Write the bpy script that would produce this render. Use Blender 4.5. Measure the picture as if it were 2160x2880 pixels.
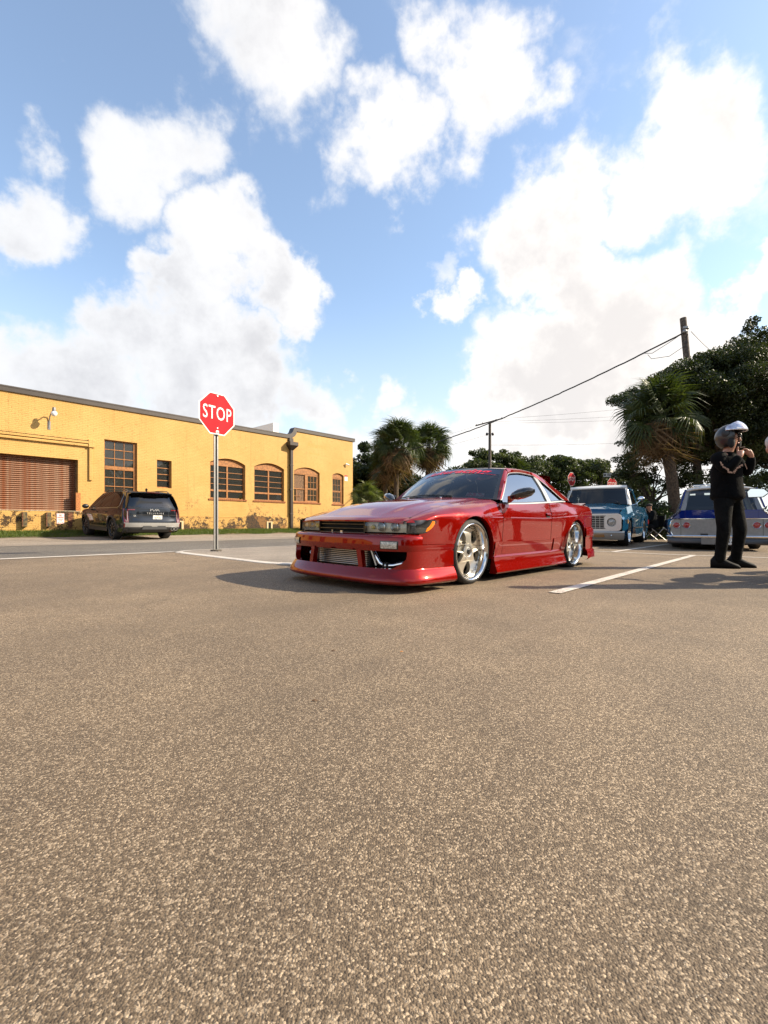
import bpy, bmesh, math, random
import numpy as np
from mathutils import Vector, Matrix
from mathutils.geometry import tessellate_polygon
random.seed(7); np.random.seed(7)
for o in list(bpy.data.objects): bpy.data.objects.remove(o)
S = bpy.context.scene
COL = S.collection
PI = math.pi
def rad(a): return math.radians(a)

# ------------------------------------------------------------------ camera
cam = bpy.data.objects.new('camera', bpy.data.cameras.new('camera'))
COL.objects.link(cam)
cam.location = (0, 0, .57)
cam.rotation_euler = (PI/2, 0, 0)
cam.data.sensor_fit = 'HORIZONTAL'; cam.data.sensor_width = 36
cam.data.lens = 22.0; cam.data.shift_y = .01644
cam.data.clip_start = .05; cam.data.clip_end = 2000
S.camera = cam

# ------------------------------------------------------------------ sun, sky, exposure
SUN_EL, SUN_AZ = 33.0, 88.0           # azimuth measured clockwise from +Y
SUN_STRENGTH, SKY_STRENGTH, EXPOSURE = 5.0, .07, .95
sl = bpy.data.lights.new('sun', 'SUN'); sl.energy = SUN_STRENGTH; sl.angle = rad(.55); sl.color = (1, .87, .67)
sun = bpy.data.objects.new('sun', sl); COL.objects.link(sun)
sd = Vector((math.sin(rad(SUN_AZ))*math.cos(rad(SUN_EL)), math.cos(rad(SUN_AZ))*math.cos(rad(SUN_EL)), math.sin(rad(SUN_EL))))
sun.rotation_euler = sd.to_track_quat('Z', 'Y').to_euler()
sun.location = sd*60
S.view_settings.view_transform = 'Standard'; S.view_settings.look = 'None'
S.view_settings.gamma = 1; S.view_settings.exposure = EXPOSURE; S.view_settings.use_curve_mapping = False

class NT:
    """small node-tree writer"""
    def __init__(s, tree): s.t = tree; s.n = tree.nodes; s.l = tree.links
    def node(s, typ, **kw):
        n = s.n.new(typ)
        for k, v in kw.items():
            if k.startswith('i_'):
                key = k[2:]; key = int(key) if key.isdigit() else key.replace('_', ' ')
                s.set(n.inputs[key], v)
            else: setattr(n, k, v)
        return n
    def set(s, sock, v):
        if isinstance(v, bpy.types.NodeSocket): s.l.new(v, sock)
        elif isinstance(v, bpy.types.Node): s.l.new(v.outputs[0], sock)
        else:
            if hasattr(sock, 'default_value'):
                try: sock.default_value = v
                except Exception:
                    sock.default_value = (*v, 1) if len(v) == 3 else v
    def math(s, op, a, b=None, c=None, clamp=False):
        n = s.n.new('ShaderNodeMath'); n.operation = op; n.use_clamp = clamp
        s.set(n.inputs[0], a)
        if b is not None: s.set(n.inputs[1], b)
        if c is not None: s.set(n.inputs[2], c)
        return n.outputs[0]
    def vmath(s, op, a, b=None, out=0):
        n = s.n.new('ShaderNodeVectorMath'); n.operation = op
        s.set(n.inputs[0], a)
        if b is not None: s.set(n.inputs['Scale' if op == 'SCALE' else 1], b)
        return n.outputs[out]
    def mix(s, f, a, b, typ='RGBA', blend='MIX'):
        n = s.n.new('ShaderNodeMix'); n.data_type = typ
        if typ == 'RGBA': n.blend_type = blend
        k = {'RGBA': (6, 7, 2), 'FLOAT': (2, 3, 0), 'VECTOR': (4, 5, 1)}[typ]
        s.set(n.inputs[0], f)
        for i, v in ((k[0], a), (k[1], b)):
            if isinstance(v, (tuple, list)) and typ == 'RGBA' and len(v) == 3: v = (*v, 1)
            s.set(n.inputs[i], v)
        return n.outputs[k[2]]
    def noise(s, vec, scale, detail=4, rough=.55, dist=0.0, out=0):
        n = s.node('ShaderNodeTexNoise'); n.inputs['Scale'].default_value = scale
        n.inputs['Detail'].default_value = detail; n.inputs['Roughness'].default_value = rough
        n.inputs['Distortion'].default_value = dist
        if vec is not None: s.set(n.inputs['Vector'], vec)
        return n.outputs[out]
    def ramp(s, f, lo, hi, a=0.0, b=1.0, smooth=True):
        n = s.n.new('ShaderNodeMapRange'); n.interpolation_type = 'SMOOTHSTEP' if smooth else 'LINEAR'
        s.set(n.inputs[0], f)
        for i, v in zip((1, 2, 3, 4), (lo, hi, a, b)): s.set(n.inputs[i], v)
        return n.outputs[0]
    def sep(s, v): 
        n = s.n.new('ShaderNodeSeparateXYZ'); s.set(n.inputs[0], v); return n.outputs
    def comb(s, x, y, z):
        n = s.n.new('ShaderNodeCombineXYZ')
        for i, v in enumerate((x, y, z)): s.set(n.inputs[i], v)
        return n.outputs[0]

def make_world():
    w = bpy.data.worlds.new('World'); S.world = w; w.use_nodes = True
    N = NT(w.node_tree); N.n.clear()
    out = N.node('ShaderNodeOutputWorld'); bg = N.node('ShaderNodeBackground')
    N.l.new(bg.outputs[0], out.inputs[0])
    bg.inputs['Strength'].default_value = SKY_STRENGTH
    sky = N.node('ShaderNodeTexSky', sky_type='NISHITA', sun_disc=False)
    sky.sun_elevation = rad(SUN_EL); sky.sun_rotation = rad(SUN_AZ)
    sky.air_density = 1.0; sky.dust_density = .6; sky.ozone_density = 1.0; sky.altitude = 0
    tc = N.node('ShaderNodeTexCoord'); d = tc.outputs['Generated']
    x, y, z = N.sep(d)
    # warped direction gives the cumulus their ragged outline
    n1 = N.noise(d, 5.0, 9, .58, 0, 1)
    w1 = N.vmath('SCALE', N.vmath('SUBTRACT', n1, (.5, .5, .5)), .42)
    dw = N.vmath('NORMALIZE', N.vmath('ADD', d, w1))
    n2 = N.noise(d, 9.0, 10, .62)
    def blob(px, py, r, s=1.0):
        v = Vector(((px-1080)/1320, 1, (1475.5-py)/1320)); k = v.length; v.normalize()
        rr = r/1320/k
        dist = N.vmath('DISTANCE', dw, tuple(v), out=1)
        return N.math('MULTIPLY', N.ramp(dist, rr*1.45, rr*.25), s)
    blobs = [(330, 985, 150, 1), (170, 1060, 170, .95), (60, 1130, 190, .9), (590, 860, 120, 1), (600, 980, 170, 1), (690, 1090, 190, 1), (480, 1090, 200, .9),
             (760, 790, 110, .95), (660, 700, 150, 1), (860, 1110, 110, .8), (1085, 1115, 75, .75), (1360, 885, 60, .72), (1640, 830, 170, 1.1), (1740, 960, 220, 1.2),
             (1580, 1090, 210, 1.15), (1430, 1190, 180, 1.05), (1330, 1120, 90, .8), (1880, 1130, 260, 1.1), (1990, 900, 120, 1), (2080, 1000, 150, 1), (1560, 640, 190, 1),
             (2120, 790, 70, .7), (980, 1260, 120, .7), (1150, 1330, 200, .7), (1340, 780, 60, .5), (150, 560, 130, .8), (420, 420, 180, .9), (1050, 430, 150, .8), (1300, 250, 190, .9), (1900, 480, 200, .9), (760, 150, 200, .8)]
    f = None
    for b in blobs:
        q = blob(*b); f = q if f is None else N.math('MAXIMUM', f, q)
    # everywhere else: the same scattered cumulus, thinner overhead
    pl = N.vmath('SCALE', d, N.math('DIVIDE', 1.0, N.math('ADD', N.math('ABSOLUTE', z), .35)))
    g = N.noise(pl, 1.35, 8, .56)
    infr = N.math('MULTIPLY', N.ramp(y, .55, .8), N.ramp(z, .72, .6))
    gen = N.math('MULTIPLY', N.ramp(g, .47, .66), N.math('SUBTRACT', 1.0, infr))
    f = N.math('MAXIMUM', f, gen)
    f = N.math('ADD', f, N.math('MULTIPLY', N.math('SUBTRACT', n2, .5), .95))
    cov = N.ramp(f, .14, .80)
    # thin haze toward the horizon
    haze = N.ramp(z, .46, .0, 0.06, .80)
    core = N.ramp(f, .45, 1.05)
    n3 = N.noise(N.vmath('ADD', d, (3.1, 1.7, .4)), 6.0, 7, .6)
    shade = N.math('MULTIPLY', N.ramp(N.math('ADD', n3, N.math('MULTIPLY', N.ramp(z, .45, .10), .10)), .40, .68), core)
    ccol = N.mix(N.math('MULTIPLY', shade, .72), (8.7, 8.6, 8.45), (5.5, 5.45, 5.6))
    sx = N.ramp(x, -.5, .6)                                   # clouds nearer the sun are brighter
    ccol = N.mix(1.0, ccol, N.mix(sx, (.84, .86, .90), (1.10, 1.06, 1.02)), blend='MULTIPLY')
    skyc = N.mix(1.0, sky.outputs[0], (2.25, 2.22, 2.14), blend='MULTIPLY')
    skyc = N.mix(haze, skyc, (6.6, 7.1, 7.7))
    # below the horizon: ground colour bounce
    col = N.mix(cov, skyc, ccol)
    N.l.new(col, bg.inputs['Color'])
make_world()

# ------------------------------------------------------------------ mesh builder
class MB:
    def __init__(s): s.v = []; s.f = []
    def add(s, vs, fs):
        o = len(s.v); s.v += [tuple(map(float, p)) for p in vs]; s.f += [tuple(i+o for i in f) for f in fs]; return s
    def quad(s, a, b, c, d): return s.add([a, b, c, d], [(0, 1, 2, 3)])
    def grid(s, rows, close=False, flip=False):
        n = len(rows[0]); vs = [p for r in rows for p in r]; fs = []
        for i in range(len(rows)-1):
            for j in range(n if close else n-1):
                k = (j+1) % n
                q = (i*n+j, i*n+k, (i+1)*n+k, (i+1)*n+j)
                fs.append(q[::-1] if flip else q)
        return s.add(vs, fs)
    def box(s, lo, hi, M=None):
        x0, y0, z0 = lo; x1, y1, z1 = hi
        vs = [(x0, y0, z0), (x1, y0, z0), (x1, y1, z0), (x0, y1, z0), (x0, y0, z1), (x1, y0, z1), (x1, y1, z1), (x0, y1, z1)]
        if M is not None: vs = [tuple(M @ Vector(p)) for p in vs]
        return s.add(vs, [(0, 3, 2, 1), (4, 5, 6, 7), (0, 1, 5, 4), (1, 2, 6, 5), (2, 3, 7, 6), (3, 0, 4, 7)])
    def cbox(s, c, d, M=None):
        return s.box([c[i]-d[i]/2 for i in range(3)], [c[i]+d[i]/2 for i in range(3)], M)
    def bar(s, a, b, w, h=None, up=(0, 0, 1)):
        """rectangular bar from a to b"""
        a, b = Vector(a), Vector(b); h = w if h is None else h
        z = (b-a).normalized(); x = Vector(up).cross(z)
        if x.length < 1e-4: x = Vector((1, 0, 0)).cross(z)
        x.normalize(); y = z.cross(x)
        vs = [p+x*sx*w/2+y*sy*h/2 for p in (a, b) for sx, sy in ((-1, -1), (1, -1), (1, 1), (-1, 1))]
        return s.add(vs, [(3, 2, 1, 0), (4, 5, 6, 7), (0, 1, 5, 4), (1, 2, 6, 5), (2, 3, 7, 6), (3, 0, 4, 7)])
    def tube(s, pts, r, n=8, cap=True):
        pts = [Vector(p) for p in pts]; rs = r if isinstance(r, (list, tuple)) else [r]*len(pts)
        rows = []; x = None
        for i, p in enumerate(pts):
            t = (pts[min(i+1, len(pts)-1)]-pts[max(i-1, 0)]).normalized()
            if x is None:
                x = t.orthogonal().normalized()
            x = (x-t*x.dot(t)).normalized(); y = t.cross(x)
            rows.append([p+(x*math.cos(2*PI*k/n)+y*math.sin(2*PI*k/n))*rs[i] for k in range(n)])
        s.grid(rows, close=True)
        if cap:
            s.add(rows[0], [tuple(range(n))[::-1]]); s.add(rows[-1], [tuple(range(n))])
        return s
    def lathe(s, prof, n=24, M=None):
        """prof = [(radius, height)] about Z"""
        rows = []
        for r, h in prof:
            ring = [Vector((r*math.cos(2*PI*k/n), r*math.sin(2*PI*k/n), h)) for k in range(n)]
            rows.append([M @ p if M is not None else p for p in ring])
        return s.grid(rows, close=True)
    def ellipsoid(s, c, r, n=16, m=10, M=None):
        rows = []
        for i in range(m+1):
            a = PI*i/m-PI/2
            ring = [Vector((r[0]*math.cos(a)*math.cos(2*PI*k/n), r[1]*math.cos(a)*math.sin(2*PI*k/n), r[2]*math.sin(a))) for k in range(n)]
            rows.append([(M @ p if M is not None else p)+Vector(c) for p in ring])
        return s.grid(rows, close=True)
    def poly(s, loops, fn, flip=False):
        """flat polygon with holes; loops of 2-D points mapped to 3-D by fn"""
        tri = tessellate_polygon([[Vector((p[0], p[1], 0)) for p in l] for l in loops])
        pts = [fn(*p) for l in loops for p in l]
        flat = [p for l in loops for p in l]; fs = []
        for t in tri:
            a, b, c = (flat[i] for i in t)
            ar = (b[0]-a[0])*(c[1]-a[1])-(b[1]-a[1])*(c[0]-a[0])
            if abs(ar) < 1e-10: continue
            t = tuple(t) if (ar > 0) != flip else tuple(t)[::-1]
            fs.append(t)
        return s.add(pts, fs)
    def prism(s, loop, fn, d):
        """closed 2-D loop extruded: fn(a, b, depth) with depth 0..d"""
        n = len(loop)
        ar = sum(loop[i][0]*loop[(i+1) % n][1]-loop[(i+1) % n][0]*loop[i][1] for i in range(n))
        if ar < 0: loop = loop[::-1]
        s.poly([loop], lambda a, b: fn(a, b, 0)); s.poly([loop], lambda a, b: fn(a, b, d), flip=True)
        s.grid([[fn(a, b, d) for a, b in loop], [fn(a, b, 0) for a, b in loop]], close=True)
        return s
    def mirror_y(s):
        o = len(s.v); s.v += [(x, -y, z) for x, y, z in s.v]; s.f += [tuple(i+o for i in f)[::-1] for f in s.f]; return s
    def xf(s, M):
        s.v = [tuple(M @ Vector(p)) for p in s.v]; return s
    def build(s, name, mat=None, parent=None, smooth=None, bevel=0, fix=True, merge=0, loc=None, rot=None, solid=0, sub=0):
        me = bpy.data.meshes.new(name); me.from_pydata(s.v, [], s.f); me.validate()
        if merge or fix:
            bm = bmesh.new(); bm.from_mesh(me)
            if merge: bmesh.ops.remove_doubles(bm, verts=bm.verts, dist=merge)
            if fix: bmesh.ops.recalc_face_normals(bm, faces=bm.faces)
            bm.to_mesh(me); bm.free()
        if smooth is not None:
            me.shade_smooth()
            if smooth < 179: me.set_sharp_from_angle(angle=rad(smooth))
        if mat: me.materials.append(mat)
        o = bpy.data.objects.new(name, me); COL.objects.link(o)
        if parent: o.parent = parent
        if loc is not None: o.location = loc
        if rot is not None: o.rotation_euler = rot
        if solid:
            m = o.modifiers.new('solid', 'SOLIDIFY'); m.thickness = solid; m.offset = 0
        if bevel:
            m = o.modifiers.new('bevel', 'BEVEL'); m.width = bevel; m.segments = 2; m.limit_method = 'ANGLE'; m.angle_limit = rad(35)
            m.harden_normals = False
        if sub:
            m = o.modifiers.new('sub', 'SUBSURF'); m.levels = m.render_levels = sub
        return o

def empty(name, loc=(0, 0, 0), rz=0, rot=None):
    o = bpy.data.objects.new(name, None); COL.objects.link(o); o.location = loc
    o.rotation_euler = rot if rot is not None else (0, 0, rz); o.empty_display_size = .2
    return o
def tag(o, label=None, cat=None, group=None, kind=None):
    if label: o['label'] = label
    if cat: o['category'] = cat
    if group: o['group'] = group
    if kind: o['kind'] = kind
    return o
def thing(name, label, cat, loc=(0, 0, 0), rz=0, group=None, rot=None):
    return tag(empty(name, loc, rz, rot), label, cat, group)
def copy_tree(o, parent=None):
    c = o.copy(); COL.objects.link(c)
    if parent: c.parent = parent
    for ch in o.children: copy_tree(ch, c)
    return c
def text_mesh(txt, size, bold=0, extrude=0, shear=0, space=1.0, res=3):
    """flat lettering as triangles in XY, centred; returns (verts, faces)"""
    cu = bpy.data.curves.new('t', 'FONT'); cu.body = txt; cu.size = size; cu.align_x = 'CENTER'; cu.align_y = 'CENTER'
    cu.offset = bold; cu.extrude = extrude; cu.shear = shear; cu.space_character = space; cu.resolution_u = res
    o = bpy.data.objects.new('t', cu); COL.objects.link(o)
    dg = bpy.context.evaluated_depsgraph_get(); me = o.evaluated_get(dg).to_mesh()
    vs = [tuple(v.co) for v in me.vertices]; fs = [tuple(p.vertices) for p in me.polygons]
    o.evaluated_get(dg).to_mesh_clear()
    bpy.data.objects.remove(o); bpy.data.curves.remove(cu)
    return vs, fs
def text_obj(name, txt, size, fn, mat, parent, sx=1, **kw):
    vs, fs = text_mesh(txt, size, **kw)
    return MB().add([fn(x*sx, y) for x, y, z in vs], fs).build(name, mat, parent, fix=False)
def interp(x, tab):
    """smooth (monotone-ish) table lookup"""
    xs = [t[0] for t in tab]; ys = [t[1] for t in tab]
    if xs[0] > xs[-1]: xs = xs[::-1]; ys = ys[::-1]
    if x <= xs[0]: return ys[0]
    if x >= xs[-1]: return ys[-1]
    i = max(k for k in range(len(xs)-1) if xs[k] <= x)
    h = xs[i+1]-xs[i]; t = (x-xs[i])/h
    def sl(k):
        if k == 0: return (ys[1]-ys[0])/(xs[1]-xs[0])
        if k == len(xs)-1: return (ys[-1]-ys[-2])/(xs[-1]-xs[-2])
        a = (ys[k]-ys[k-1])/(xs[k]-xs[k-1]); b = (ys[k+1]-ys[k])/(xs[k+1]-xs[k])
        return 0 if a*b <= 0 else 2*a*b/(a+b)
    m0, m1 = sl(i)*h, sl(i+1)*h
    return (2*t**3-3*t*t+1)*ys[i]+(t**3-2*t*t+t)*m0+(-2*t**3+3*t*t)*ys[i+1]+(t**3-t*t)*m1
def lerp(a, b, t): return a+(b-a)*t
def frange(a, b, n): return [a+(b-a)*i/(n-1) for i in range(n)]

# ------------------------------------------------------------------ materials
def mat(name, col, rough=.6, metal=0, coat=0, coat_rough=.03, spec=.5, noise=0, nscale=20, bump=0, bscale=80, bdist=.002, emit=None, trans=0, alpha=1, col2=None, ior=1.5):
    m = bpy.data.materials.new(name); m.use_nodes = True
    N = NT(m.node_tree); b = N.n['Principled BSDF']
    b.inputs['Base Color'].default_value = (*col, 1)
    b.inputs['Roughness'].default_value = rough; b.inputs['Metallic'].default_value = metal
    b.inputs['Coat Weight'].default_value = coat; b.inputs['Coat Roughness'].default_value = coat_rough
    b.inputs['Specular IOR Level'].default_value = spec; b.inputs['IOR'].default_value = ior
    b.inputs['Transmission Weight'].default_value = trans
    if noise or bump:
        tc = N.node('ShaderNodeTexCoord').outputs['Object']
    if noise:
        n = N.noise(tc, nscale, 6, .6)
        c2 = col2 if col2 else tuple(c*(1-noise) for c in col)
        c = N.mix(N.ramp(n, .35, .65), tuple(min(1, c*(1+noise*.5)) for c in col), c2)
        N.l.new(c, b.inputs['Base Color'])
        N.l.new(N.math('ADD', N.math('MULTIPLY', n, .25), rough-.12), b.inputs['Roughness'])
    if bump:
        bn = N.node('ShaderNodeBump', i_Strength=bump, i_Distance=bdist)
        N.l.new(N.noise(tc, bscale, 5, .6), bn.inputs['Height'])
        N.l.new(bn.outputs[0], b.inputs['Normal'])
    return m
def glass_mat(name, tint=(.35, .4, .38), refl=1.0, rough=.01, body=0, bodycol=(.02, .02, .02), extra=.02):
    """thin pane: fresnel reflection over tinted see-through"""
    m = bpy.data.materials.new(name); m.use_nodes = True
    N = NT(m.node_tree); N.n.clear()
    out = N.node('ShaderNodeOutputMaterial')
    tr = N.node('ShaderNodeBsdfTransparent'); tr.inputs[0].default_value = (*tint, 1)
    gl = N.node('ShaderNodeBsdfGlossy'); gl.inputs['Roughness'].default_value = rough
    gl.inputs[0].default_value = (refl, refl, refl, 1)
    base = tr.outputs[0]
    if body:
        df = N.node('ShaderNodeBsdfDiffuse'); df.inputs[0].default_value = (*bodycol, 1)
        mx = N.node('ShaderNodeMixShader'); mx.inputs[0].default_value = body
        N.l.new(base, mx.inputs[1]); N.l.new(df.outputs[0], mx.inputs[2]); base = mx.outputs[0]
    fr = N.node('ShaderNodeFresnel'); fr.inputs[0].default_value = 1.55
    f = N.math('MULTIPLY_ADD', fr.outputs[0], 1.0, extra)
    mx = N.node('ShaderNodeMixShader'); N.l.new(f, mx.inputs[0]); N.l.new(base, mx.inputs[1]); N.l.new(gl.outputs[0], mx.inputs[2])
    N.l.new(mx.outputs[0], out.inputs[0])
    return m
def paint(name, col, metal=.55, rough=.28, flake=.15, coat=1.0, cior=1.5):
    """car paint: flaked base under clear coat with faint orange peel"""
    m = bpy.data.materials.new(name); m.use_nodes = True
    N = NT(m.node_tree); b = N.n['Principled BSDF']
    tc = N.node('ShaderNodeTexCoord').outputs['Object']
    n = N.noise(tc, 900, 2, .5)
    c = N.mix(n, tuple(x*(1-flake) for x in col), tuple(min(1, x*(1+flake)) for x in col))
    N.l.new(c, b.inputs['Base Color'])
    b.inputs['Metallic'].default_value = metal; b.inputs['Roughness'].default_value = rough
    b.inputs['Coat Weight'].default_value = coat; b.inputs['Coat IOR'].default_value = cior; b.inputs['Coat Roughness'].default_value = .02; b.inputs['Specular IOR Level'].default_value = 0
    bn = N.node('ShaderNodeBump', i_Strength=.04, i_Distance=.01); N.l.new(N.noise(tc, 9, 3, .5), bn.inputs['Height'])
    N.l.new(bn.outputs[0], b.inputs['Coat Normal'])
    return m
black_plastic = mat('black_plastic', (.012, .012, .013), .45, noise=.3, nscale=30)
void_mat = mat('dark_void', (.006, .006, .006), .9)
rubber = mat('tyre_rubber', (.018, .017, .016), .75, noise=.35, nscale=14, bump=.3, bscale=120)
chrome = mat('chrome', (.82, .82, .82), .06, metal=1)
alu = mat('satin_aluminium', (.62, .60, .56), .30, metal=.9, noise=.1, nscale=8)
white_paint = mat('white_paint', (.80, .78, .74), .5, noise=.08)
# ------------------------------------------------------------------ street frame: w runs along the brick wall, n points from the wall to the lot
NX, NY = .7426, -.6697
WX, WY = .6697, .7426
CW = -23.7                               # wall plane: n.P = CW
WALL_RZ = math.atan2(WY, WX)
def street(u, d):                        # u along the wall, d metres in front of it
    return (NX*(CW+d)+WX*u, NY*(CW+d)+WY*u)
def to_street(x, y): return (x*WX+y*WY, x*NX+y*NY-CW)
def sm(a, b, t):
    t = min(1, max(0, (t-a)/(b-a))); return t*t*(3-2*t)
def gz(x, y):
    u, d = to_street(x, y)
    s = (x-.85)*-.7275+(y-4.3)*.686      # the lot rises gently toward the street corner
    z = .0135*min(max(s, 0), 5.6)
    z *= 1-sm(5.8, 13, s)
    if u < 26:
        k = 1-sm(24, 26, u)
        z = z+k*(.07*sm(5.5, 2.2, d) if False else .07*(1-sm(2.2, 5.5, d)))+k*.20*(1-sm(.1, 2.1, d))
    return z
def sheet(name, us, vs, fn, dz, m, skip=None):
    mb = MB(); rows = []
    for a in us:
        r = []
        for b in vs:
            x, y = fn(a, b); r.append((x, y, gz(x, y)+dz))
        rows.append(r)
    mb.grid(rows)
    o = mb.build(name, m, smooth=180); return o

def asphalt(name, base, light, dark, scale=1.0, spark=1.0):
    m = bpy.data.materials.new(name); m.use_nodes = True
    N = NT(m.node_tree); b = N.n['Principled BSDF']
    tc = N.node('ShaderNodeTexCoord').outputs['Object']
    v = N.node('ShaderNodeTexVoronoi'); v.inputs['Scale'].default_value = 290*scale; N.l.new(tc, v.inputs['Vector'])
    v2 = N.node('ShaderNodeTexVoronoi'); v2.inputs['Scale'].default_value = 205*scale; N.l.new(tc, v2.inputs['Vector'])
    r, g, bl = N.sep(v.outputs['Color']); r2, g2, b2 = N.sep(v2.outputs['Color'])
    fine = N.noise(tc, 330*scale, 3, .7)
    c = N.mix(N.ramp(r, .25, .95), dark, base)
    c = N.mix(N.ramp(g, .80, .97), c, light)
    c = N.mix(N.math('MULTIPLY', N.ramp(r2, .86, .97), .8), c, light)
    c = N.mix(N.math('MULTIPLY', N.ramp(fine, .58, .40), .42), c, tuple(x*.3 for x in dark))
    big = N.noise(tc, .35, 5, .6); mid = N.noise(tc, 2.3, 5, .6)
    c = N.mix(1.0, c, N.mix(N.ramp(big, .3, .7), (.80, .79, .78), (1.16, 1.15, 1.13)), blend='MULTIPLY')
    c = N.mix(1.0, c, N.mix(N.ramp(mid, .3, .7), (.88, .88, .88), (1.08, 1.08, 1.07)), blend='MULTIPLY')
    # faint wheel tracks, hairline cracks and a few oily stains
    tx, ty, tz = N.sep(tc)
    trk = N.noise(N.comb(N.math('MULTIPLY', N.math('ADD', N.math('MULTIPLY', tx, .74), N.math('MULTIPLY', ty, -.67)), .9), N.math('MULTIPLY', N.math('ADD', N.math('MULTIPLY', tx, .67), N.math('MULTIPLY', ty, .74)), .07), 0), 1.0, 4, .6)
    c = N.mix(N.math('MULTIPLY', N.ramp(trk, .54, .66), .30), c, tuple(x*.5 for x in base))
    cr = N.node('ShaderNodeTexVoronoi', feature='DISTANCE_TO_EDGE'); cr.inputs['Scale'].default_value = .55
    wv = N.vmath('ADD', tc, N.vmath('SCALE', N.noise(tc, 2.2, 5, .65, 0, 1), .55)); N.l.new(wv, cr.inputs['Vector'])
    c = N.mix(N.math('MULTIPLY', N.ramp(cr.outputs['Distance'], .0055, .001), N.ramp(big, .50, .60)), c, tuple(x*.2 for x in base))
    st = N.noise(tc, .9, 3, .5)
    c = N.mix(N.math('MULTIPLY', N.ramp(st, .69, .78), .35), c, tuple(x*.35 for x in base))
    N.l.new(c, b.inputs['Base Color'])
    rr = N.mix(N.ramp(g2, .93, .99), .78, .36, typ='FLOAT')
    N.l.new(rr, b.inputs['Roughness']); b.inputs['Specular IOR Level'].default_value = .45
    hgt = N.math('ADD', N.math('MULTIPLY', v.outputs['Distance'], -.9), N.math('ADD', N.math('MULTIPLY', v2.outputs['Distance'], -.6), N.math('MULTIPLY', fine, .6)))
    bn = N.node('ShaderNodeBump', i_Strength=.55, i_Distance=.004); N.l.new(hgt, bn.inputs['Height']); N.l.new(bn.outputs[0], b.inputs['Normal'])
    return m
lot_mat = asphalt('lot_asphalt', (.250, .180, .113), (.50, .38, .255), (.112, .078, .047))
road_mat = asphalt('road_asphalt', (.175, .155, .128), (.36, .33, .29), (.075, .064, .052), 1.2)
conc_mat = asphalt('shoulder_concrete', (.33, .28, .225), (.50, .44, .37), (.21, .17, .135), 1.3)
soil_mat = mat('lawn_soil', (.055, .065, .02), .95, noise=.5, nscale=3, bump=.5, bscale=40, bdist=.02)

def linemat():
    m = bpy.data.materials.new('road_paint'); m.use_nodes = True
    N = NT(m.node_tree); b = N.n['Principled BSDF']
    tc = N.node('ShaderNodeTexCoord').outputs['Object']
    n = N.noise(tc, 70, 6, .7); n2 = N.noise(tc, 3, 5, .6)
    wear = N.math('ADD', n, N.math('MULTIPLY', N.math('SUBTRACT', n2, .5), .5))
    c = N.mix(N.ramp(wear, .46, .36), (.56, .50, .43), (.20, .16, .12))
    N.l.new(c, b.inputs['Base Color']); b.inputs['Roughness'].default_value = .6
    bn = N.node('ShaderNodeBump', i_Strength=.4, i_Distance=.003); N.l.new(n, bn.inputs['Height']); N.l.new(bn.outputs[0], b.inputs['Normal'])
    return m
line_mat = linemat()

# base ground: the asphalt of the lot, one sheet out to the horizon
def spread(a, b, near, n):
    """denser samples around 'near'"""
    t = np.linspace(-1, 1, n); q = np.sign(t)*np.abs(t)**2.2
    return [near+(b-near)*v if v > 0 else near+(near-a)*v for v in q]
mb = MB()
mb.grid([[(x, y, gz(x, y)) for x in spread(-500, 700, -1, 281)] for y in spread(-120, 900, 8, 241)])
tag(mb.build('ground', lot_mat, smooth=180), kind='structure')
us = frange(-45, 60, 140)
tag(sheet('lot_surface', frange(-12, 18, 120), frange(15.1, 27.5, 50), street, .003, lot_mat), kind='structure')
tag(sheet('road', us, frange(8.2, 15.2, 12), street, .004, road_mat), kind='structure')
tag(sheet('shoulder', us, frange(2.0, 8.25, 14), street, .008, conc_mat), kind='structure')
tag(sheet('grass_bank', us, frange(-.3, 2.15, 9), street, .014, soil_mat), kind='structure')
# lawn beyond the building corner and behind the parked trucks
tag(sheet('lawn', frange(24.5, 200, 60), frange(-120, 7.9, 40), street, .010, soil_mat), kind='structure')
def far_right(a, b): return (a, b)
tag(sheet('side_lawn', frange(9.2, 60, 40), frange(17.5, 34, 20), far_right, .010, soil_mat), kind='structure')
tag(sheet('side_street', frange(4, 120, 60), frange(34, 42, 6), far_right, .008, road_mat), kind='structure')

# painted edge line across the lot mouth and the stall lines
def stripe(name, pts, wdt, dz=.010, m=line_mat):
    mb = MB(); P = [Vector((p[0], p[1], 0)) for p in pts]; rows = []
    for i, p in enumerate(P):
        t = (P[min(i+1, len(P)-1)]-P[max(i-1, 0)]).normalized(); s = Vector((-t.y, t.x, 0))
        rows.append([(q.x, q.y, gz(q.x, q.y)+dz) for q in (p-s*wdt/2, p+s*wdt/2)])
    mb.grid(rows); return tag(mb.build(name, m, smooth=180), kind='structure')
def line(a, b, n=24): return [(lerp(a[0], b[0], i/(n-1)), lerp(a[1], b[1], i/(n-1))) for i in range(n)]
stripe('edge_line', line(street(-32, 15.25), street(3.75, 15.22), 40), .22)
p0 = (1.407, 3.87); stripe('stall_line', line(p0, (p0[0]+WX*6.35, p0[1]+WY*6.35)), .105)
stripe('stall_line', line((4.15, 9.88), (8.6, 6.2)), .10)
stripe('stall_line', line((4.60, 9.47), (8.3, 13.58)), .10)
stripe('stall_line', line((8.45, 6.35), (12.5, 10.8)), .10)

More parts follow.
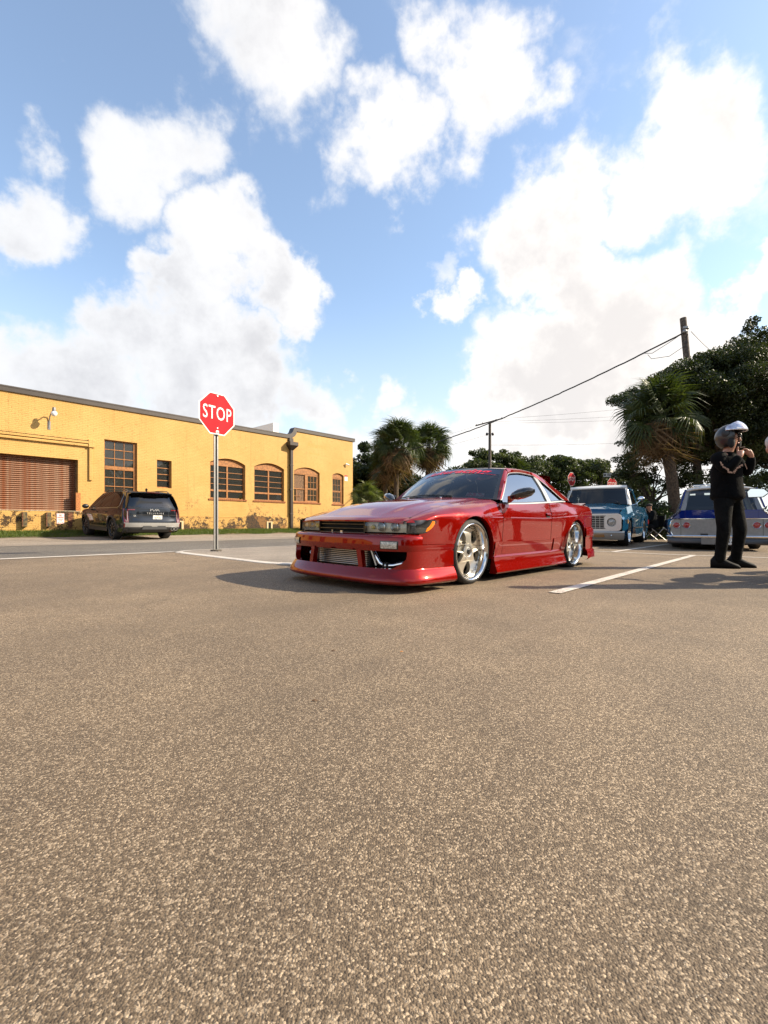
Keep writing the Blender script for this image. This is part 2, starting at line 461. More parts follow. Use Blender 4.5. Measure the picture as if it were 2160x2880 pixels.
# low concrete island behind the red car, with a white painted kerb
def island():
    u0, u1, d0, d1, r = 3.62, 14.5, 15.0, 18.9, .75
    loop = []
    for cx, cy, a0 in ((u0+r, d0+r, 180), (u1-r, d0+r, 270), (u1-r, d1-r, 0), (u0+r, d1-r, 90)):
        for k in range(9):
            a = rad(a0+90*k/8); loop.append((cx+r*math.cos(a), cy+r*math.sin(a)))
    cu, cd = (u0+u1)/2, (d0+d1)/2
    def ring(k, dz): return [(*street(cu+(u-cu)*(1-k/(u1-u0)*2), cd+(d-cd)*(1-k/(d1-d0)*2)), dz) for u, d in loop]
    def lift(pts): return [(x, y, gz(x, y)+z) for x, y, z in pts]
    rows = [lift(ring(a, b)) for a, b in ((-.02, -.05), (-.01, .010), (.02, .018), (.09, .019))]
    k = MB().grid(rows, close=True).build('island_kerb', line_mat, smooth=40); tag(k, kind='structure')
    rows = [lift(ring(a, b)) for a, b in ((.089, .018), (.4, .020), (.9, .022), (1.6, .022), (1.95, .022))]
    t = MB().grid(rows, close=True).build('island_top', conc_mat, smooth=40); tag(t, kind='structure')
island()

# ------------------------------------------------------------------ grass blades (uncountable)
def blades(name, pts, h, w, m, label):
    n = len(pts); P = np.array(pts)
    a = np.random.rand(n)*2*PI; hh = h*(.5+np.random.rand(n)); lean = (np.random.rand(n, 2)-.5)*h*.9
    dx, dy = np.cos(a)*w/2, np.sin(a)*w/2
    V = np.empty((n, 3, 3))
    V[:, 0] = P; V[:, 1] = P; V[:, 2] = P
    V[:, 0, 0] -= dx; V[:, 0, 1] -= dy; V[:, 1, 0] += dx; V[:, 1, 1] += dy
    V[:, 2, :2] += lean; V[:, 2, 2] += hh
    me = bpy.data.meshes.new(name); me.from_pydata(V.reshape(-1, 3).tolist(), [], np.arange(n*3).reshape(-1, 3).tolist())
    me.materials.append(m); o = bpy.data.objects.new(name, me); COL.objects.link(o)
    return tag(o, label, 'grass', kind='stuff')
def leaf_mat(name, c1, c2, trans=.35, nscale=3.0, rough=.5):
    m = bpy.data.materials.new(name); m.use_nodes = True
    N = NT(m.node_tree); b = N.n['Principled BSDF']; out = N.n['Material Output']
    oi = N.node('ShaderNodeTexCoord').outputs['Object']
    n = N.noise(oi, nscale, 3, .6); g = N.noise(oi, nscale*9, 2, .6)
    c = N.mix(N.ramp(N.math('ADD', N.math('MULTIPLY', n, .5), N.math('MULTIPLY', g, .5)), .38, .62), c1, c2)
    N.l.new(c, b.inputs['Base Color']); b.inputs['Roughness'].default_value = rough; b.inputs['Specular IOR Level'].default_value = .35
    tl = N.node('ShaderNodeBsdfTranslucent'); N.l.new(N.mix(1.0, c, (1.15, 1.3, .55), blend='MULTIPLY'), tl.inputs[0])
    mx = N.node('ShaderNodeMixShader'); mx.inputs[0].default_value = trans
    N.l.new(b.outputs[0], mx.inputs[1]); N.l.new(tl.outputs[0], mx.inputs[2]); N.l.new(mx.outputs[0], out.inputs[0])
    return m
grass_mat = leaf_mat('grass_blade', (.05, .085, .012), (.12, .15, .022), .35)
pts = []
while len(pts) < 52000:
    u, d = random.uniform(-2, 25), random.uniform(.05, 2.25)**1.0
    if d > 1.85+.3*math.sin(u*2.1)*math.sin(u*.7+1)+random.uniform(-.1, .15): continue
    if 4.9 < u < 6.9 and .9 < d < 1.9 and random.random() < .55: continue     # worn patch
    x, y = street(u, d); pts.append((x, y, gz(x, y)+.01))
blades('grass', pts, .085, .014, grass_mat, 'strip of short green grass along the foot of the yellow wall')
pts = []
while len(pts) < 30000:
    x, y = random.uniform(9.2, 22), random.uniform(17.6, 30); pts.append((x, y, gz(x, y)+.01))
blades('side_grass', pts, .10, .02, grass_mat, 'patch of lawn in the shade behind the blue pickup')
# ------------------------------------------------------------------ yellow brick warehouse (local x = u along the wall, y = into the building)
def brick_mat():
    m = bpy.data.materials.new('painted_brick'); m.use_nodes = True
    N = NT(m.node_tree); b = N.n['Principled BSDF']
    tc = N.node('ShaderNodeTexCoord').outputs['Object']
    x, y, z = N.sep(tc)
    p = N.comb(N.math('ADD', x, y), z, 0)
    wob = N.noise(tc, 1.6, 3, .5, 0, 1)
    p = N.vmath('ADD', p, N.vmath('SCALE', N.vmath('SUBTRACT', wob, (.5, .5, .5)), .05))
    br = N.node('ShaderNodeTexBrick'); N.l.new(p, br.inputs['Vector'])
    br.inputs['Scale'].default_value = 1; br.inputs['Brick Width'].default_value = .215; br.inputs['Row Height'].default_value = .075
    br.inputs['Mortar Size'].default_value = .010; br.inputs['Mortar Smooth'].default_value = .5
    br.inputs['Color1'].default_value = (.95, .95, .94, 1); br.inputs['Color2'].default_value = (1.04, 1.03, 1.02, 1); br.inputs['Mortar'].default_value = (.93, .91, .87, 1)
    n1 = N.noise(tc, .55, 5, .6); n2 = N.noise(tc, 5, 6, .65); n3 = N.noise(tc, 22, 5, .7)
    yel = N.mix(N.ramp(n1, .3, .7), (.455, .262, .072), (.505, .300, .092))
    yel = N.mix(N.math('MULTIPLY', N.ramp(n2, .60, .72), .35), yel, (.38, .19, .035))
    c = N.mix(.8, yel, br.outputs['Color'], blend='MULTIPLY')
    strk = N.noise(N.comb(N.math('MULTIPLY', N.math('ADD', x, y), 3.2), N.math('MULTIPLY', z, .22), 0), 1.0, 5, .65)
    c = N.mix(N.math('MULTIPLY', N.ramp(strk, .54, .70), .38), c, (.30, .165, .040))
    fade = N.noise(N.vmath('ADD', tc, (2.2, 0, 5.1)), .30, 4, .6)
    c = N.mix(N.math('MULTIPLY', N.ramp(fade, .46, .66), .35), c, (.58, .365, .125))
    # open joints that the paint has lost
    jm = N.math('MULTIPLY', br.outputs['Fac'], N.ramp(N.math('ADD', N.math('MULTIPLY', n2, .7), N.math('MULTIPLY', n1, .3)), .50, .66))
    c = N.mix(N.math('MULTIPLY', jm, .85), c, (.17, .085, .02))
    # black mildew and bare brick at the wall foot, with the ragged outline of flaking paint
    low = N.ramp(z, 1.35, .3)
    base = N.math('MULTIPLY', N.ramp(x, 6.8, 8.5), N.ramp(z, 1.08, .98))
    mask = N.math('ADD', N.math('ADD', N.math('MULTIPLY', n2, .55), N.math('MULTIPLY', n3, .45)), N.math('MULTIPLY', N.math('SUBTRACT', n1, .5), .9))
    worst = N.math('MULTIPLY', N.math('MULTIPLY', N.ramp(x, 10.5, 11.3), N.ramp(x, 17.0, 15.6)), N.ramp(z, 1.12, .95))
    flake = N.ramp(N.math('ADD', mask, N.math('ADD', N.math('MULTIPLY', low, .06), N.math('ADD', N.math('MULTIPLY', base, .055), N.math('MULTIPLY', worst, .075)))), .585, .635)
    dirt = N.mix(N.ramp(n3, .42, .60), (.014, .011, .007), (.085, .040, .012))
    c = N.mix(N.math('MULTIPLY', flake, N.ramp(z, 2.0, 1.2)), c, dirt)
    bare = N.math('MULTIPLY', N.ramp(N.noise(N.vmath('ADD', tc, (7.3, 0, 2.2)), .9, 4, .55), .55, .60), N.math('MULTIPLY', base, N.ramp(n2, .36, .46)))
    c = N.mix(N.math('MULTIPLY', bare, .7), c, (.26, .12, .03))
    hi = N.math('MULTIPLY', N.ramp(N.math('ADD', N.math('MULTIPLY', n3, .6), N.math('MULTIPLY', n2, .4)), .585, .65), .6)
    c = N.mix(hi, c, (.24, .115, .02))
    N.l.new(c, b.inputs['Base Color']); b.inputs['Roughness'].default_value = .62; b.inputs['Specular IOR Level'].default_value = .3
    h = N.math('ADD', N.math('MULTIPLY', br.outputs['Fac'], -1.0), N.math('MULTIPLY', n3, .9))
    bn = N.node('ShaderNodeBump', i_Strength=.5, i_Distance=.012); N.l.new(h, bn.inputs['Height']); N.l.new(bn.outputs[0], b.inputs['Normal'])
    return m
brick = brick_mat()
wood = mat('orange_painted_wood', (.30, .115, .022), .6, noise=.35, nscale=9, bump=.3, bscale=60)
wood_dk = mat('worn_wood', (.16, .085, .04), .8, noise=.5, nscale=12, bump=.3)
trim_mat = mat('bronze_coping', (.062, .050, .042), .42, metal=.25, noise=.2, nscale=3)
sill_mat = mat('red_brick_sill', (.27, .095, .032), .8, noise=.4, nscale=14, bump=.5, bscale=50)
pane_mat = glass_mat('window_glass', (.55, .58, .56), .9, .03, body=.25, bodycol=(.10, .10, .09))
pane_dirty = glass_mat('dusty_glass', (.42, .42, .38), .7, .12, body=.45, bodycol=(.09, .075, .05))
rust_mat = mat('rusty_steel', (.15, .055, .022), .85, noise=.6, nscale=14, bump=.5, bscale=50)
grey_metal = mat('grey_metal', (.24, .235, .225), .5, metal=.6, noise=.2)
def shutter_mat():
    m = bpy.data.materials.new('roller_shutter'); m.use_nodes = True
    N = NT(m.node_tree); b = N.n['Principled BSDF']
    tc = N.node('ShaderNodeTexCoord').outputs['Object']; x, y, z = N.sep(tc)
    n = N.noise(N.comb(N.math('MULTIPLY', x, 3.0), 0, N.math('MULTIPLY', z, .35)), 1.0, 5, .6)
    n2 = N.noise(tc, 9, 5, .6)
    c = N.mix(N.ramp(n, .42, .66), (.25, .135, .082), (.22, .070, .024))
    c = N.mix(N.math('MULTIPLY', N.ramp(n2, .5, .7), .6), c, (.36, .23, .15))
    N.l.new(c, b.inputs['Base Color']); b.inputs['Roughness'].default_value = .48; b.inputs['Metallic'].default_value = .35
    return m
shutter = shutter_mat()

def arch(u0, u1, z0, zs, za, n=14):
    """segmental-arch outline, counter-clockwise from bottom left"""
    c = (u0+u1)/2; hw = (u1-u0)/2; rise = za-zs; R = (hw*hw+rise*rise)/(2*rise); zc = za-R; a = math.asin(hw/R)
    return [(u0, z0), (u1, z0)]+[(c+R*math.sin(a-2*a*k/n), zc+R*math.cos(a-2*a*k/n)) for k in range(n+1)]
def rect(u0, u1, z0, z1): return [(u0, z0), (u1, z0), (u1, z1), (u0, z1)]
bld = thing('warehouse', 'long yellow painted brick warehouse with arched windows, rusty roller door and dark roof coping', 'building', (NX*CW, NY*CW, 0), WALL_RZ)
A1, A2, A3, D1 = arch(12.40, 14.52, 1.98, 3.93, 4.20), arch(15.10, 17.18, 1.98, 3.93, 4.21), arch(17.92, 19.99, 1.99, 3.93, 4.21), arch(21.11, 22.13, 1.96, 3.92, 4.06)
W1, W2, RD = rect(7.32, 8.73, 2.0, 4.455), rect(9.64, 10.36, 2.39, 3.765), rect(2.1, 6.29, 1.145, 3.405)
EXT = [(-6, 0)]
outline = [(-38, -.2), (23, -.2), (23, 6.5), (18.02, 6.5)]
cove = [(17.98-.02, 6.5)]
for k in range(1, 9):
    a = rad(90*k/8); cove.append((17.45+.52*math.cos(a), 6.5-.56*math.sin(a)))
outline += cove+[(17.3, 5.94), (-38, 5.94)]
mb = MB()
XW = [rect(u, u+1.5, 2.0, 4.4) for u in (-3.5, -8, -12.5, -17, -21.5, -26, -30.5)]
holes = [A1, A2, A3, D1, W1, W2, RD]+XW
mb.poly([outline]+holes, lambda a, b: (a, 0, b))
for h, dp in zip(holes, (.22, .22, .22, .22, .20, .24, .34)+(.2,)*7):
    mb.grid([[(a, 0, b) for a, b in h], [(a, dp, b) for a, b in h]], close=True)
mb.build('wall', brick, bld, fix=False)
# the other walls and the roof
mb = MB()
mb.box((22.7, .002, -.2), (22.998, 24, 6.4)); mb.box((-38, 24, -.2), (23, 24.3, 5.9)); mb.box((-38, .3, -.2), (-37.7, 24, 5.9))
mb.box((-37.7, .02, 5.55), (22.7, 24, 5.75)); mb.box((-37.7, .36, -.19), (22.7, 24, .02))
mb.build('rear_wall', brick, bld)
# dark room behind the windows
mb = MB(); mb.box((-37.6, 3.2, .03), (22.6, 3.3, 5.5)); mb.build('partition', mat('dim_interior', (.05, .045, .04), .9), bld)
# plinth band below the ledge
mb = MB(); mb.box((6.85, -.035, -.2), (23.0, -.002, .965)); mb.box((6.85, -.045, .967), (23.0, -.002, 1.0)); mb.build('plinth', brick, bld, bevel=.006)
# coping: follows the roof line with its S-curve
topl = [(23.17, 6.62), (17.96, 6.62)]+[(17.42+.46*math.cos(rad(90*k/8)), 6.62-.50*math.sin(rad(90*k/8))) for k in range(1, 9)]+[(-38, 6.12)]
botl = [(-38, 5.885), (17.42, 5.885)]+[(17.42+.68*math.sin(rad(90*k/8)), 6.39-.505*math.cos(rad(90*k/8))) for k in range(1, 9)]+[(23.17, 6.39)]
mb = MB().prism(topl+botl, lambda a, b, d: (a, -.06+d, b), .46); mb.build('coping', trim_mat, bld, smooth=30)
mb = MB().bar((-38, -.067, 6.085), (17.3, -.067, 6.085), .012, .05); mb.bar((18.05, -.067, 6.59), (23.17, -.067, 6.59), .012, .045); mb.build('coping_lip', trim_mat, bld)
mb = MB().box((17.5, 1.6, 5.7), (17.92, 23.5, 7.08)); mb.build('fire_wall', white_paint, bld, bevel=.01)

# ---- windows: frame part with every pane and the sill as sub-parts
def frame_bars(mb, rects, y0, y1):
    for a, b, c, d in rects: mb.box((a, y0, c), (b, y1, d))
def pane(parent, u0, u1, z0, z1, y, m=pane_mat):
    mb = MB().box((u0, y, z0), (u1, y+.006, z1)); return mb.build('pane', m, parent)
def sill(parent, u0, u1, z, n):
    w = (u1-u0)/n
    proto = None
    for k in range(n):
        if proto is None:
            proto = MB().box((.004, -.055, -.085), (w-.004, .06, 0)).build('sill_brick', sill_mat, parent, bevel=.008); o = proto
        else:
            o = proto.copy(); COL.objects.link(o)
        o.location = (u0+k*w, random.uniform(-.006, .006), z+random.uniform(-.004, .004)); o.rotation_euler = (rad(6+random.uniform(-1, 1)), 0, 0)
def tympan(mb, a, ztop, y):
    """orange board that fills the arch above the glass"""
    u0, u1 = a[0][0], a[1][0]; loop = [(u0, ztop), (u1, ztop)]+a[2:]
    mb.prism(loop, lambda p, q, d: (p, y+d, q), .03)
def big_arched(name, a, rows, low, sash_y=.115):
    u0, u1, z0 = a[0][0], a[1][0], a[0][1]; zt = 3.86; c = (u0+u1)/2; f = .085
    mb = MB(); y0, y1 = sash_y, sash_y+.07
    tympan(mb, a, zt-.004, sash_y+.012)
    frame_bars(mb, [(u0, u0+f, z0, zt), (u1-f, u1, z0, zt), (u0+f, u1-f, zt-.09, zt), (u0+f, u1-f, z0, z0+.06), (c-.045, c+.045, z0+.06, zt-.09)], y0, y1)
    cells = []
    zl = z0+.06+low
    for x0, x1 in ((u0+f, c-.045), (c+.045, u1-f)):
        mb.box((x0, y0+.004, zl), (x1, y1-.004, zl+.10))
        cells.append((x0, x1, z0+.06, zl))
        n = rows; h = (zt-.09-zl-.10)/n
        for k in range(n):
            za = zl+.10+k*h; zb = za+h-(.03 if k < n-1 else 0)
            if k < n-1: mb.box((x0, y0+.010, zb), (x1, y1-.010, za+h))
            cells.append((x0, x1, za, zb))
    fr = mb.build('window', wood, bld, bevel=.004)
    for x0, x1, za, zb in cells: pane(fr, x0, x1, za, zb, sash_y+.035)
    sill(fr, u0-.09, u1+.09, z0-.002, 20)
    return fr
big_arched('a', A1, 4, .34); big_arched('b', A2, 4, .33)
# third arched window: boarded left sash, small-paned right sash
def sash(mb, cells, u0, u1, z0, z1, nx, nz, y0, y1, bar=.028):
    mb.box((u0, y0, z0), (u1, y1, z0+.05)); mb.box((u0, y0, z1-.05), (u1, y1, z1)); mb.box((u0, y0, z0+.05), (u0+.045, y1, z1-.05)); mb.box((u1-.045, y0, z0+.05), (u1, y1, z1-.05))
    a0, a1, b0, b1 = u0+.045, u1-.045, z0+.05, z1-.05
    w = (a1-a0)/nx; h = (b1-b0)/nz
    for i in range(1, nx): mb.box((a0+i*w-bar/2, y0+.008, b0), (a0+i*w+bar/2, y1-.008, b1))
    for j in range(1, nz): mb.box((a0, y0+.012, b0+j*h-bar/2), (a1, y1-.012, b0+j*h+bar/2))
    for i in range(nx):
        for j in range(nz):
            cells.append((a0+i*w+(bar/2 if i else 0), a0+(i+1)*w-(bar/2 if i < nx-1 else 0), b0+j*h+(bar/2 if j else 0), b0+(j+1)*h-(bar/2 if j < nz-1 else 0)))
u0, u1, z0 = A3[0][0], A3[1][0], A3[0][1]; zt = 3.80
mb = MB(); tympan(mb, A3, zt-.004, .09)
frame_bars(mb, [(u0, u0+.05, z0, zt), (u1-.13, u1, z0, zt), (u0+.05, u1-.13, zt-.07, zt), (u0+.05, u1-.13, z0, z0+.07), (18.86, 19.04, z0+.07, zt-.07)], .10, .18)
cells = []; sash(mb, cells, 19.04, u1-.13, z0+.07, 2.86, 3, 2, .125, .165); sash(mb, cells, 19.04, u1-.13, 2.86, zt-.07, 3, 2, .108, .148)
mb.box((u0+.05, .12, 2.80), (18.86, .16, 2.86))
mb.box((18.18, .125, z0+.07), (18.21, .155, 2.80)); mb.box((u0+.05, .128, 2.36), (18.55, .152, 2.395))
fr = mb.build('window', wood, bld, bevel=.004)
for c in cells: pane(fr, *c, .138, pane_dirty)
for c in ((u0+.05, 18.18, z0+.07, 2.36), (u0+.05, 18.18, 2.395, 2.80)): pane(fr, *c, .142, pane_dirty)
MB().box((u0+.05, .165, 2.86), (18.86, .178, zt-.07)).build('board', wood_dk, fr)
for k in range(3): MB().box((18.22+k*.215, .165+.004*k, z0+.07), (18.42+k*.215, .178+.004*k, 2.80)).build('board', wood_dk, fr)
sill(fr, u0-.09, u1+.09, z0-.002, 20)
# narrow arched window
u0, u1, z0 = D1[0][0], D1[1][0], D1[0][1]; zt = 3.76
mb = MB(); tympan(mb, D1, zt-.004, .09)
frame_bars(mb, [(u0, u0+.06, z0, zt), (u1-.17, u1, z0, zt), (u0+.06, u1-.17, zt-.06, zt), (u0+.06, u1-.17, z0, z0+.10)], .10, .18)
cells = []; sash(mb, cells, u0+.06, u1-.17, z0+.10, 2.82, 3, 2, .125, .165, .02); sash(mb, cells, u0+.06, u1-.17, 2.82, zt-.06, 3, 2, .108, .148, .02)
fr = mb.build('window', wood, bld, bevel=.004)
for c in cells: pane(fr, *c, .138, pane_dirty)
MB().box((u0+.15, .30, 2.9), (u1-.25, .31, 3.4)).build('inner_board', mat('ochre_board', (.35, .17, .04), .8), fr)
sill(fr, u0-.06, u1+.06, z0-.002, 10)
# tall factory window over the loading area
u0, u1, z0, zt = 7.32, 8.73, 2.0, 4.455
mb = MB(); frame_bars(mb, [(u0, u0+.05, z0, zt), (u1-.13, u1, z0, zt), (u0+.05, u1-.13, zt-.05, zt), (u0+.05, u1-.13, z0, z0+.06), (u0+.05, u1-.13, 3.10, 3.27)], .10, .18)
cells = []
def lights(zs):
    w = (u1-.13-u0-.05)/3
    for i in range(3):
        a, b = u0+.05+i*w, u0+.05+(i+1)*w
        if i: mb.box((a-.014, .115, zs[0]), (a+.014, .165, zs[-1]))
        for za, zb in zip(zs[:-1], zs[1:]):
            cells.append((a+(.014 if i else 0), b-(.014 if i < 2 else 0), za+.015, zb-.015))
    for k, z in enumerate(zs[1:-1]): mb.box((u0+.05, .112, z-.018), (u1-.13, .168, z+.018))
lights([2.06, 2.34, 2.74, 3.10]); lights([3.27, 3.62, 4.02, 4.405])
fr = mb.build('window', wood, bld, bevel=.004)
for c in cells: pane(fr, *c, .14)
mb = MB()
for k in range(26): mb.box((u0+.06+k*.047, .27+.012*(k % 2), 2.75), (u0+.10+k*.047, .275+.012*(k % 2), 4.0))
mb.build('inner_curtain', mat('old_curtain', (.16, .15, .14), .9), fr)
MB().box((u0+.06, .22, 2.07), (u1-.14, .23, 2.30)).build('inner_board', white_paint, fr)
sill(fr, u0-.05, u1+.05, z0-.002, 13)
for w_ in XW:                                        # plain windows of the part outside the frame
    a, b = w_[0][0], w_[1][0]; mb = MB(); frame_bars(mb, [(a, a+.08, 2.0, 4.4), (b-.08, b, 2.0, 4.4), (a+.08, b-.08, 4.3, 4.4), (a+.08, b-.08, 2.0, 2.1), (a+.08, b-.08, 3.1, 3.25), ((a+b)/2-.03, (a+b)/2+.03, 2.1, 3.1), ((a+b)/2-.03, (a+b)/2+.03, 3.25, 4.3)], .10, .18)
    fr = mb.build('window', wood, bld)
    for x0, x1 in ((a+.08, (a+b)/2-.03), ((a+b)/2+.03, b-.08)):
        for z0_, z1_ in ((2.1, 3.1), (3.25, 4.3)): pane(fr, x0, x1, z0_, z1_, .14)
# small deep-set window
u0, u1, z0, zt = 9.64, 10.36, 2.39, 3.765
mb = MB(); frame_bars(mb, [(u0, u0+.03, z0, zt), (u1-.05, u1, z0, zt), (u0+.03, u1-.05, zt-.03, zt), (u0+.03, u1-.05, z0, z0+.06)], .15, .21)
cells = []; zs = [2.45, 2.77, 3.07, 3.38, 3.735]
for za, zb in zip(zs[:-1], zs[1:]): cells.append((u0+.03, u1-.05, za+.02, zb-.018))
for z in zs[1:-1]: mb.box((u0+.03, .155, z-.018), (u1-.05, .205, z+.02))
fr = mb.build('window', wood, bld, bevel=.004)
for c in cells: pane(fr, *c, .18)
# pale blinds hanging inside the first arched window
MB().box((12.5, .34, 3.0), (14.4, .35, 3.9)).build('inner_blind', mat('pale_blind', (.5, .47, .40), .9), bld)

# ---- roller door with separate slats
rdo = MB().box((2.1, .33, 1.16), (6.29, .335, 3.40)).build('roller_door', shutter, bld)
n = 27; h = (3.40-1.15)/n
prof = [(0, .325), (.10, .30), (.35, .275), (.65, .272), (.88, .295), (.98, .322)]
pm = MB().grid([[(x, y, t*h) for t, y in prof] for x in (2.11, 4.2, 6.28)]).build('slat', shutter, rdo, smooth=60, fix=False)
pm.location = (0, 0, 1.15)
for k in range(1, n):
    o = pm.copy(); COL.objects.link(o); o.location = (0, 0, 1.15+k*h)
mb = MB(); mb.box((6.24, .2, 1.15), (6.288, .33, 3.40)); mb.build('door_track', wood_dk, bld)
mb = MB(); mb.box((6.18, -.10, 1.16), (6.36, -.002, 1.96)); mb.build('door_guard', mat('orange_steel', (.40, .14, .03), .6, noise=.4), bld, bevel=.006)
# ---- loading dock face with rubber bumpers, steel plate
dk = MB().box((-6, -.10, -.2), (6.84, -.002, 1.145)); dk = dk.build('dock_wall', brick, bld, bevel=.015)
MB().box((-6, -.115, 1.146), (6.85, .30, 1.162)).build('dock_edge', mat('pale_dock_edge', (.55, .45, .30), .8, noise=.4, nscale=6), bld)
bm_ = mat('dock_rubber', (.02, .018, .014), .8, noise=.7, nscale=9, bump=.6, bscale=25, col2=(.16, .11, .04))
for u, dp in ((4.36, .16), (5.17, .15), (3.3, .16)):
    o = MB().box((u-.085, -.10-dp, .48), (u+.085, -.102, 1.085)).build('dock_bumper', bm_, bld, bevel=.02)
    MB().box((u-.095, -.10-dp-.01, .49), (u-.06, -.09-dp, 1.08)).build('bumper_plate', rust_mat, o)
MB().box((5.89, -.115, .47), (6.05, -.102, 1.09)).build('steel_plate', rust_mat, bld, bevel=.003)
# ---- beam with a peeling top over the door and its downpipe
mb = MB(); mb.bar((1.0, -.06, 4.215), (6.72, -.06, 4.215), .12, .11); mb.bar((1.0, -.05, 4.075), (6.74, -.05, 4.075), .10, .10); mb.box((6.66, -.13, 4.0), (6.92, -.002, 4.34))
mb.build('lintel_beam', brick, bld, bevel=.008)
MB().box((1.0, -.14, 4.272), (6.70, -.002, 4.285)).build('flashing', mat('peeling_flashing', (.30, .17, .06), .8, noise=.8, nscale=10), bld)
MB().box((6.70, -.075, 2.54), (6.83, -.002, 4.0)).build('downpipe', brick, bld, bevel=.01)
# ---- rain hopper and square leader pipe at the parapet step
mb = MB(); mb.box((17.50, -.12, 5.60), (17.80, -.002, 5.90))
mb.grid([[(x*.62+17.65, -.002-(.5+y)*.40, 5.62) for x, y in ((-.5, -.5), (.5, -.5), (.5, .5), (-.5, .5))], [(x*.62+17.65, -.002-(.5+y)*.40, 5.42) for x, y in ((-.5, -.5), (.5, -.5), (.5, .5), (-.5, .5))],
         [(x*.20+17.65, -.002-(.5+y)*.16, 5.14) for x, y in ((-.5, -.5), (.5, -.5), (.5, .5), (-.5, .5))]], close=True)
mb.box((17.34, -.41, 5.615), (17.96, -.002, 5.635))
mb.box((17.56, -.16, .12), (17.74, -.03, 5.16))
for z in (1.2, 2.7, 4.2): mb.box((17.53, -.165, z), (17.77, -.002, z+.05))
mb.build('rain_pipe', mat('bronze_pipe', (.045, .034, .028), .45, metal=.3), bld, bevel=.006)
# ---- crawl-space vents
for u in (10.74, 16.1):
    f = MB(); f.box((u-.20, -.075, .24), (u-.09, -.038, .76)); f.box((u+.09, -.075, .24), (u+.20, -.038, .76)); f.box((u-.09, -.075, .70), (u+.09, -.038, .76)); f.box((u-.09, -.075, .24), (u+.09, -.038, .28))
    f = f.build('vent', mat('buff_surround', (.55, .40, .22), .8), bld, bevel=.004)
    MB().box((u-.09, -.042, .28), (u+.09, -.037, .70)).build('vent_grille', void_mat, f)
# ---- ghost of removed lettering high on the wall
gm = mat('letter_ghost', (.50, .26, .06), .8)
for t, sz, u, z in (('Atlantic', .44, 19.75, 5.68), ('Service', .26, 19.55, 5.16)):
    text_obj('ghost_lettering', t, sz, lambda a, b: (u+a, -.004, z+b), gm, bld, space=1.12)
# small weed in the first sill
wm = leaf_mat('weed', (.05, .06, .012), (.14, .11, .03), .3)
mb = MB()
for k in range(60):
    a = random.uniform(-1, 1); mb.add([(0, 0, 0), (.012, 0, 0), (a*.2+random.uniform(-.05, .05), -random.uniform(0, .12), random.uniform(.05, .3))], [(0, 1, 2)])
tag(mb.build('weed', wm, loc=bld.matrix_basis @ Vector((14.2, -.03, 1.98)), fix=False), 'small dry weed sprouting from the sill of the leftmost arched window', 'plant')

# ---- things fixed to the wall
def on_wall(u, y, z):
    x0, y0 = street(u, -y); return (x0, y0, z)
t = thing('wall_lamp', 'dusk lamp with white globe on curved grey arm above the roller door', 'lamp', on_wall(5.23, 0, 4.62), WALL_RZ)
pts = [(0, -.02, 0), (0, -.025, .28), (.01, -.08, .50), (.03, -.24, .66), (.05, -.42, .68), (.05, -.50, .66)]
MB().tube(pts, .022, 8).build('arm', grey_metal, t, smooth=60)
MB().box((-.05, -.02, -.05), (.05, -.002, .30)).build('bracket', grey_metal, t, bevel=.004)
MB().lathe([(0, .24), (.075, .24), (.085, .20), (.10, .02), (.12, .0), (.02, 0)], 16).build('housing', mat('lamp_grey', (.18, .17, .16), .5, metal=.4), t, smooth=40, loc=(.05, -.55, .62)).scale = (.75,)*3
MB().lathe([(.095, .0), (.115, -.04), (.115, -.08), (.10, -.13), (.07, -.17), (.03, -.19), (0, -.195)], 18).build('globe', mat('opal_glass', (.82, .80, .76), .25, coat=.5), t, smooth=60, loc=(.05, -.55, .62))
t = thing('security_camera', 'small white security camera high on the yellow wall near its right end', 'camera', on_wall(22.35, 0, 4.74), WALL_RZ)
MB().lathe([(0, 0), (.06, 0), (.06, .03), (0, .03)], 14, Matrix.Rotation(PI/2, 4, 'X')).build('mount', white_paint, t, smooth=40)
MB().tube([(0, -.03, 0), (0, -.10, -.01)], .02, 8).build('arm', white_paint, t)
o = MB().tube([(-.10, -.10, .02), (.12, -.18, -.05)], .048, 12).build('camera_body', white_paint, t, smooth=40)
MB().tube([(.118, -.179, -.049), (.128, -.183, -.053)], .036, 12).build('lens', black_plastic, t)
red_print = mat('sign_red', (.62, .025, .02), .5)
def plate(name, label, u, z, w, h, yy=-.006):
    t = thing(name, label, 'sign', on_wall(u, yy, z), WALL_RZ)
    MB().box((-w/2, -.006, -h/2), (w/2, 0, h/2)).build('panel', mat('sign_white', (.74, .72, .68), .5, noise=.1), t, bevel=.003)
    return t
t = plate('no_parking_sign', 'white no parking loading zone sign with red letters on the dock face', 5.61, .83, .28, .44, -.102)
for s, z, sz, b in (('NO', .135, .105, .004), ('PARKING', .045, .085, .003), ('LOADING', -.035, .072, .001), ('ZONE', -.10, .066, .001)):
    text_obj('lettering', s, sz, lambda a, q: (a*.62, -.008, z+q), red_print, t, bold=b)
mb = MB(); mb.add([(-.09, -.008, -.172), (.09, -.008, -.172), (.09, -.008, -.160), (-.09, -.008, -.160)], [(0, 1, 2, 3)])
for s in (-1, 1): mb.add([(s*.115, -.008, -.166), (s*.075, -.008, -.186), (s*.075, -.008, -.146)], [(0, 1, 2)])
mb.build('arrow', red_print, t, fix=False)
mb = MB()
for a, b, c, d in ((-.135, .135, .205, .213), (-.135, .135, -.213, -.205), (-.135, -.128, -.205, .205), (.128, .135, -.205, .205)): mb.quad((a, -.008, c), (b, -.008, c), (b, -.008, d), (a, -.008, d))
mb.build('border', red_print, t, fix=False)
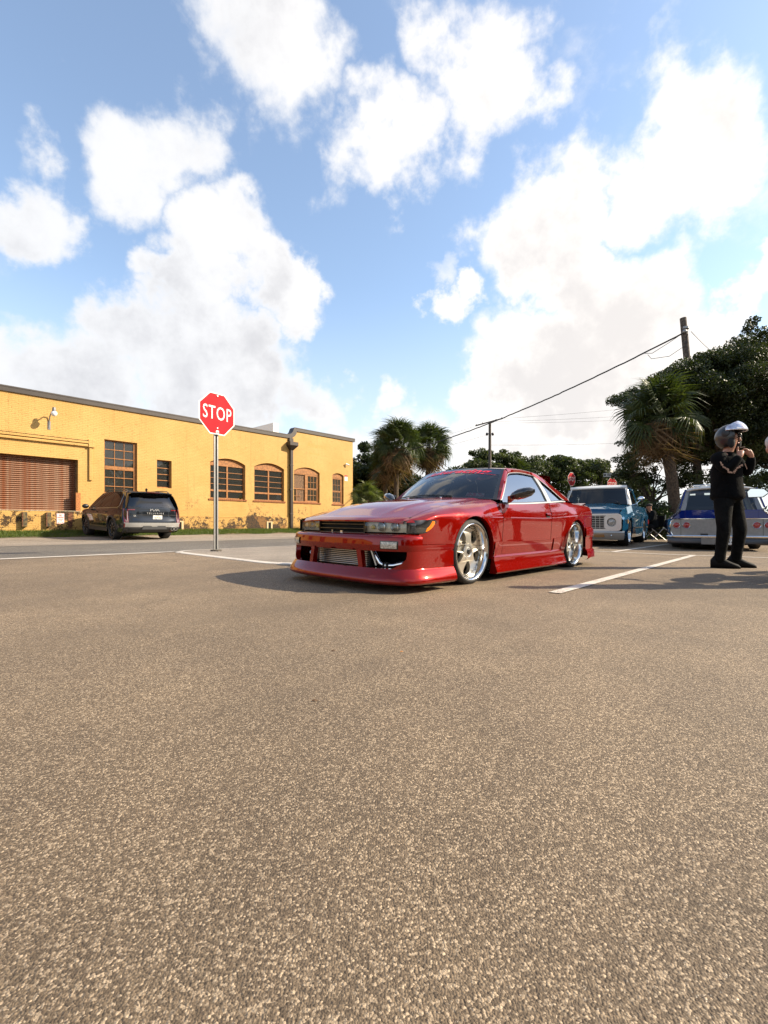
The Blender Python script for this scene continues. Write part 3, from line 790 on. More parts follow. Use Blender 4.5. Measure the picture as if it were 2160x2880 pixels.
t = plate('warning_sign', 'small red and white warning sign beside the narrow window at the right end', 22.355, 3.79, .27, .40)
mb = MB().quad((-.135, -.008, .09), (.135, -.008, .09), (.135, -.008, .20), (-.135, -.008, .20)); mb.build('red_header', red_print, t, fix=False)
mb = MB().lathe([(0, 0), (.035, 0)], 14, Matrix.Translation((0, -.009, .03)) @ Matrix.Rotation(PI/2, 4, 'X')); mb.bar((-.03, -.009, .0), (.05, -.009, .05), .002, .03, up=(0, 1, 0)); mb.build('camera_symbol', black_plastic, t, fix=False)
mb = MB()
for k in range(3): mb.quad((-.09, -.008, -.08-k*.035), (.09-k*.02, -.008, -.08-k*.035), (.09-k*.02, -.008, -.066-k*.035), (-.09, -.008, -.066-k*.035))
mb.build('fine_print', grey_metal, t, fix=False)
# ------------------------------------------------------------------ vehicle helpers (vehicle frame: x forward, y left, z up, origin under the front axle)
def spline2(cp, n=28):
    """Catmull-Rom through 2-D control points"""
    P = [Vector((a, b)) for a, b in cp]; P = [P[0]*2-P[1]]+P+[P[-1]*2-P[-2]]; out = []
    m = len(P)-3
    for i in range(m):
        p0, p1, p2, p3 = P[i:i+4]; k = max(2, n//m)
        for j in range(k):
            t = j/k; out.append(.5*((2*p1)+(p2-p0)*t+(2*p0-5*p1+4*p2-p3)*t*t+(3*p1-p0-3*p2+p3)*t**3))
    out.append(P[-2]); return out
def clip_curve(c, z0, z1, n):
    """part of a rising (y,z) curve between heights z0 and z1, n samples evenly spaced"""
    pts = []
    for i, p in enumerate(c):
        if i and (c[i-1].y < z0 <= p.y): 
            t = (z0-c[i-1].y)/(p.y-c[i-1].y); pts.append(c[i-1].lerp(p, t))
        if z0 < p.y and (z1 is None or p.y < z1 or not pts): pts.append(p)
        if z1 is not None and i and c[i-1].y < z1 <= p.y:
            t = (z1-c[i-1].y)/(p.y-c[i-1].y); pts.append(c[i-1].lerp(p, t)); break
    if len(pts) < 2: pts = [c[-1], c[-1]]
    d = [0]
    for a, b in zip(pts[:-1], pts[1:]): d.append(d[-1]+(b-a).length)
    out = []; k = 0
    for i in range(n):
        s = d[-1]*i/(n-1)
        while k < len(d)-2 and d[k+1] < s: k += 1
        t = 0 if d[k+1] == d[k] else (s-d[k])/(d[k+1]-d[k]); out.append(pts[k].lerp(pts[k+1], min(1, max(0, t))))
    return out
def panel(mb, prof, xs, zlo, nv, zhi=None, dy=0, flange=0):
    rows = []
    for x in xs:
        z0 = zlo(x) if callable(zlo) else zlo; z1 = zhi(x) if callable(zhi) else zhi
        c = clip_curve(prof(x), z0, z1, nv); r = [(x, p.x+dy, p.y) for p in c]
        if flange: r = [(x, r[0][1]-flange, r[0][2]+.002)]+r
        rows.append(r)
    mb.grid(rows); return mb
def arch_low(cx, R, zc, base):
    def f(x):
        d = abs(x-cx)
        if d >= R: return base
        return max(base, zc+math.sqrt(R*R-d*d))
    return f
def arch_xs(cx, R, n=17): return [cx+R*math.cos(PI*k/(n-1)) for k in range(n)]
def merge_xs(*ls):
    v = sorted(set(round(x, 5) for l in ls for x in l)); out = [v[0]]
    for x in v[1:]:
        if x-out[-1] > .004: out.append(x)
    return out
def wheel_well(parent, cx, R, zc, y0, y1, zb=.12):
    mb = MB(); n = 24
    ring = [(cx+R*math.cos(PI*k/n), zc+R*math.sin(PI*k/n)) for k in range(n+1)]; ring = [(cx+R, zb)]+ring+[(cx-R, zb)]
    mb.grid([[(x, y1, z) for x, z in ring], [(x, y0, z) for x, z in ring]]); mb.add([(x, y0, z) for x, z in ring], [tuple(range(len(ring)))])
    return mb

# ------------------------------------------------------------------ the red coupe
CAR_TH = rad(43.33); CAR_ROLL = .0135
_c, _s = math.cos(CAR_TH), math.sin(CAR_TH)
red = paint('candy_red_paint', (.225, .0032, .0010), .40, .24, .16, 1.0, 1.5)
glass_dark = glass_mat('tinted_car_glass', (.46, .50, .47), 1.0, .0)
glass_side = glass_mat('side_car_glass', (.22, .25, .24), 1.0, .0, extra=.22)
trim_black = mat('gloss_black_trim', (.01, .01, .011), .22, coat=.4)
silver_trim = mat('brushed_trim', (.27, .26, .24), .3, metal=.9)
car = thing('coupe', 'lowered candy red two-door coupe with silver five-spoke wheels and aero skirts', 'car', (.245, 5.014, 0))
Mcar = Matrix(((-_s, _c+CAR_ROLL*0, 0, .245), (-_c, -_s, 0, 5.014), (0, 0, 1, .82*CAR_ROLL), (0, 0, 0, 1)))
car.matrix_basis = Matrix.Translation((.245, 5.014, .82*CAR_ROLL)) @ Matrix.Rotation(math.atan2(-_c, -_s), 4, 'Z') @ Matrix.Rotation(-CAR_ROLL, 4, 'X')
WB = 2.475; RF, RR = .348, .336; ZF, ZR = .305, .30
def belt(x): return interp(x, [(-3.4, .850), (-3.1, .852), (-2.5, .862), (-2.2, .872), (-1.7, .845), (-1.1, .812), (-.7, .797), (-.55, .79)])
def seam_y(x): return interp(x, [(-.75, .70), (-.5, .672), (-.1, .655), (.27, .672), (.55, .685), (.80, .695), (.87, .692)])
def seam_z(x): return interp(x, [(-.75, .842), (-.5, .828), (-.1, .790), (.27, .745), (.55, .692), (.74, .640), (.87, .606)])
def ytaper(x):
    return interp(x, [(-3.42, -.17), (-3.3, -.085), (-3.1, -.042), (-2.7, -.012), (-2.2, 0), (-.2, 0), (.35, -.002), (.6, -.014), (.76, -.040), (.87, -.085)])
def flare(x, z):
    v = 0
    for cx, zc, R, a in ((0, ZF, RF, .026), (-WB, ZR, RR, .036)):
        r = math.hypot(x-cx, z-zc)
        v += a*math.exp(-(max(0, r-R)/.085)**2)
    return v
def body_prof(x):
    t = ytaper(x)
    low = [(.788, .16), (.793, .23), (.806, .31), (.818, .385), (.821, .46), (.826, .55), (.830, .635)]
    if x > -.56:            # front wing: rolls over to the bonnet seam
        sy, sz = seam_y(x), seam_z(x); k = min(1, max(0, (sz-.606)/.12)); e = max(.0, sz-.635)
        pts = [(y+t+flare(x, z), z) for y, z in low if z < min(.60, sz-.06)]
        zc = min(.640, sz-.05); yc = .828+t+flare(x, zc)*.9
        pts += [(yc, zc), (lerp(yc, sy, .16), zc+(sz-zc)*.45), (lerp(yc, sy, .48), zc+(sz-zc)*.80), (sy, sz)]
    elif x > -1.72:         # door: up to the window sill
        b = belt(x)
        pts = [(y+t+flare(x, z), z) for y, z in low]+[(.825, .69), (.809, .755), (.790, b)]
    else:                   # rear quarter: rolls over to the boot
        b = belt(x); k = sm(-1.72, -2.6, x); cr = lerp(.655, .70, k)
        pts = [(y+t+flare(x, z), z) for y, z in low[:-1]]+[(.830+t+flare(x, cr), cr), (.822+t, lerp(.72, .765, k)), (lerp(.806, .795, k)+t, lerp(.77, .815, k)), (lerp(.790, .745, k)+t, b-.006*k), (lerp(.782, .69, k)+t, b+.004*k)]
    return spline2(pts, 44)
def low_line(x):
    """bottom edge of the painted sides, with the two arches cut out"""
    z = .225
    if x > .30: z = .398
    if x < -2.70: z = .40
    for cx, zc, R in ((0, ZF, RF), (-WB, ZR, RR)):
        d = abs(x-cx)
        if d < R: z = max(z, zc+math.sqrt(R*R-d*d))
    return z
def both(build):
    """run a builder for the left side, then mirrored for the right"""
    mb = MB(); build(mb); return mb
def sided(name, fn, m, parent=car, smooth=40, left_only=False, **kw):
    mb = MB(); fn(mb); a = mb.build(name, m, parent, smooth=smooth, **kw)
    if left_only: return a
    mb2 = MB(); fn(mb2); mb2.v = [(x, -y, z) for x, y, z in mb2.v]; b = mb2.build(name, m, parent, smooth=smooth, **kw)
    return a, b
# front wings
xs_w = merge_xs(frange(-.548, .70, 20), arch_xs(0, RF-.0005, 23), frange(.70, .868, 9))
def wing(mb):
    panel(mb, body_prof, [x for x in xs_w if x <= .765], low_line, 22, flange=.05)
    panel(mb, body_prof, [x for x in xs_w if x >= .755], lambda x: lerp(.50, .585, sm(.75, .80, x)), 16)
sided('front_wing', wing, red)
# doors
def door(mb):
    panel(mb, body_prof, frange(-.556, -1.715, 26), .232, 24, zhi=lambda x: belt(x)-.002)
doors = sided('door', door, red)
def quarter(mb):
    xs = merge_xs(frange(-1.725, -3.27, 30), arch_xs(-WB, RR-.0005, 23))
    panel(mb, body_prof, xs, low_line, 24, flange=.05)
sided('rear_quarter', quarter, red)
# dark inner shell so that the panel gaps read as gaps
def inner(mb):
    def pin(x): return [Vector((p.x-.022, p.y)) for p in body_prof(x)]
    for a, b in ((-1.75, -.40), ):
        panel(mb, pin, frange(a, b, 16), .2, 12)
sided('inner_shell', inner, void_mat)
# wheel wells
for cx, R, z in ((0, RF, ZF), (-WB, RR, ZR)):
    for s in (1, -1):
        mb = wheel_well(None, cx, R+.012, z, .42, .79)
        if s < 0: mb.v = [(x, -y, zz) for x, y, zz in mb.v]
        mb.build('wheel_well', void_mat, car)
# floor pan
MB().box((-3.1, -.70, .15), (.72, .70, .20)).build('floor_pan', void_mat, car)

# bonnet
def hood_z(x, y):
    sy, sz = seam_y(x), seam_z(x); q = min(1, abs(y)/sy)
    crown = interp(x, [(-.75, .030), (-.3, .042), (.3, .048), (.6, .046), (.87, .030), (.97, .018)])
    z = sz+crown*(1-q**2.4)
    yr = lerp(.40, .54, sm(.9, -.4, x))           # raised creases that widen toward the screen
    z += .007*math.exp(-((abs(y)-yr)/.035)**2)*sm(.92, .5, x)+.006*sm(yr+.05, yr-.04, abs(y))*sm(.9, .3, x)
    return z
def nose_x(y): return .962-.095*(abs(y)/.69)**2.6
def cowl_x(y): return -.30-.27*(abs(y)/.70)**2.2
def hood(mb):
    rows = []
    for i in range(41):
        v = -1+2*i/40; row = []
        for j in range(37):
            u = j/36
            xa = cowl_x(v*.66)+.03; xb = nose_x(v*.69)-.004
            x = lerp(xa, xb, u); y = v*(seam_y(x)-.004)
            z = hood_z(x, y)
            z -= .022*sm(xb-.07, xb+.004, x)**2
            row.append((x, y, z))
        x, y, z = row[-1]; row += [(x+.001, y, z-.012), (x-.03, y*.99, z-.016)]
        rows.append(row)
    mb.grid(rows)
mb = MB(); hood(mb); hood_o = mb.build('bonnet', red, car, smooth=40)
MB().bar((.15, .654, .742), (.80, .684, .615), .05, .02).bar((.15, -.654, .742), (.80, -.684, .615), .05, .02).build('bonnet_gutter', void_mat, car)
for y in (-.12, .30): MB().ellipsoid((cowl_x(y)+.16, y, hood_z(cowl_x(y)+.16, y)+.006), (.012, .012, .008), 10, 6).build('washer_jet', chrome, hood_o, smooth=60)
# cowl and wipers
rows = []
for i in range(25):
    y = -.70+1.4*i/24; x = cowl_x(y); z = hood_z(min(x+.03, .8), y*.93)
    rows.append([(x+.035, y, z-.012), (x-.02, y, z-.022), (x-.06, y, z+.0)])
MB().grid(rows).build('cowl_panel', black_plastic, car, smooth=60)

# screen, roof, rear screen
def ws_bot(y): return (cowl_x(y)-.025, .832+.024*(1-(y/.70)**2))
def ws_pt(u, v):
    """u across (-1..1), v up (0..1)"""
    yb, yt = .715*u, .560*u; y = lerp(yb, yt, v)
    xb, zb = ws_bot(yb); xt = -.965-.075*u*u; zt = 1.232-.030*u*u
    b = .022*math.sin(PI*v)*(1-.5*u*u)
    return Vector((lerp(xb, xt, v)+b*.55, y, lerp(zb, zt, v)+b))
rows = [[ws_pt(-1+2*i/24, j/14) for j in range(15)] for i in range(25)]
ws = MB().grid(rows).build('windscreen', glass_dark, car, smooth=180)
def off(p, q, r, d):
    n = (q-p).cross(r-p).normalized(); return n*d
def ws_n(u, v): 
    e = .01; return ((ws_pt(u, v+e)-ws_pt(u, v)).cross(ws_pt(u-e, v)-ws_pt(u, v))).normalized()
def ws_off(u, v, d):
    n = ws_n(u, v); n = n if n.x > 0 else -n; return ws_pt(u, v)+n*d
# black band round the screen
def band(u0, u1, v0, v1, nu=20, nv=3, d=.003):
    return [[ws_off(lerp(u0, u1, i/nu), lerp(v0, v1, j/nv), d) for j in range(nv+1)] for i in range(nu+1)]
mb = MB(); mb.grid(band(-.99, .99, .962, 1.0)); mb.grid(band(-1.0, -.955, .0, .962, 2, 14)); mb.grid(band(.955, 1.0, .0, .962, 2, 14)); mb.grid(band(-.955, .955, 0, .035))
mb.build('screen_seal', trim_black, ws, smooth=180)
mb = MB().grid(band(-.955, .955, .775, .962, 24, 3, .002)); mb.build('sun_strip', mat('navy_sun_strip', (.006, .010, .030), .15, coat=.5), ws, smooth=180)
def ws_text(a, b):
    u = a*.985; v = .868+b*1.45-.030*abs(a)**2; return ws_off(u, v, .005)
banner = mat('pink_red_vinyl', (.78, .012, .045), .35)
vs, fs = text_mesh('jukuracing', .15, bold=.0035, shear=.35, space=1.03)
w = max(abs(v[0]) for v in vs)
MB().add([ws_text(v[0]/w*.80, v[1]) for v in vs], fs).build('banner_lettering', banner, ws, fix=False)
mb = MB(); mb.grid([[ws_text(lerp(.30, .90, k/10), -.066-.004*k/10), ws_text(lerp(.30, .90, k/10), -.063-.004*k/10)] for k in range(11)]); mb.build('banner_underline', banner, ws, fix=False)
# wipers
for y0, y1 in ((.30, -.28), (-.24, -.62)):
    pts = []
    for k in range(9):
        y = lerp(y0, y1, k/8); u = y/.715; pts.append(ws_off(u, .035+.02*math.sin(PI*k/8), .012))
    MB().tube(pts, .007, 6).build('wiper', black_plastic, car)
# whip aerial seen across the glass
def roof_pt(u, x):
    t = (x+.965)/(-2.02+.965)
    hw = interp(x, [(-2.05, .545), (-1.6, .565), (-.95, .560)]); y = u*hw
    z = interp(x, [(-2.05, 1.215), (-1.75, 1.247), (-1.4, 1.258), (-1.1, 1.248), (-.96, 1.232)])-.030*abs(u)**2.2
    xx = x-(.075*u*u if x > -1.0 else .075*u*u*max(0, 1-(-1.0-x)/.3))
    return Vector((xx, y, z))
rows = [[roof_pt(-1+2*i/24, x) for x in frange(-.962, -2.05, 19)] for i in range(25)]
MB().grid(rows).build('roof', red, car, smooth=60)
# rear screen and boot
def rs_pt(u, v):
    a = roof_pt(u*.96, -2.05); b = Vector((-2.62+.06*u*u, u*.66, .872)); p = a.lerp(b, v); p.z += .025*math.sin(PI*v); return p
MB().grid([[rs_pt(-1+2*i/12, j/8) for j in range(9)] for i in range(13)]).build('rear_screen', glass_dark, car, smooth=180)
def boot_pt(u, t):
    x = lerp(-2.60, -3.30, t); y = u*(lerp(.705, .655, t)); z = lerp(.872, .850, t)+.012*(1-u*u); return Vector((x+.05*u*u*t, y, z))
mb = MB(); rows = []
for i in range(17):
    u = -1+2*i/16; r = [boot_pt(u, j/8) for j in range(9)]
    e = r[-1]; r += [Vector((e.x-.035, e.y, e.z-.03)), Vector((e.x-.07, e.y*.99, .70)), Vector((e.x-.09, e.y*.99, .52))]
    rows.append(r)
mb.grid(rows).build('boot_lid', red, car, smooth=40)
mb = MB()
for i in range(17):
    pass
rows = []
for i in range(25):
    u = -1+2*i/24; x = -3.20+.12*u*u; y = u*.70; z = .862-.012*u*u
    rows.append([(x+.10, y, z), (x, y, z+.012), (x-.085, y, z+.028), (x-.09, y, z+.014), (x+.02, y, z-.01)])
MB().grid(rows).build('boot_spoiler', red, car, smooth=30)
# roof spoiler over the rear screen
rows = []
for i in range(25):
    u = -1+2*i/24; y = u*.535; d = .02*u*u; zr = 1.226-.020*u*u
    x1 = -2.43+.07*u*u
    rows.append([(-1.96, y, zr+.004), (-2.15, y, zr+.010), (x1+.05, y*.985, zr+.008), (x1, y*.97, zr-.008), (x1+.01, y*.96, zr-.075), (x1+.05, y*.95, zr-.085), (-2.12, y*.96, zr-.01)])
MB().grid(rows).build('roof_spoiler', red, car, smooth=40)

# greenhouse sides
def gh_y(x, z):
    b = belt(x); t = (z-b)/.34; return .778-.200*t-.022*math.sin(PI*min(1, max(0, t)))*-1*.6
def gh(x, z, d=0): return (x, gh_y(x, z)+d, z)
def top_rail(x): return interp(x, [(-2.42, .868), (-2.30, .870), (-2.20, .873), (-2.145, .884), (-2.05, .938), (-1.95, 1.005), (-1.87, 1.062), (-1.80, 1.112), (-1.74, 1.145), (-1.66, 1.166), (-1.4, 1.175), (-1.15, 1.155), (-1.06, 1.130), (-1.0, 1.09), (-.87, 1.0), (-.74, .905), (-.62, .815)])
def glass_side_fn(mb):
    for x0, x1 in ((-.66, -1.695), (-1.785, -2.16)):
        mb.grid([[gh(x, lerp(belt(x)-.004, max(belt(x), top_rail(x)-.015), j/8), -.012) for j in range(9)] for x in frange(x0, x1, 26)])
sided('side_window', glass_side_fn, glass_side, smooth=180)
# seal, bright frame line and pillar
def strip(mb, path, w, d0, th=.008):
    """thin strip along (x,z) path lying on the greenhouse side, w wide inward"""
    P = [Vector(p) for p in path]; rows = []
    for i, p in enumerate(P):
        t = (P[min(i+1, len(P)-1)]-P[max(i-1, 0)]).normalized(); n = Vector((t.y, -t.x))
        q = p+n*w
        rows.append([gh(p.x, p.y, d0-th), gh(p.x, p.y, d0), gh(q.x, q.y, d0), gh(q.x, q.y, d0-th)])
    mb.grid(rows)
rail = [(x, top_rail(x)) for x in frange(-.625, -2.185, 60)]
def seal(mb):
    strip(mb, rail, .022, .001, .02)
    strip(mb, [(x, belt(x)+.012) for x in frange(-2.16, -.64, 30)], .014, .002, .02)
sided('window_seal', seal, trim_black, smooth=40)
def bright(mb):
    strip(mb, [(x, top_rail(x)+.010) for x in frange(-.60, -2.19, 60)], .009, .008, .02)
    strip(mb, [(x, belt(x)+.002) for x in frange(-2.20, -.60, 30)], .014, .013, .02)
sided('window_trim', bright, silver_trim, smooth=40)
def bpil(mb):
    rows = []
    for j in range(9):
        t = j/8; zb = belt(-1.74)-.002; z = lerp(zb, 1.158, t); xa = lerp(-1.700, -1.690, t); xb = lerp(-1.795, -1.765, t)
        rows.append([gh(xa, z, -.012), gh(xa, z, .004), gh(xb, z, .004), gh(xb, z, -.012)])
    mb.grid(rows)
sided('door_pillar', bpil, silver_trim, smooth=40)  # silver metal stands in for the sun glint on a black pillar
# red A-pillar, roof rail and C-pillar between screen/roof edge and the side frame
def pillars(mb):
    rows = []
    for k in range(16):                              # A pillar
        v = k/15; p = ws_pt(1, v); x = lerp(-.585, -1.06, v**.9); z = top_rail(max(-1.06, x))+.012 if v > .08 else .80
        x2 = lerp(-.59, -1.075, v); q = gh(x2, top_rail(x2)+.012, .006)
        m = [(p[i]*.5+q[i]*.5) for i in range(3)]
        rows.append([tuple(p), (m[0]+.012, m[1]+.016, m[2]+.006), q])
    mb.grid(rows)
    rows = []
    for k in range(20):                              # roof rail
        x = lerp(-1.075, -2.05, k/19); p = roof_pt(1, min(-.962, x+.0)); q = gh(x, top_rail(x)+.012, .006)
        p = Vector((x if k else -1.04, p.y, p.z)); m = [(p[i]*.45+q[i]*.55) for i in range(3)]
        rows.append([tuple(p), (m[0], m[1]+.012, m[2]+.014), q])
    mb.grid(rows)
    rows = []
    for k in range(16):                              # C pillar
        t = k/15; p = rs_pt(1, t); x = lerp(-2.05, -2.40, t); q = gh(x, top_rail(x)+.012, .006)
        if t > .97: q = (x, .765, belt(x)+.0)
        m = [(p[i]*.5+q[i]*.5) for i in range(3)]
        rows.append([tuple(p), (m[0], m[1]+.018, m[2]+.018), q])
    mb.grid(rows)
    mb.grid([[(-2.40, .765, .872), (-2.40, .70, .873)], [(-2.62, .735, .868), (-2.62, .66, .872)]])
sided('roof_pillar', pillars, red, smooth=60)

# sill skirts
def skirt(mb):
    rows = []
    for x in merge_xs(frange(-.372, -2.085, 30)):
        e = 0
        if x > -.46: e = (x+.46)/.09
        rows.append([(x, .80, .262), (x, .822, .252), (x-.0, .832, .242), (x, .828, .225), (x, .842, .17), (x, .862, .115), (x, .868, .092), (x, .852, .076), (x, .78, .074)])
    a = rows[0]; mb.grid(rows)
    for r, fl in ((rows[0], False), (rows[-1], True)):
        mb.add(r, [tuple(range(len(r))) if fl else tuple(range(len(r)))[::-1]])
sided('side_skirt', skirt, red, smooth=35)
def lowstep(mb):       # raised lower band ahead of and behind the door
    panel(mb, body_prof, frange(-.360, -.548, 8), .25, 6, zhi=.397, dy=.010, flange=.012)
    panel(mb, body_prof, frange(-1.80, -2.09, 8), lambda x: .25, 6, zhi=.402, dy=.010, flange=.012)
    panel(mb, body_prof, frange(-.56, -1.71, 20), .262, 6, zhi=.385, dy=.006, flange=.008)
sided('lower_moulding', lowstep, red, smooth=35)
# swage line: thin raised crease
def swage(mb):
    for x0, x1 in ((-.12, -.545), (-.565, -1.71), (-1.73, -3.2)):
        rows = []
        for x in frange(x0, x1, 30):
            z = lerp(.640, .705, sm(-1.4, -3.1, x)); c = clip_curve(body_prof(x), z, z+.012, 3)
            rows.append([(x, c[0].x+.0005, z-.003), (x, c[0].x+.0045, z+.001), (x, c[2].x+.002, z+.010)])
        mb.grid(rows)
sided('swage_line', swage, red, smooth=30)
# door handles
def handle_cup(mb):
    def p(x, z, d): c = clip_curve(body_prof(x), z, z+.01, 2); return (x, c[0].x+d, z)
    mb.grid([[p(x, z, .0025) for z in (.645, .660, .675, .688)] for x in (-1.575, -1.60, -1.64, -1.665)])
sided('handle_recess', handle_cup, void_mat, doors[0], left_only=True)
def handle(mb):
    def p(x, z, d): c = clip_curve(body_prof(x), z, z+.01, 2); return (x, c[0].x+d, z)
    mb.grid([[p(x, .676, .003), p(x, .680, .018), p(x, .694, .020), p(x, .705, .012), p(x, .708, .001)] for x in frange(-1.565, -1.675, 8)])
sided('door_handle', handle, red, doors[0], left_only=True)

# ---- front end: dark recess, lamps, grille
mb = MB(); rows = []
for i in range(25):
    y = -.70+1.4*i/24; x = nose_x(y)-.05; rows.append([(x, y, .46), (x, y, .61)])
mb.grid(rows).build('grille_recess', void_mat, car)
def lamp_front(y): return nose_x(y)-.006
lens = glass_mat('lamp_lens', (.97, .96, .92), .8, .02)
refl = mat('lamp_reflector', (.52, .48, .40), .3, metal=.35)
amber = mat('amber_lens', (.75, .19, .01), .2, coat=.6)
smoke = glass_mat('smoked_lens', (.45, .42, .38), .9, .03, body=.5, bodycol=(.12, .11, .10))
for s in (1, -1):
    hl = MB()
    ys = frange(.315, .715, 12)
    back = [[(lamp_front(y)-.036, s*y, .502), (lamp_front(y)-.036, s*y, .592)] for y in ys]
    hl.grid(back); hl.grid([[(lamp_front(y)-.036, s*y, .502), (lamp_front(y)-.004, s*y, .500)] for y in ys]); hl.grid([[(lamp_front(y)-.036, s*y, .592), (lamp_front(y)-.010, s*y, .595)] for y in ys])
    for y in (.315, .715): hl.grid([[(lamp_front(y)-.036, s*y, .502), (lamp_front(y)-.004, s*y, .50)], [(lamp_front(y)-.036, s*y, .592), (lamp_front(y)-.010, s*y, .595)]])
    h = hl.build('headlight', refl, car, smooth=40)
    Rz = Matrix.Rotation(PI/2, 4, 'Y')
    for y in (.475, .60):
        M = Matrix.Translation((lamp_front(y)-.034, s*y, .548)) @ Rz
        MB().lathe([(.040, 0), (.042, .018), (.038, .022), (.034, .016)], 18, M).build('projector_ring', chrome, h, smooth=50)
        MB().lathe([(.034, .010), (.028, .020), (.016, .027), (0, .029)], 16, M).build('projector', mat('projector_glass', (.25, .24, .22), .05, coat=1), h, smooth=60)
    M = Matrix.Translation((lamp_front(.38)-.034, s*.385, .545)) @ Rz
    MB().lathe([(.022, 0), (.022, .01), (.012, .004), (0, .002)], 14, M).build('parking_bulb', mat('yellowish_bulb', (.5, .40, .10), .2, coat=.5), h, smooth=50)
    MB().grid([[(lamp_front(y)-.010, s*y, .596), (lamp_front(y)-.001, s*y, .57), (lamp_front(y)+.002, s*y, .53), (lamp_front(y)-.002, s*y, .501)] for y in ys]).build('lens', lens, h, smooth=60)
    mb = MB()
    for y in (.309, .721): mb.box((lamp_front(y)-.03, s*y-.006, .497), (lamp_front(y)+.001, s*y+.006, .60))
    mb.build('lamp_bezel', trim_black, h)
    # corner lamp wrapping round the wing
    def corner(mb, pts_lo, pts_hi, d, sh0=0, sh1=0):
        rows = []
        for k, ((x, z0), (x2, z1)) in enumerate(zip(pts_lo, pts_hi)):
            xx = x; sh = lerp(sh0, sh1, k/(len(pts_lo)-1))
            c = clip_curve(body_prof(min(x, .867)), z0, z1, 5)
            r = []
            for p in c:
                if sh: x = xx-sh*(p.y-.50)
                y = p.x+d
                if x > .80: y = lerp(y, .728, sm(.80, .862, x))
                r.append((x, s*y, p.y))
            rows.append(r)
        mb.grid(rows)
    def clo(x): return interp(x, [(.585, .590), (.60, .575), (.64, .538), (.70, .506), (.76, .499), (.9, .497)])
    def chi(x): return interp(x, [(.585, .596), (.60, .602), (.66, .604), (.78, .600), (.9, .596)])
    for nm, x0, x1, m, gr, d, s0, s1 in (('corner_lamp_surround', .578, .866, trim_black, .006, .003, 0, 0), ('corner_lamp', .712, .860, smoke, -.003, .007, 0, .55), ('turn_signal', .600, .708, amber, -.004, .007, .55, 0)):
        mb = MB(); X = frange(x1, x0, 14)
        corner(mb, [(x, clo(max(.585, x))-gr) for x in X], [(x, max(clo(max(.585, x))-gr+.004, chi(x)+gr)) for x in X], d, s0, s1)
        mb.build(nm, m, h if nm != 'corner_lamp_surround' else car, smooth=50)
mb = MB()
for z in (.592, .566, .528, .492):
    rows = []
    for i in range(13):
        y = -.31+.62*i/12; x = nose_x(y)-.018+(.008 if z < .56 else 0)
        rows.append([(x-.03, y, z+.006), (x, y, z+.004), (x, y, z-.004), (x-.03, y, z-.006)])
    mb.grid(rows)
mb.build('grille', trim_black, car, smooth=30)
for y in (-.11, .02): MB().cbox((nose_x(y)-.012, y, .502 if y < 0 else .497), (.012, .010 if y < 0 else .03, .02)).build('grille_clip', alu, car)

# ---- front bumper with openings and splitter lip
def bp_plan(t):
    """t 0..1 from centre to wheel arch -> x, y and outward direction"""
    P = spline2([(1.028, 0), (1.0275, .14), (1.0235, .26), (1.010, .42), (.985, .56), (.955, .66), (.905, .745), (.83, .795), (.72, .818), (.56, .830), (.355, .846)], 90)
    d = [0]
    for a, b in zip(P[:-1], P[1:]): d.append(d[-1]+(b-a).length)
    s = t*d[-1]; i = max(k for k in range(len(d)-1) if d[k] <= s+1e-9); f = (s-d[i])/(d[i+1]-d[i])
    def nrm(k):
        if k == 0: return Vector((1, 0))
        tg = (P[min(k+1, len(P)-1)]-P[k-1]).normalized(); return Vector((tg.y, -tg.x))
    p = P[i].lerp(P[i+1], f); n = nrm(i).lerp(nrm(i+1), f).normalized()
    return p, n, s, d[-1]
BP = [bp_plan(k/240) for k in range(241)]
def bt_y(y):                                   # t at which the plan reaches half-width y
    return next(k for k in range(241) if BP[k][0].y >= y)/240
def bpt(t, z, o=0):
    p, n, _, _ = bp_plan(t); off_ = interp(z, [(.07, .030), (.088, .058), (.10, .060), (.185, .012), (.20, .000), (.345, -.002), (.385, .007), (.40, .0065), (.43, .0035), (.458, -.0005), (.470, -.009), (.482, -.032), (.49, -.075)])+o
    if z < .2: off_ *= lerp(1, .75, sm(.75, 1, t))
    q = p+n*off_; return (q.x, q.y, z)
T_FEND = bt_y(.812)
def bgrid(mb, tl, tr, zs, nt=16, inset=True):
    """patch between t-limits (functions of z); edges get an inward return so the shell has thickness"""
    rows = []
    for z in zs:
        rows.append([bpt(lerp(tl(z), tr(z), k/nt), z) for k in range(nt+1)])
    mb.grid(rows, flip=True)
def edge_return(mb, pts, d=.05):
    """pts: list of (t,z); adds a strip going inward"""
    mb.grid([[bpt(t, z) for t, z in pts], [bpt(t, z, -d) for t, z in pts]])
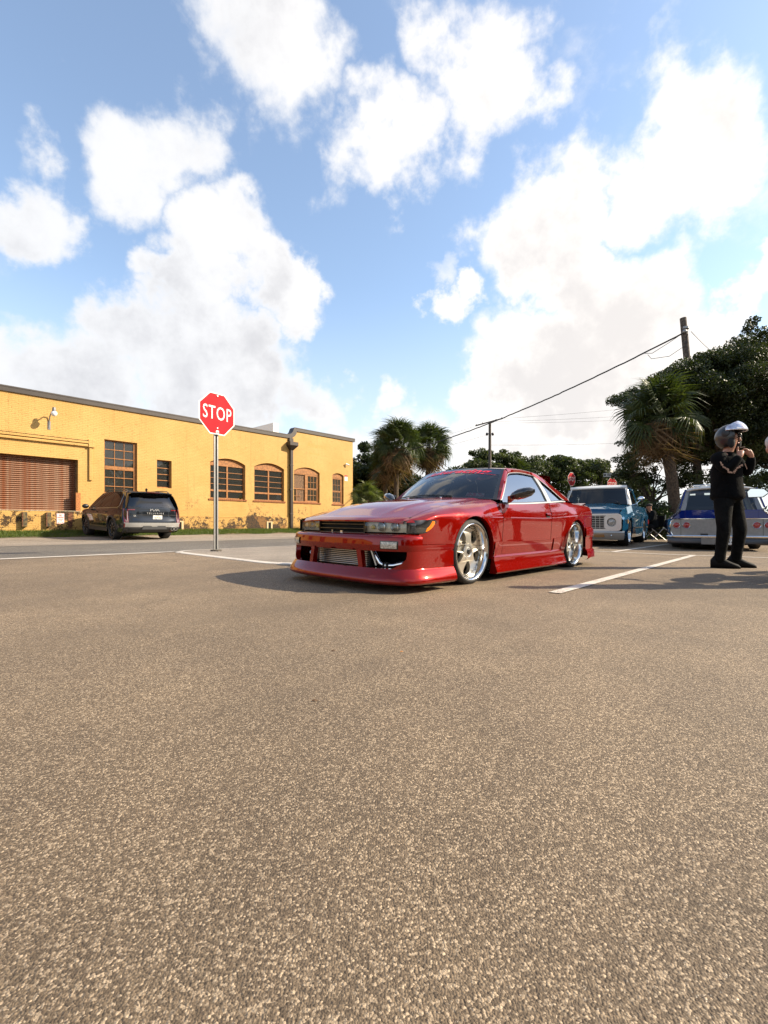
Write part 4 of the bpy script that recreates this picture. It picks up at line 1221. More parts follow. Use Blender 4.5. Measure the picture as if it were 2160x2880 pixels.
def bumper(mb):
    one = lambda v: (lambda z: v)
    t_end = 1.0
    bgrid(mb, one(0), lambda z: T_FEND if z > .399 else 1.0, [.345, .36, .385, .398], 60)
    bgrid(mb, one(0), one(T_FEND), [.3985, .42, .44, .455, .464, .471, .477, .482, .486, .49], 44)
    # lip and lower edge
    bgrid(mb, one(0), one(1), [.070, .078, .088, .096, .11, .13, .16, .180, .1865, .195, .20], 80)
    mb.grid([[bpt(k/80, .07), bpt(k/80, .07, -.20)] for k in range(81)])
    # pillars between openings
    ta = lambda z: lerp(bt_y(.285), bt_y(.315), (.345-z)/.145); tb = lambda z: lerp(bt_y(.335), bt_y(.365), (.345-z)/.145)
    zs = frange(.20, .345, 13)
    bgrid(mb, ta, tb, zs, 4)
    def tc(z):                                    # outer edge of the side opening, rounded below
        k = (z-.20)/.145; y = .755-.115*(1-min(1, k/.75))**2.2
        return bt_y(y)
    bgrid(mb, tc, one(1), zs, 24)
    for f in (ta, tb, tc): edge_return(mb, [(f(z), z) for z in zs])
    edge_return(mb, [(k/40*ta(.345), .345) for k in range(41)]); edge_return(mb, [(lerp(tb(.345), tc(.345), k/20), .345) for k in range(21)])
    edge_return(mb, [(k/40*ta(.2), .20) for k in range(41)]); edge_return(mb, [(lerp(tb(.2), tc(.2), k/20), .20) for k in range(21)])
    mb.grid([[bpt(1, z), bpt(1, z, -.12)] for z in [.07, .088, .10, .14, .185, .2, .27, .345, .398]])
mb = MB(); bumper(mb); mb.mirror_y(); bump_o = mb.build('front_bumper', red, car, smooth=38, merge=.0008)
# things inside the openings
mb = MB()
mb.box((.45, -.74, .195), (.60, .74, .46)); mb.box((.60, -.70, .10), (.86, .70, .16)); mb.build('bumper_cavity', void_mat, car)
ic = MB().box((.80, -.36, .19), (.90, .335, .355)).build('intercooler', mat('ic_dark', (.03, .028, .025), .6), car, bevel=.01)
bar0 = MB().box((.90, -.345, -.004), (.915, .32, .004)).build('cooler_bar', alu, ic, bevel=.002); bar0.location = (0, 0, .205)
for k in range(1, 9):
    o = bar0.copy(); COL.objects.link(o); o.location = (0, 0, .205+k*.0175)
for s in (1, -1):
    MB().tube([(.86, s*.36, .33), (.87, s*.40, .28), (.86, s*.42, .23), (.84, s*.47, .205), (.82, s*.56, .215), (.78, s*.66, .245), (.70, s*.70, .28)], [.022, .024, .026, .026, .026, .026, .026], 10).build('charge_pipe', chrome, car, smooth=60)
    MB().tube([(.845, s*.455, .208), (.83, s*.51, .208)], .032, 12).build('pipe_sleeve', rubber, car, smooth=60)
    MB().tube([(.837, s*.480, .208), (.835, s*.494, .208)], .034, 12).build('hose_clamp', alu, car, smooth=60)
    MB().bar((.90, s*.355, .345), (.88, s*.40, .21), .022, .012).build('bracket', alu, car)
    # small marker lamps let into the bumper
    ta, tb = bt_y(.545), bt_y(.70)
    rows = [[bpt(lerp(ta, tb, k/8), z, .006) for z in (.363, .370, .425, .432)] for k in range(9)]
    def mir(rows): return [[(x, s*y, z) for x, y, z in r] for r in rows]
    o = MB().grid(mir(rows)).build('marker_lamp', trim_black, bump_o, smooth=40)
    mb = MB(); mb.grid(mir([[bpt(lerp(ta, tb, k/8), z, .010) for z in (.370, .385, .41, .425)] for k in [.5, 1.5, 2.5, 3.5, 4.5, 5.5, 6.5, 7.5]]))
    mb.build('marker_lens', mat('clear_marker', (.52, .47, .38), .12, coat=1, noise=.5, nscale=60), o, smooth=40)

# ---- rear bumper and lamps
def rb(mb):
    rows = []
    P = spline2([(-2.785, .842), (-2.95, .836), (-3.10, .818), (-3.24, .765), (-3.335, .66), (-3.39, .45), (-3.41, .2), (-3.415, 0)], 50)
    for i, p in enumerate(P):
        t = (P[min(i+1, len(P)-1)]-P[max(i-1, 0)]).normalized(); n = Vector((t.y, -t.x)); n = n if n.y > 0 or n.x < 0 else -n
        if p.y > .5 and n.y < 0: n = -n
        k = sm(-2.78, -2.9, p.x)
        prof = [(.085+.02*k, .0), (.10+.02*k, .036), (.215, .022), (.235, .004), (.355, .0), (.405, .004), (.41, .014), (.425, .014), (.50, .012), (.535, -.004), (.54, -.04)]
        rows.append([(p.x+n.x*o, p.y+n.y*o, z) for z, o in prof])
    mb.grid(rows)
mb = MB(); rb(mb); mb.mirror_y(); mb.build('rear_bumper', red, car, smooth=38, merge=.0008)
def tail(mb):
    rows = []
    for x, y in ((-3.20, .762), (-3.26, .735), (-3.325, .655), (-3.36, .50), (-3.375, .35)):
        rows.append([(x, y, .54), (x-.005, y, .60), (x-.003, y, .70)])
    mb.grid(rows)
sided('tail_lamp', tail, mat('tail_lens', (.28, .01, .01), .15, coat=1), smooth=60)
MB().box((-3.36, -.36, .50), (-3.30, .36, .72)).build('rear_panel', red, car)

# ---- mirrors
for s in (1, -1):
    def mp(l): return [(x, s*y, z) for x, y, z in l]
    m = MB(); rows = []
    for k, (yy, xc, zc, rx, rz) in enumerate(((.835, -.70, .862, .030, .022), (.855, -.715, .872, .062, .042), (.90, -.735, .888, .080, .056), (.96, -.752, .903, .080, .058), (1.02, -.772, .916, .066, .046), (1.05, -.785, .922, .030, .020))):
        rows.append(mp([(xc+rx*math.cos(2*PI*j/16)*(1 if math.cos(2*PI*j/16) > 0 else .55), yy, zc+rz*math.sin(2*PI*j/16)) for j in range(16)]))
    m.grid(rows, close=True); m.add(rows[-1], [tuple(range(16))]); m.add(rows[0], [tuple(range(16))])
    o = m.build('wing_mirror', mat('carbon_black', (.012, .012, .013), .18, coat=1), car, smooth=50)
    MB().grid([mp([(-.700, .79, .80), (-.760, .79, .80), (-.70, .79, .87)]), mp([(-.70, .86, .85), (-.755, .86, .85), (-.70, .86, .885)])], close=True).build('mirror_foot', red, o, smooth=30)
    MB().add(mp([(-.792, .875, .84), (-.800, 1.02, .885), (-.806, 1.02, .945), (-.797, .88, .935)]), [(0, 1, 2, 3)]).build('mirror_glass', mat('mirror_silver', (.8, .8, .8), .02, metal=1), o)

# ---- wheels: deep-dish five-spoke
def make_wheel(lip, face):
    """wheel centred at the origin, outer face toward +y; returns list of (name, mesh, material)"""
    R = .315; W = .112; rim = .268; parts = []
    M = Matrix.Rotation(-PI/2, 4, 'X')
    t = MB().lathe([(rim-.006, -.11), (rim+.004, -.118), (R-.030, -.118), (R-.010, -.105), (R-.001, -.085), (R, 0), (R-.001, .085), (R-.010, .105), (R-.030, .117), (rim+.010, .119), (rim-.002, .112)], 48, M)
    parts.append(('tyre', t, rubber, 40))
    g = MB()
    for k in range(64):
        a = 2*PI*k/64
        for sgn in (1, -1):
            p = [(R+.0012, .092*sgn), (R+.0012, .03*sgn), (R+.0012, .03*sgn), (R-.006, .104*sgn)]
            a2 = a+.035
            q = [(rr*math.cos(aa), yy, rr*math.sin(aa)) for (rr, yy), aa in zip(((R+.0012, .03*sgn), (R+.0012, .090*sgn), (R-.012, .106*sgn)), (a+.02, a, a-.01))]
            q2 = [(rr*math.cos(aa), yy, rr*math.sin(aa)) for (rr, yy), aa in zip(((R+.0012, .03*sgn), (R+.0012, .090*sgn), (R-.012, .106*sgn)), (a+.032, a+.012, a+.002))]
            g.grid([q, q2])
    parts.append(('tread_groove', g, void_mat, None))
    r = MB().lathe([(rim, .112), (rim+.003, .108), (rim+.003, .114), (rim-.003, .118), (rim-.010, .114), (rim-.016, .104), (rim-.022, .090), (rim-.028, face+.015), (rim-.034, face-.004), (rim-.040, -.10), (rim-.02, -.115)], 48, M)
    parts.append(('rim', r, mat('polished_lip', (.72, .71, .69), .10, metal=1), 50))
    # spokes: one face with five oval windows
    rs = rim-.036; loop = [(rs*math.cos(2*PI*k/60), rs*math.sin(2*PI*k/60)) for k in range(60)]; holes = []
    for s in range(5):
        a0 = rad(90+72*s+36); h = []
        for k in range(20):
            b = 2*PI*k/20; rr = .158+.066*math.cos(b); ww = math.sin(b)*(.052+.020*math.cos(b))
            h.append((rr*math.cos(a0)-ww*math.sin(a0), rr*math.sin(a0)+ww*math.cos(a0)))
        holes.append(h[::-1])
    def dish(a, b, dz=0):
        q = math.hypot(a, b); y = face+interp(q, [(0, .016), (.06, .016), (.085, .020), (.15, .014), (.20, .004), (.24, -.004)])+dz; return (a, y, b)
    # polar grid with the window cells left out gives a smooth, dished face
    sp = MB(); nr, na = 22, 200
    for i in range(nr):
        pass
    sp.poly([loop]+holes, lambda a, b: dish(a, b))
    for h in holes: sp.grid([[dish(a, b) for a, b in h], [dish(a*1.0, b*1.0, -.038) for a, b in h]], close=True)
    parts.append(('spoke_face', sp, mat('champagne_silver', (.66, .61, .52), .28, metal=.85, coat=.6), 30))
    hub = MB().lathe([(.078, face+.016), (.074, face+.024), (.052, face+.026), (.046, face+.020), (.034, face+.024), (0, face+.025)], 24, M)
    parts.append(('hub', hub, alu, 40))
    cap = MB().lathe([(.030, face+.0245), (.028, face+.030), (.02, face+.033), (0, face+.034)], 18, M)
    parts.append(('centre_cap', cap, trim_black, 50))
    bolts = MB()
    for k in range(30):
        a = 2*PI*k/30; bolts.lathe([(.005, face+.003), (.005, face+.010), (0, face+.011)], 6, Matrix.Rotation(a, 4, 'Y') @ Matrix.Translation((.226, 0, 0)) @ M)
    parts.append(('rim_bolts', bolts, trim_black, None))
    br = MB().lathe([(.17, -.03), (.17, -.045), (.06, -.045), (.06, -.03), (.17, -.03)], 36, M)
    parts.append(('brake_disc', br, mat('brake_steel', (.28, .26, .24), .35, metal=1), 40))
    cal = MB().cbox((.13, -.02, .06), (.075, .05, .12)); parts.append(('caliper', cal, black_plastic, None))
    return parts
for cx, lip, face, steer in ((0, .06, .045, 0), (-WB, .09, .012, 0)):
    for s in (1, -1):
        w = None
        for nm, mb, m, smo in make_wheel(lip, face):
            if w is None:
                w = mb.build('wheel', m, car, smooth=smo); tyre = w
                w.location = (cx, s*(.82-.118), .315)
                w.rotation_euler = (rad(-2.0)*s if cx else rad(-1.5)*s, 0, PI if s < 0 else 0)
            else: mb.build(nm, m, w, smooth=smo)
# ---- cabin: dash, bucket seats with lettering, wheel, headliner
cab = mat('cabin_cloth', (.022, .022, .022), .9); cab2 = mat('seat_cloth', (.03, .03, .033), .85, noise=.3)
MB().box((-1.02, -.70, .62), (-.56, .70, .80)).build('dashboard', cab, car, bevel=.04)
MB().box((-2.55, -.70, .20), (-.55, .70, .30)).build('cabin_floor', cab, car)
MB().box((-2.45, -.66, .30), (-2.30, .66, .86)).build('rear_shelf', cab, car)
for s in (1, -1):
    st = MB(); rows = []
    for z, w, x in ((.45, .22, -1.52), (.62, .24, -1.58), (.80, .25, -1.64), (.92, .21, -1.68), (1.02, .14, -1.71), (1.10, .12, -1.73), (1.14, .08, -1.735)):
        rows.append([(x+.02, s*.36-w, z), (x+.06, s*.36-w*.9, z), (x+.015, s*.36-w*.5, z), (x+.01, s*.36, z), (x+.015, s*.36+w*.5, z), (x+.06, s*.36+w*.9, z), (x+.02, s*.36+w, z), (x-.05, s*.36+w*.8, z), (x-.07, s*.36, z), (x-.05, s*.36-w*.8, z)])
    st.grid(rows, close=True); st.add(rows[-1], [tuple(range(10))])
    o = st.build('bucket_seat', cab2, car, smooth=60)
    MB().box((-1.60, s*.36-.25, .30), (-1.08, s*.36+.25, .46)).build('seat_cushion', cab2, o, bevel=.04)
    tx = text_obj('seat_lettering', 'BRIDE', .105, lambda a, b: (-1.565+.0-(b*.28), s*.36-a*-1*1.0, .865+b), mat('seat_white', (.75, .75, .72), .7), o, bold=.003, space=1.15)
hs = MB()
for k in range(24):
    pass
M = Matrix.Translation((-1.13, .36, .79)) @ Matrix.Rotation(rad(-68), 4, 'Y')
ringp = [tuple(M @ Vector((.165*math.cos(2*PI*k/28), .165*math.sin(2*PI*k/28), 0))) for k in range(29)]
sw = MB().tube(ringp, .014, 8, cap=False)
for a in (0, 2.1, -2.1): sw.bar(M @ Vector((0, 0, -.02)), M @ Vector((.16*math.cos(a+PI), .16*math.sin(a+PI), 0)), .03, .008)
sw.build('steering_wheel', black_plastic, car, smooth=50)
MB().bar((-1.13, .36, .79), (-.8, .36, .68), .06).build('steering_column', black_plastic, car)
# decal and pennant behind the glass, driver side lower corner
dec = mat('decal_print', (.42, .05, .06), .6, noise=.9, nscale=40, col2=(.55, .5, .5))
mb = MB().grid([[ws_off(u, v, -.006) for v in (.07, .12, .165)] for u in (.60, .68, .76, .84)]); mb.build('windscreen_decal', dec, ws)
mb = MB().grid([[ws_off(u, v, -.005) for v in (.02, .05)] for u in (.38, .46, .54, .62, .70, .78)]); mb.build('lower_decal', mat('white_decal', (.6, .57, .55), .6, noise=.9, nscale=50, col2=(.1, .03, .04)), ws)
mb = MB().box((-1.02, -.015, .99), (-1.0, .015, 1.01)); mb.bar((-1.0, -.08, 1.05), (-.99, .06, 1.05), .03, .055); mb.build('interior_mirror', black_plastic, car)
# ------------------------------------------------------------------ vegetation
bark = mat('tree_bark', (.10, .075, .052), .95, noise=.5, nscale=12, bump=1, bscale=30, bdist=.03)
palm_bark = mat('palm_bark', (.085, .058, .036), .95, noise=.45, nscale=16, bump=1, bscale=25, bdist=.04)
leaf_oak = leaf_mat('oak_leaf', (.028, .040, .012), (.085, .098, .030), .32, 1.2)
leaf_live = leaf_mat('live_oak_leaf', (.013, .020, .006), (.050, .062, .016), .28, 1.3)
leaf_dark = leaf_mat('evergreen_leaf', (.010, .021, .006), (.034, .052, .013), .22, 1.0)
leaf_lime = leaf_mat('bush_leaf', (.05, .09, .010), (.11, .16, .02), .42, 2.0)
frond_mat = leaf_mat('palm_frond', (.022, .036, .009), (.085, .100, .024), .30, 1.6, .42)
frond_lime = leaf_mat('young_palm_frond', (.06, .085, .02), (.16, .17, .05), .35, 2.0, .45)
frond_dry = leaf_mat('dry_palm_frond', (.10, .055, .025), (.26, .165, .08), .28, 2.0, .7)

def leaf_cloud(name, clumps, size, m, parent, droop=.2):
    """clumps = list of (centre, radius(3), count): leaf-sized faces scattered through each clump's volume"""
    C_ = []; 
    for c, r, n in clumps:
        d = np.random.normal(size=(n, 3)); d /= np.linalg.norm(d, axis=1, keepdims=True)
        k = np.random.rand(n, 1)**.45
        C_.append(np.array(c)+d*k*np.array(r))
    P = np.concatenate(C_); n = len(P)
    a = np.random.normal(size=(n, 3)); a[:, 2] -= droop; a /= np.linalg.norm(a, axis=1, keepdims=True)
    b = np.random.normal(size=(n, 3)); b -= a*(a*b).sum(1, keepdims=True); b /= np.linalg.norm(b, axis=1, keepdims=True)
    s = (size*(.55+.9*np.random.rand(n, 1)))
    V = np.empty((n, 4, 3)); V[:, 0] = P-a*s*.5; V[:, 1] = P+b*s*.24+a*s*.05; V[:, 2] = P+a*s*.5; V[:, 3] = P-b*s*.24+a*s*.05
    me = bpy.data.meshes.new(name); me.vertices.add(n*4); me.vertices.foreach_set('co', V.reshape(-1))
    me.loops.add(n*4); me.loops.foreach_set('vertex_index', np.arange(n*4, dtype=np.int32))
    me.polygons.add(n); me.polygons.foreach_set('loop_start', np.arange(n, dtype=np.int32)*4); me.polygons.foreach_set('loop_total', np.full(n, 4, dtype=np.int32))
    me.update(calc_edges=True); me.materials.append(m)
    o = bpy.data.objects.new(name, me); COL.objects.link(o); o.parent = parent; return o
def limb(mb, a, b, r0, r1, n=7, wob=.12):
    a, b = Vector(a), Vector(b); L = (b-a).length; pts = []; rs = []
    for k in range(6):
        t = k/5; w = math.sin(PI*t)*L*wob
        pts.append(a.lerp(b, t)+Vector((random.uniform(-w, w), random.uniform(-w, w), random.uniform(-w, w)*.4)) if 0 < k < 5 else a.lerp(b, t)); rs.append(lerp(r0, r1, t))
    mb.tube(pts, rs, n); return pts
def tree(name, label, loc, h, crown, dens, leaf, m, trunk_h=None, tr=.22, group=None, seed=0, lean=(0, 0), clump=.9, low=.35, nc=26, shape=1.0):
    """oak-like tree: crown=(rx,ry,rz) about the centre height; branches reach the clumps"""
    random.seed(seed); np.random.seed(seed)
    t = thing(name, label, 'tree', (loc[0], loc[1], gz(loc[0], loc[1])), random.uniform(0, 6), group)
    t.rotation_euler = (0, 0, 0)
    rx, ry, rz = crown; cz = h-rz; trunk_h = trunk_h or max(1.0, cz-rz*.6)
    top = Vector((lean[0], lean[1], trunk_h)); mb = MB(); limb(mb, (0, 0, -.15), top, tr*1.25, tr*.8, 9, .05)
    clumps = []
    for k in range(nc):
        d = Vector((random.gauss(0, 1), random.gauss(0, 1), random.gauss(0, 1))); d.normalize()
        if d.z < -low: d.z = -low*random.random()
        q = random.uniform(.62, 1.0)
        c = Vector((d.x*rx*q, d.y*ry*q, cz+d.z*rz*q))+Vector((lean[0], lean[1], 0))
        r = clump*random.uniform(.65, 1.25)
        clumps.append((tuple(c), (r, r, r*.62), int(dens*r*r)))
        for j in range(2):
            e = Vector((random.gauss(0, 1), random.gauss(0, 1), random.gauss(0, .6)))*r*.8
            rr = r*random.uniform(.3, .55); clumps.append((tuple(c+e), (rr, rr, rr*.7), int(dens*rr*rr*1.2)))
        if k % 2 == 0:
            mid = top.lerp(c, .5)+Vector((0, 0, -.1*rz)); limb(mb, top, mid, tr*.5, tr*.28, 6, .08); limb(mb, mid, c, tr*.28, tr*.06, 5, .12)
    mb.build('trunk', bark, t, smooth=60)
    leaf_cloud('crown', clumps, leaf, m, t)
    return t

# fan palms: every frond is an object of its own, sharing a few meshes
def frond_mesh(name, m, R=.84, pet=.98, n=32, seed=0, droop=.25, wf=1.0):
    random.seed(seed); mb = MB()
    mb.tube([(0, 0, 0), (pet*.5, 0, .03), (pet, 0, 0)], [.018, .012, .009], 5)
    for k in range(n):
        a = lerp(-2.35, 2.35, k/(n-1))+random.uniform(-.03, .03); L = R*(.72+.28*math.cos(a*.55))*random.uniform(.88, 1.08)
        d = Vector((math.cos(a), math.sin(a), 0)); s = Vector((-d.y, d.x, 0)); w = .026*R/.75*wf
        fold = .10*math.cos(a*.6); tip = -droop*L*random.uniform(.4, 1.5)
        o = Vector((pet, 0, 0))
        p1 = o+d*L*.45+Vector((0, 0, fold*.4-abs(math.sin(a))*.05)); p2 = o+d*L*.80+Vector((0, 0, fold*.3+tip*.35)); p3 = o+d*L+Vector((0, 0, tip))
        q = Vector((0, 0, .012))
        mb.add([o-s*.006, o+s*.006, p1+s*w-q, p1-s*w-q, p2+s*w*.62, p2-s*w*.62, p3, p1+q, p2+q], [(0, 1, 2, 7), (0, 7, 3), (7, 2, 4, 8), (3, 7, 8, 5), (8, 4, 6), (5, 8, 6)])
    me_o = mb.build(name, m, fix=False); me = me_o.data; bpy.data.objects.remove(me_o); return me
FR = [frond_mesh('frond', frond_mat, seed=s, droop=d) for s, d in ((1, .35), (2, .55), (3, .8), (4, .45))]
FL = [frond_mesh('pale_frond', frond_lime, seed=s, droop=d) for s, d in ((1, .4), (2, .6), (3, .8), (4, .5))]
FD = [frond_mesh('dry_frond', frond_dry, R=.92, pet=.50, n=20, seed=s, droop=d, wf=1.5) for s, d in ((5, .9), (6, 1.5))]
def palm(label, loc, h, R, nf=46, nd=22, tr=.17, group=None, seed=0, lean=(0, 0), boots=True, low=-34, name='fan_palm', z=None, fm=None):
    random.seed(seed); rng = random.Random(seed)
    t = thing(name, label, 'palm tree', (loc[0], loc[1], gz(*loc) if z is None else z), 0, group)
    ch = h-R*.72; mb = MB(); pts = []; rs = []
    n = max(8, int(ch*5))
    for k in range(n+1):
        q = k/n; pts.append((lean[0]*q*q, lean[1]*q*q, -.1+(ch+.1)*q)); rs.append(tr*(1.12-.15*q+.05*(k % 2)+(.30*sm(.8, 1, q) if boots else 0)))
    if ch > .3: mb.tube(pts, rs, 12).build('trunk', palm_bark, t, smooth=30)
    top = Vector((lean[0], lean[1], ch)); S_ = R/1.6
    for k in range(nf):
        q = (k+.5)/nf; el = rad(lerp(86, low, q**1.05)+rng.uniform(-9, 9)); az = k*2.39996+rng.uniform(-.25, .25)
        o = bpy.data.objects.new('frond', (fm or FR)[k % 4] if el > 0 else (fm or FR)[1+k % 2]); COL.objects.link(o); o.parent = t; o.location = top+Vector((0, 0, .15*S_*math.sin(el)))
        o.rotation_euler = (rng.choice((-1, 1))*rng.uniform(.1, 1.25), -el, az); sc = S_*rng.uniform(.82, 1.12); o.scale = (sc, sc, sc)
    for k in range(nd):
        el = rad(-22-60*rng.random()**.9); az = k*2.39996+rng.uniform(-.3, .3)
        o = bpy.data.objects.new('dry_frond', FD[k % 2]); COL.objects.link(o); o.parent = t; o.location = top+Vector((0, 0, -.08*S_))
        o.rotation_euler = (rng.uniform(-.7, .7), -el, az); sc = S_*rng.uniform(.8, 1.15); o.scale = (sc, sc, sc)
    return t
# the pair by the warehouse corner, the low one, and others further along
palm('tall fan palm nearest the warehouse corner, two slim trunks below a shaggy crown', (.95, 37.5), 8.15, 2.0, 52, 44, .19, 'fan palms beyond the warehouse', 11, lean=(.1, 0))
palm('second tall fan palm just right of the one at the warehouse corner', (3.75, 41), 8.75, 2.0, 50, 44, .2, 'fan palms beyond the warehouse', 12, lean=(.2, 0))
palm('bare-trunked fan palm tucked close behind the first tall palm', (.1, 38.6), 6.6, 1.6, 36, 30, .18, 'fan palms beyond the warehouse', 13)
palm('small bushy fan palm at the foot of the warehouse corner', (-1.15, 29), 2.75, 1.0, 46, 8, .16, 'fan palms beyond the warehouse', 14, fm=FL)
palm('distant fan palm among the oaks behind the red roof', (17.2, 62), 8.0, 2.8, 44, 16, .2, 'fan palms beyond the warehouse', 15)
# big palm and oak on the right
palm('large shaggy fan palm with a thick leaning trunk behind the blue wagon', (10.95, 17.6), 5.55, 1.46, 40, 40, .19, None, 21, lean=(-.62, 0), low=-40)
# oaks
tree('evergreen_tree', 'dense dark evergreen tree filling the gap beside the warehouse corner', (-.6, 44), 7.6, (3.4, 3, 3.5), 620, .30, leaf_dark, .8, .25, seed=31, nc=34, low=.9, clump=1.25)
tree('evergreen_tree', 'dark evergreen tree behind the twin palms', (4.2, 48), 5.6, (4.2, 3, 2.7), 560, .30, leaf_dark, .8, .25, seed=32, nc=34, low=.9, clump=1.25)
far = [((10.9, 60), 9.4, (3.6, 3, 3.4), 'round oak left of the utility pole, low on the skyline'), ((14.6, 62), 11.3, (3.4, 3, 4.2), 'tallest oak rising behind the utility pole'), ((20.6, 66), 10.0, (3.9, 3, 3.8), 'grey-green oak behind the rear of the red roof'),
       ((26, 68), 11.0, (4.0, 3, 4.2), 'broad oak behind the angled stop sign'), ((31.8, 70), 10.8, (3.8, 3, 4.2), 'oak between the two far stop signs'), ((37.4, 74), 9.0, (3.8, 3, 3.6), 'low oak behind the street name sign'), ((17.4, 72), 9.6, (4.5, 3, 4), 'hazy oak at the back of the far tree row')]
for i, (p, h, c, lab) in enumerate(far):
    tree('oak_tree', lab, p, h, c, 330, .34, leaf_oak, .8, .28, 'far oak trees', 40+i, nc=34, low=.9, clump=1.15)
tree('live_oak', 'huge live oak whose dark canopy overhangs the right edge', (14.1, 19.6), 8.0, (3.35, 2.2, 2.45), 2900, .105, leaf_live, 3.2, .34, seed=61, nc=70, low=.8, clump=.95)
tree('live_oak', 'second live oak standing further right behind the motorcyclist', (19.4, 22.5), 10.6, (3.6, 3.4, 4.0), 2300, .115, leaf_live, 3.6, .34, seed=62, nc=70, low=.8, clump=1.05)
tree('laurel_tree', 'leaning laurel with open foliage between the pickup and the palm trunk', (12.75, 21.5), 4.5, (1.65, 1.5, 1.55), 1500, .11, leaf_oak, 1.5, .10, seed=63, lean=(-.4, 0), nc=26, low=.7, clump=.52)
tree('laurel_tree', 'thin laurel under the big palm behind the wagon roof', (14.4, 19.3), 4.0, (1.9, 1.4, 1.4), 1100, .11, leaf_oak, 1.6, .08, seed=64, nc=16, low=.6, clump=.55)
def bush(label, loc, r, n, leaf, m, seed, name='bush'):
    random.seed(seed); np.random.seed(seed); t = thing(name, label, 'bush', (loc[0], loc[1], gz(*loc)))
    cl = []
    for k in range(12):
        a = random.uniform(0, 2*PI); q = random.uniform(.2, .8)
        cl.append(((r[0]*q*math.cos(a), r[1]*q*math.sin(a), r[2]*random.uniform(.3, .85)), (r[0]*.45, r[1]*.45, r[2]*.32), n//12))
    mb = MB()
    for k in range(7): limb(mb, (random.uniform(-.1, .1), random.uniform(-.1, .1), -.05), cl[k][0], .03, .008, 5)
    mb.build('stems', bark, t, smooth=60); leaf_cloud('foliage', cl, leaf, m, t); return t
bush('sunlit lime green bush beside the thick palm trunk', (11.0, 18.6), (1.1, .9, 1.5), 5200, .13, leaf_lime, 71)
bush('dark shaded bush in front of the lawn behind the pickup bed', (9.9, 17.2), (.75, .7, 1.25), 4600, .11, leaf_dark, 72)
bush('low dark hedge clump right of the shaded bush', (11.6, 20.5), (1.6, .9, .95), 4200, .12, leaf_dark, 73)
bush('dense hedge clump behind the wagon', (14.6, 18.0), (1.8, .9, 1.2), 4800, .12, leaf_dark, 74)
bush('pale green shrub between the pickup mirror and the leaning laurel', (14.2, 25.5), (1.3, 1.0, 1.9), 4200, .13, leaf_oak, 75)
# unseen oaks across the street and behind the camera, added for their reflections
for i, (p, h, lab) in enumerate((((30, 7), 8.0, 'street oak outside the frame, straight across from the wagon'), ((34, 15), 9.5, 'taller street oak outside the frame beyond the side lawn'), ((27, -4), 7.5, 'low street oak outside the frame on the sunny side'), ((40, 2), 10, 'tall street oak outside the frame in the back row'),
                                 ((22, -14), 8, 'street oak behind the camera on the right'), ((9, -22), 8.5, 'street oak directly behind the camera'), ((-4, -24), 8, 'street oak behind the camera on the left'))):
    tree('street_oak', lab, p, h, (3.8, 3.8, h*.36), 200, .42, leaf_oak, 2.2, .3, 'unseen oaks around the lot', 80+i, nc=26, low=.6, clump=1.3)

# unseen dark leaf belt, added to keep the bright horizon out of the car's reflections
random.seed(5); np.random.seed(5); cl = []
for k in range(150):
    a = rad(lerp(44, 176, k/149)+random.uniform(-1, 1)); r = random.uniform(40, 50)
    for q in range(3): cl.append(((r*math.sin(a), r*math.cos(a), random.uniform(1.0, 8.5)), (2.4, 2.4, 1.8), 330))
wd = thing('wood', None, None, (0, 0, 0)); o = leaf_cloud('horizon_blocker', cl, .42, leaf_dark, None); bpy.data.objects.remove(wd)
tag(o, 'unseen belt of dark foliage added on the sunny side to block the horizon in reflections', 'trees', kind='stuff')
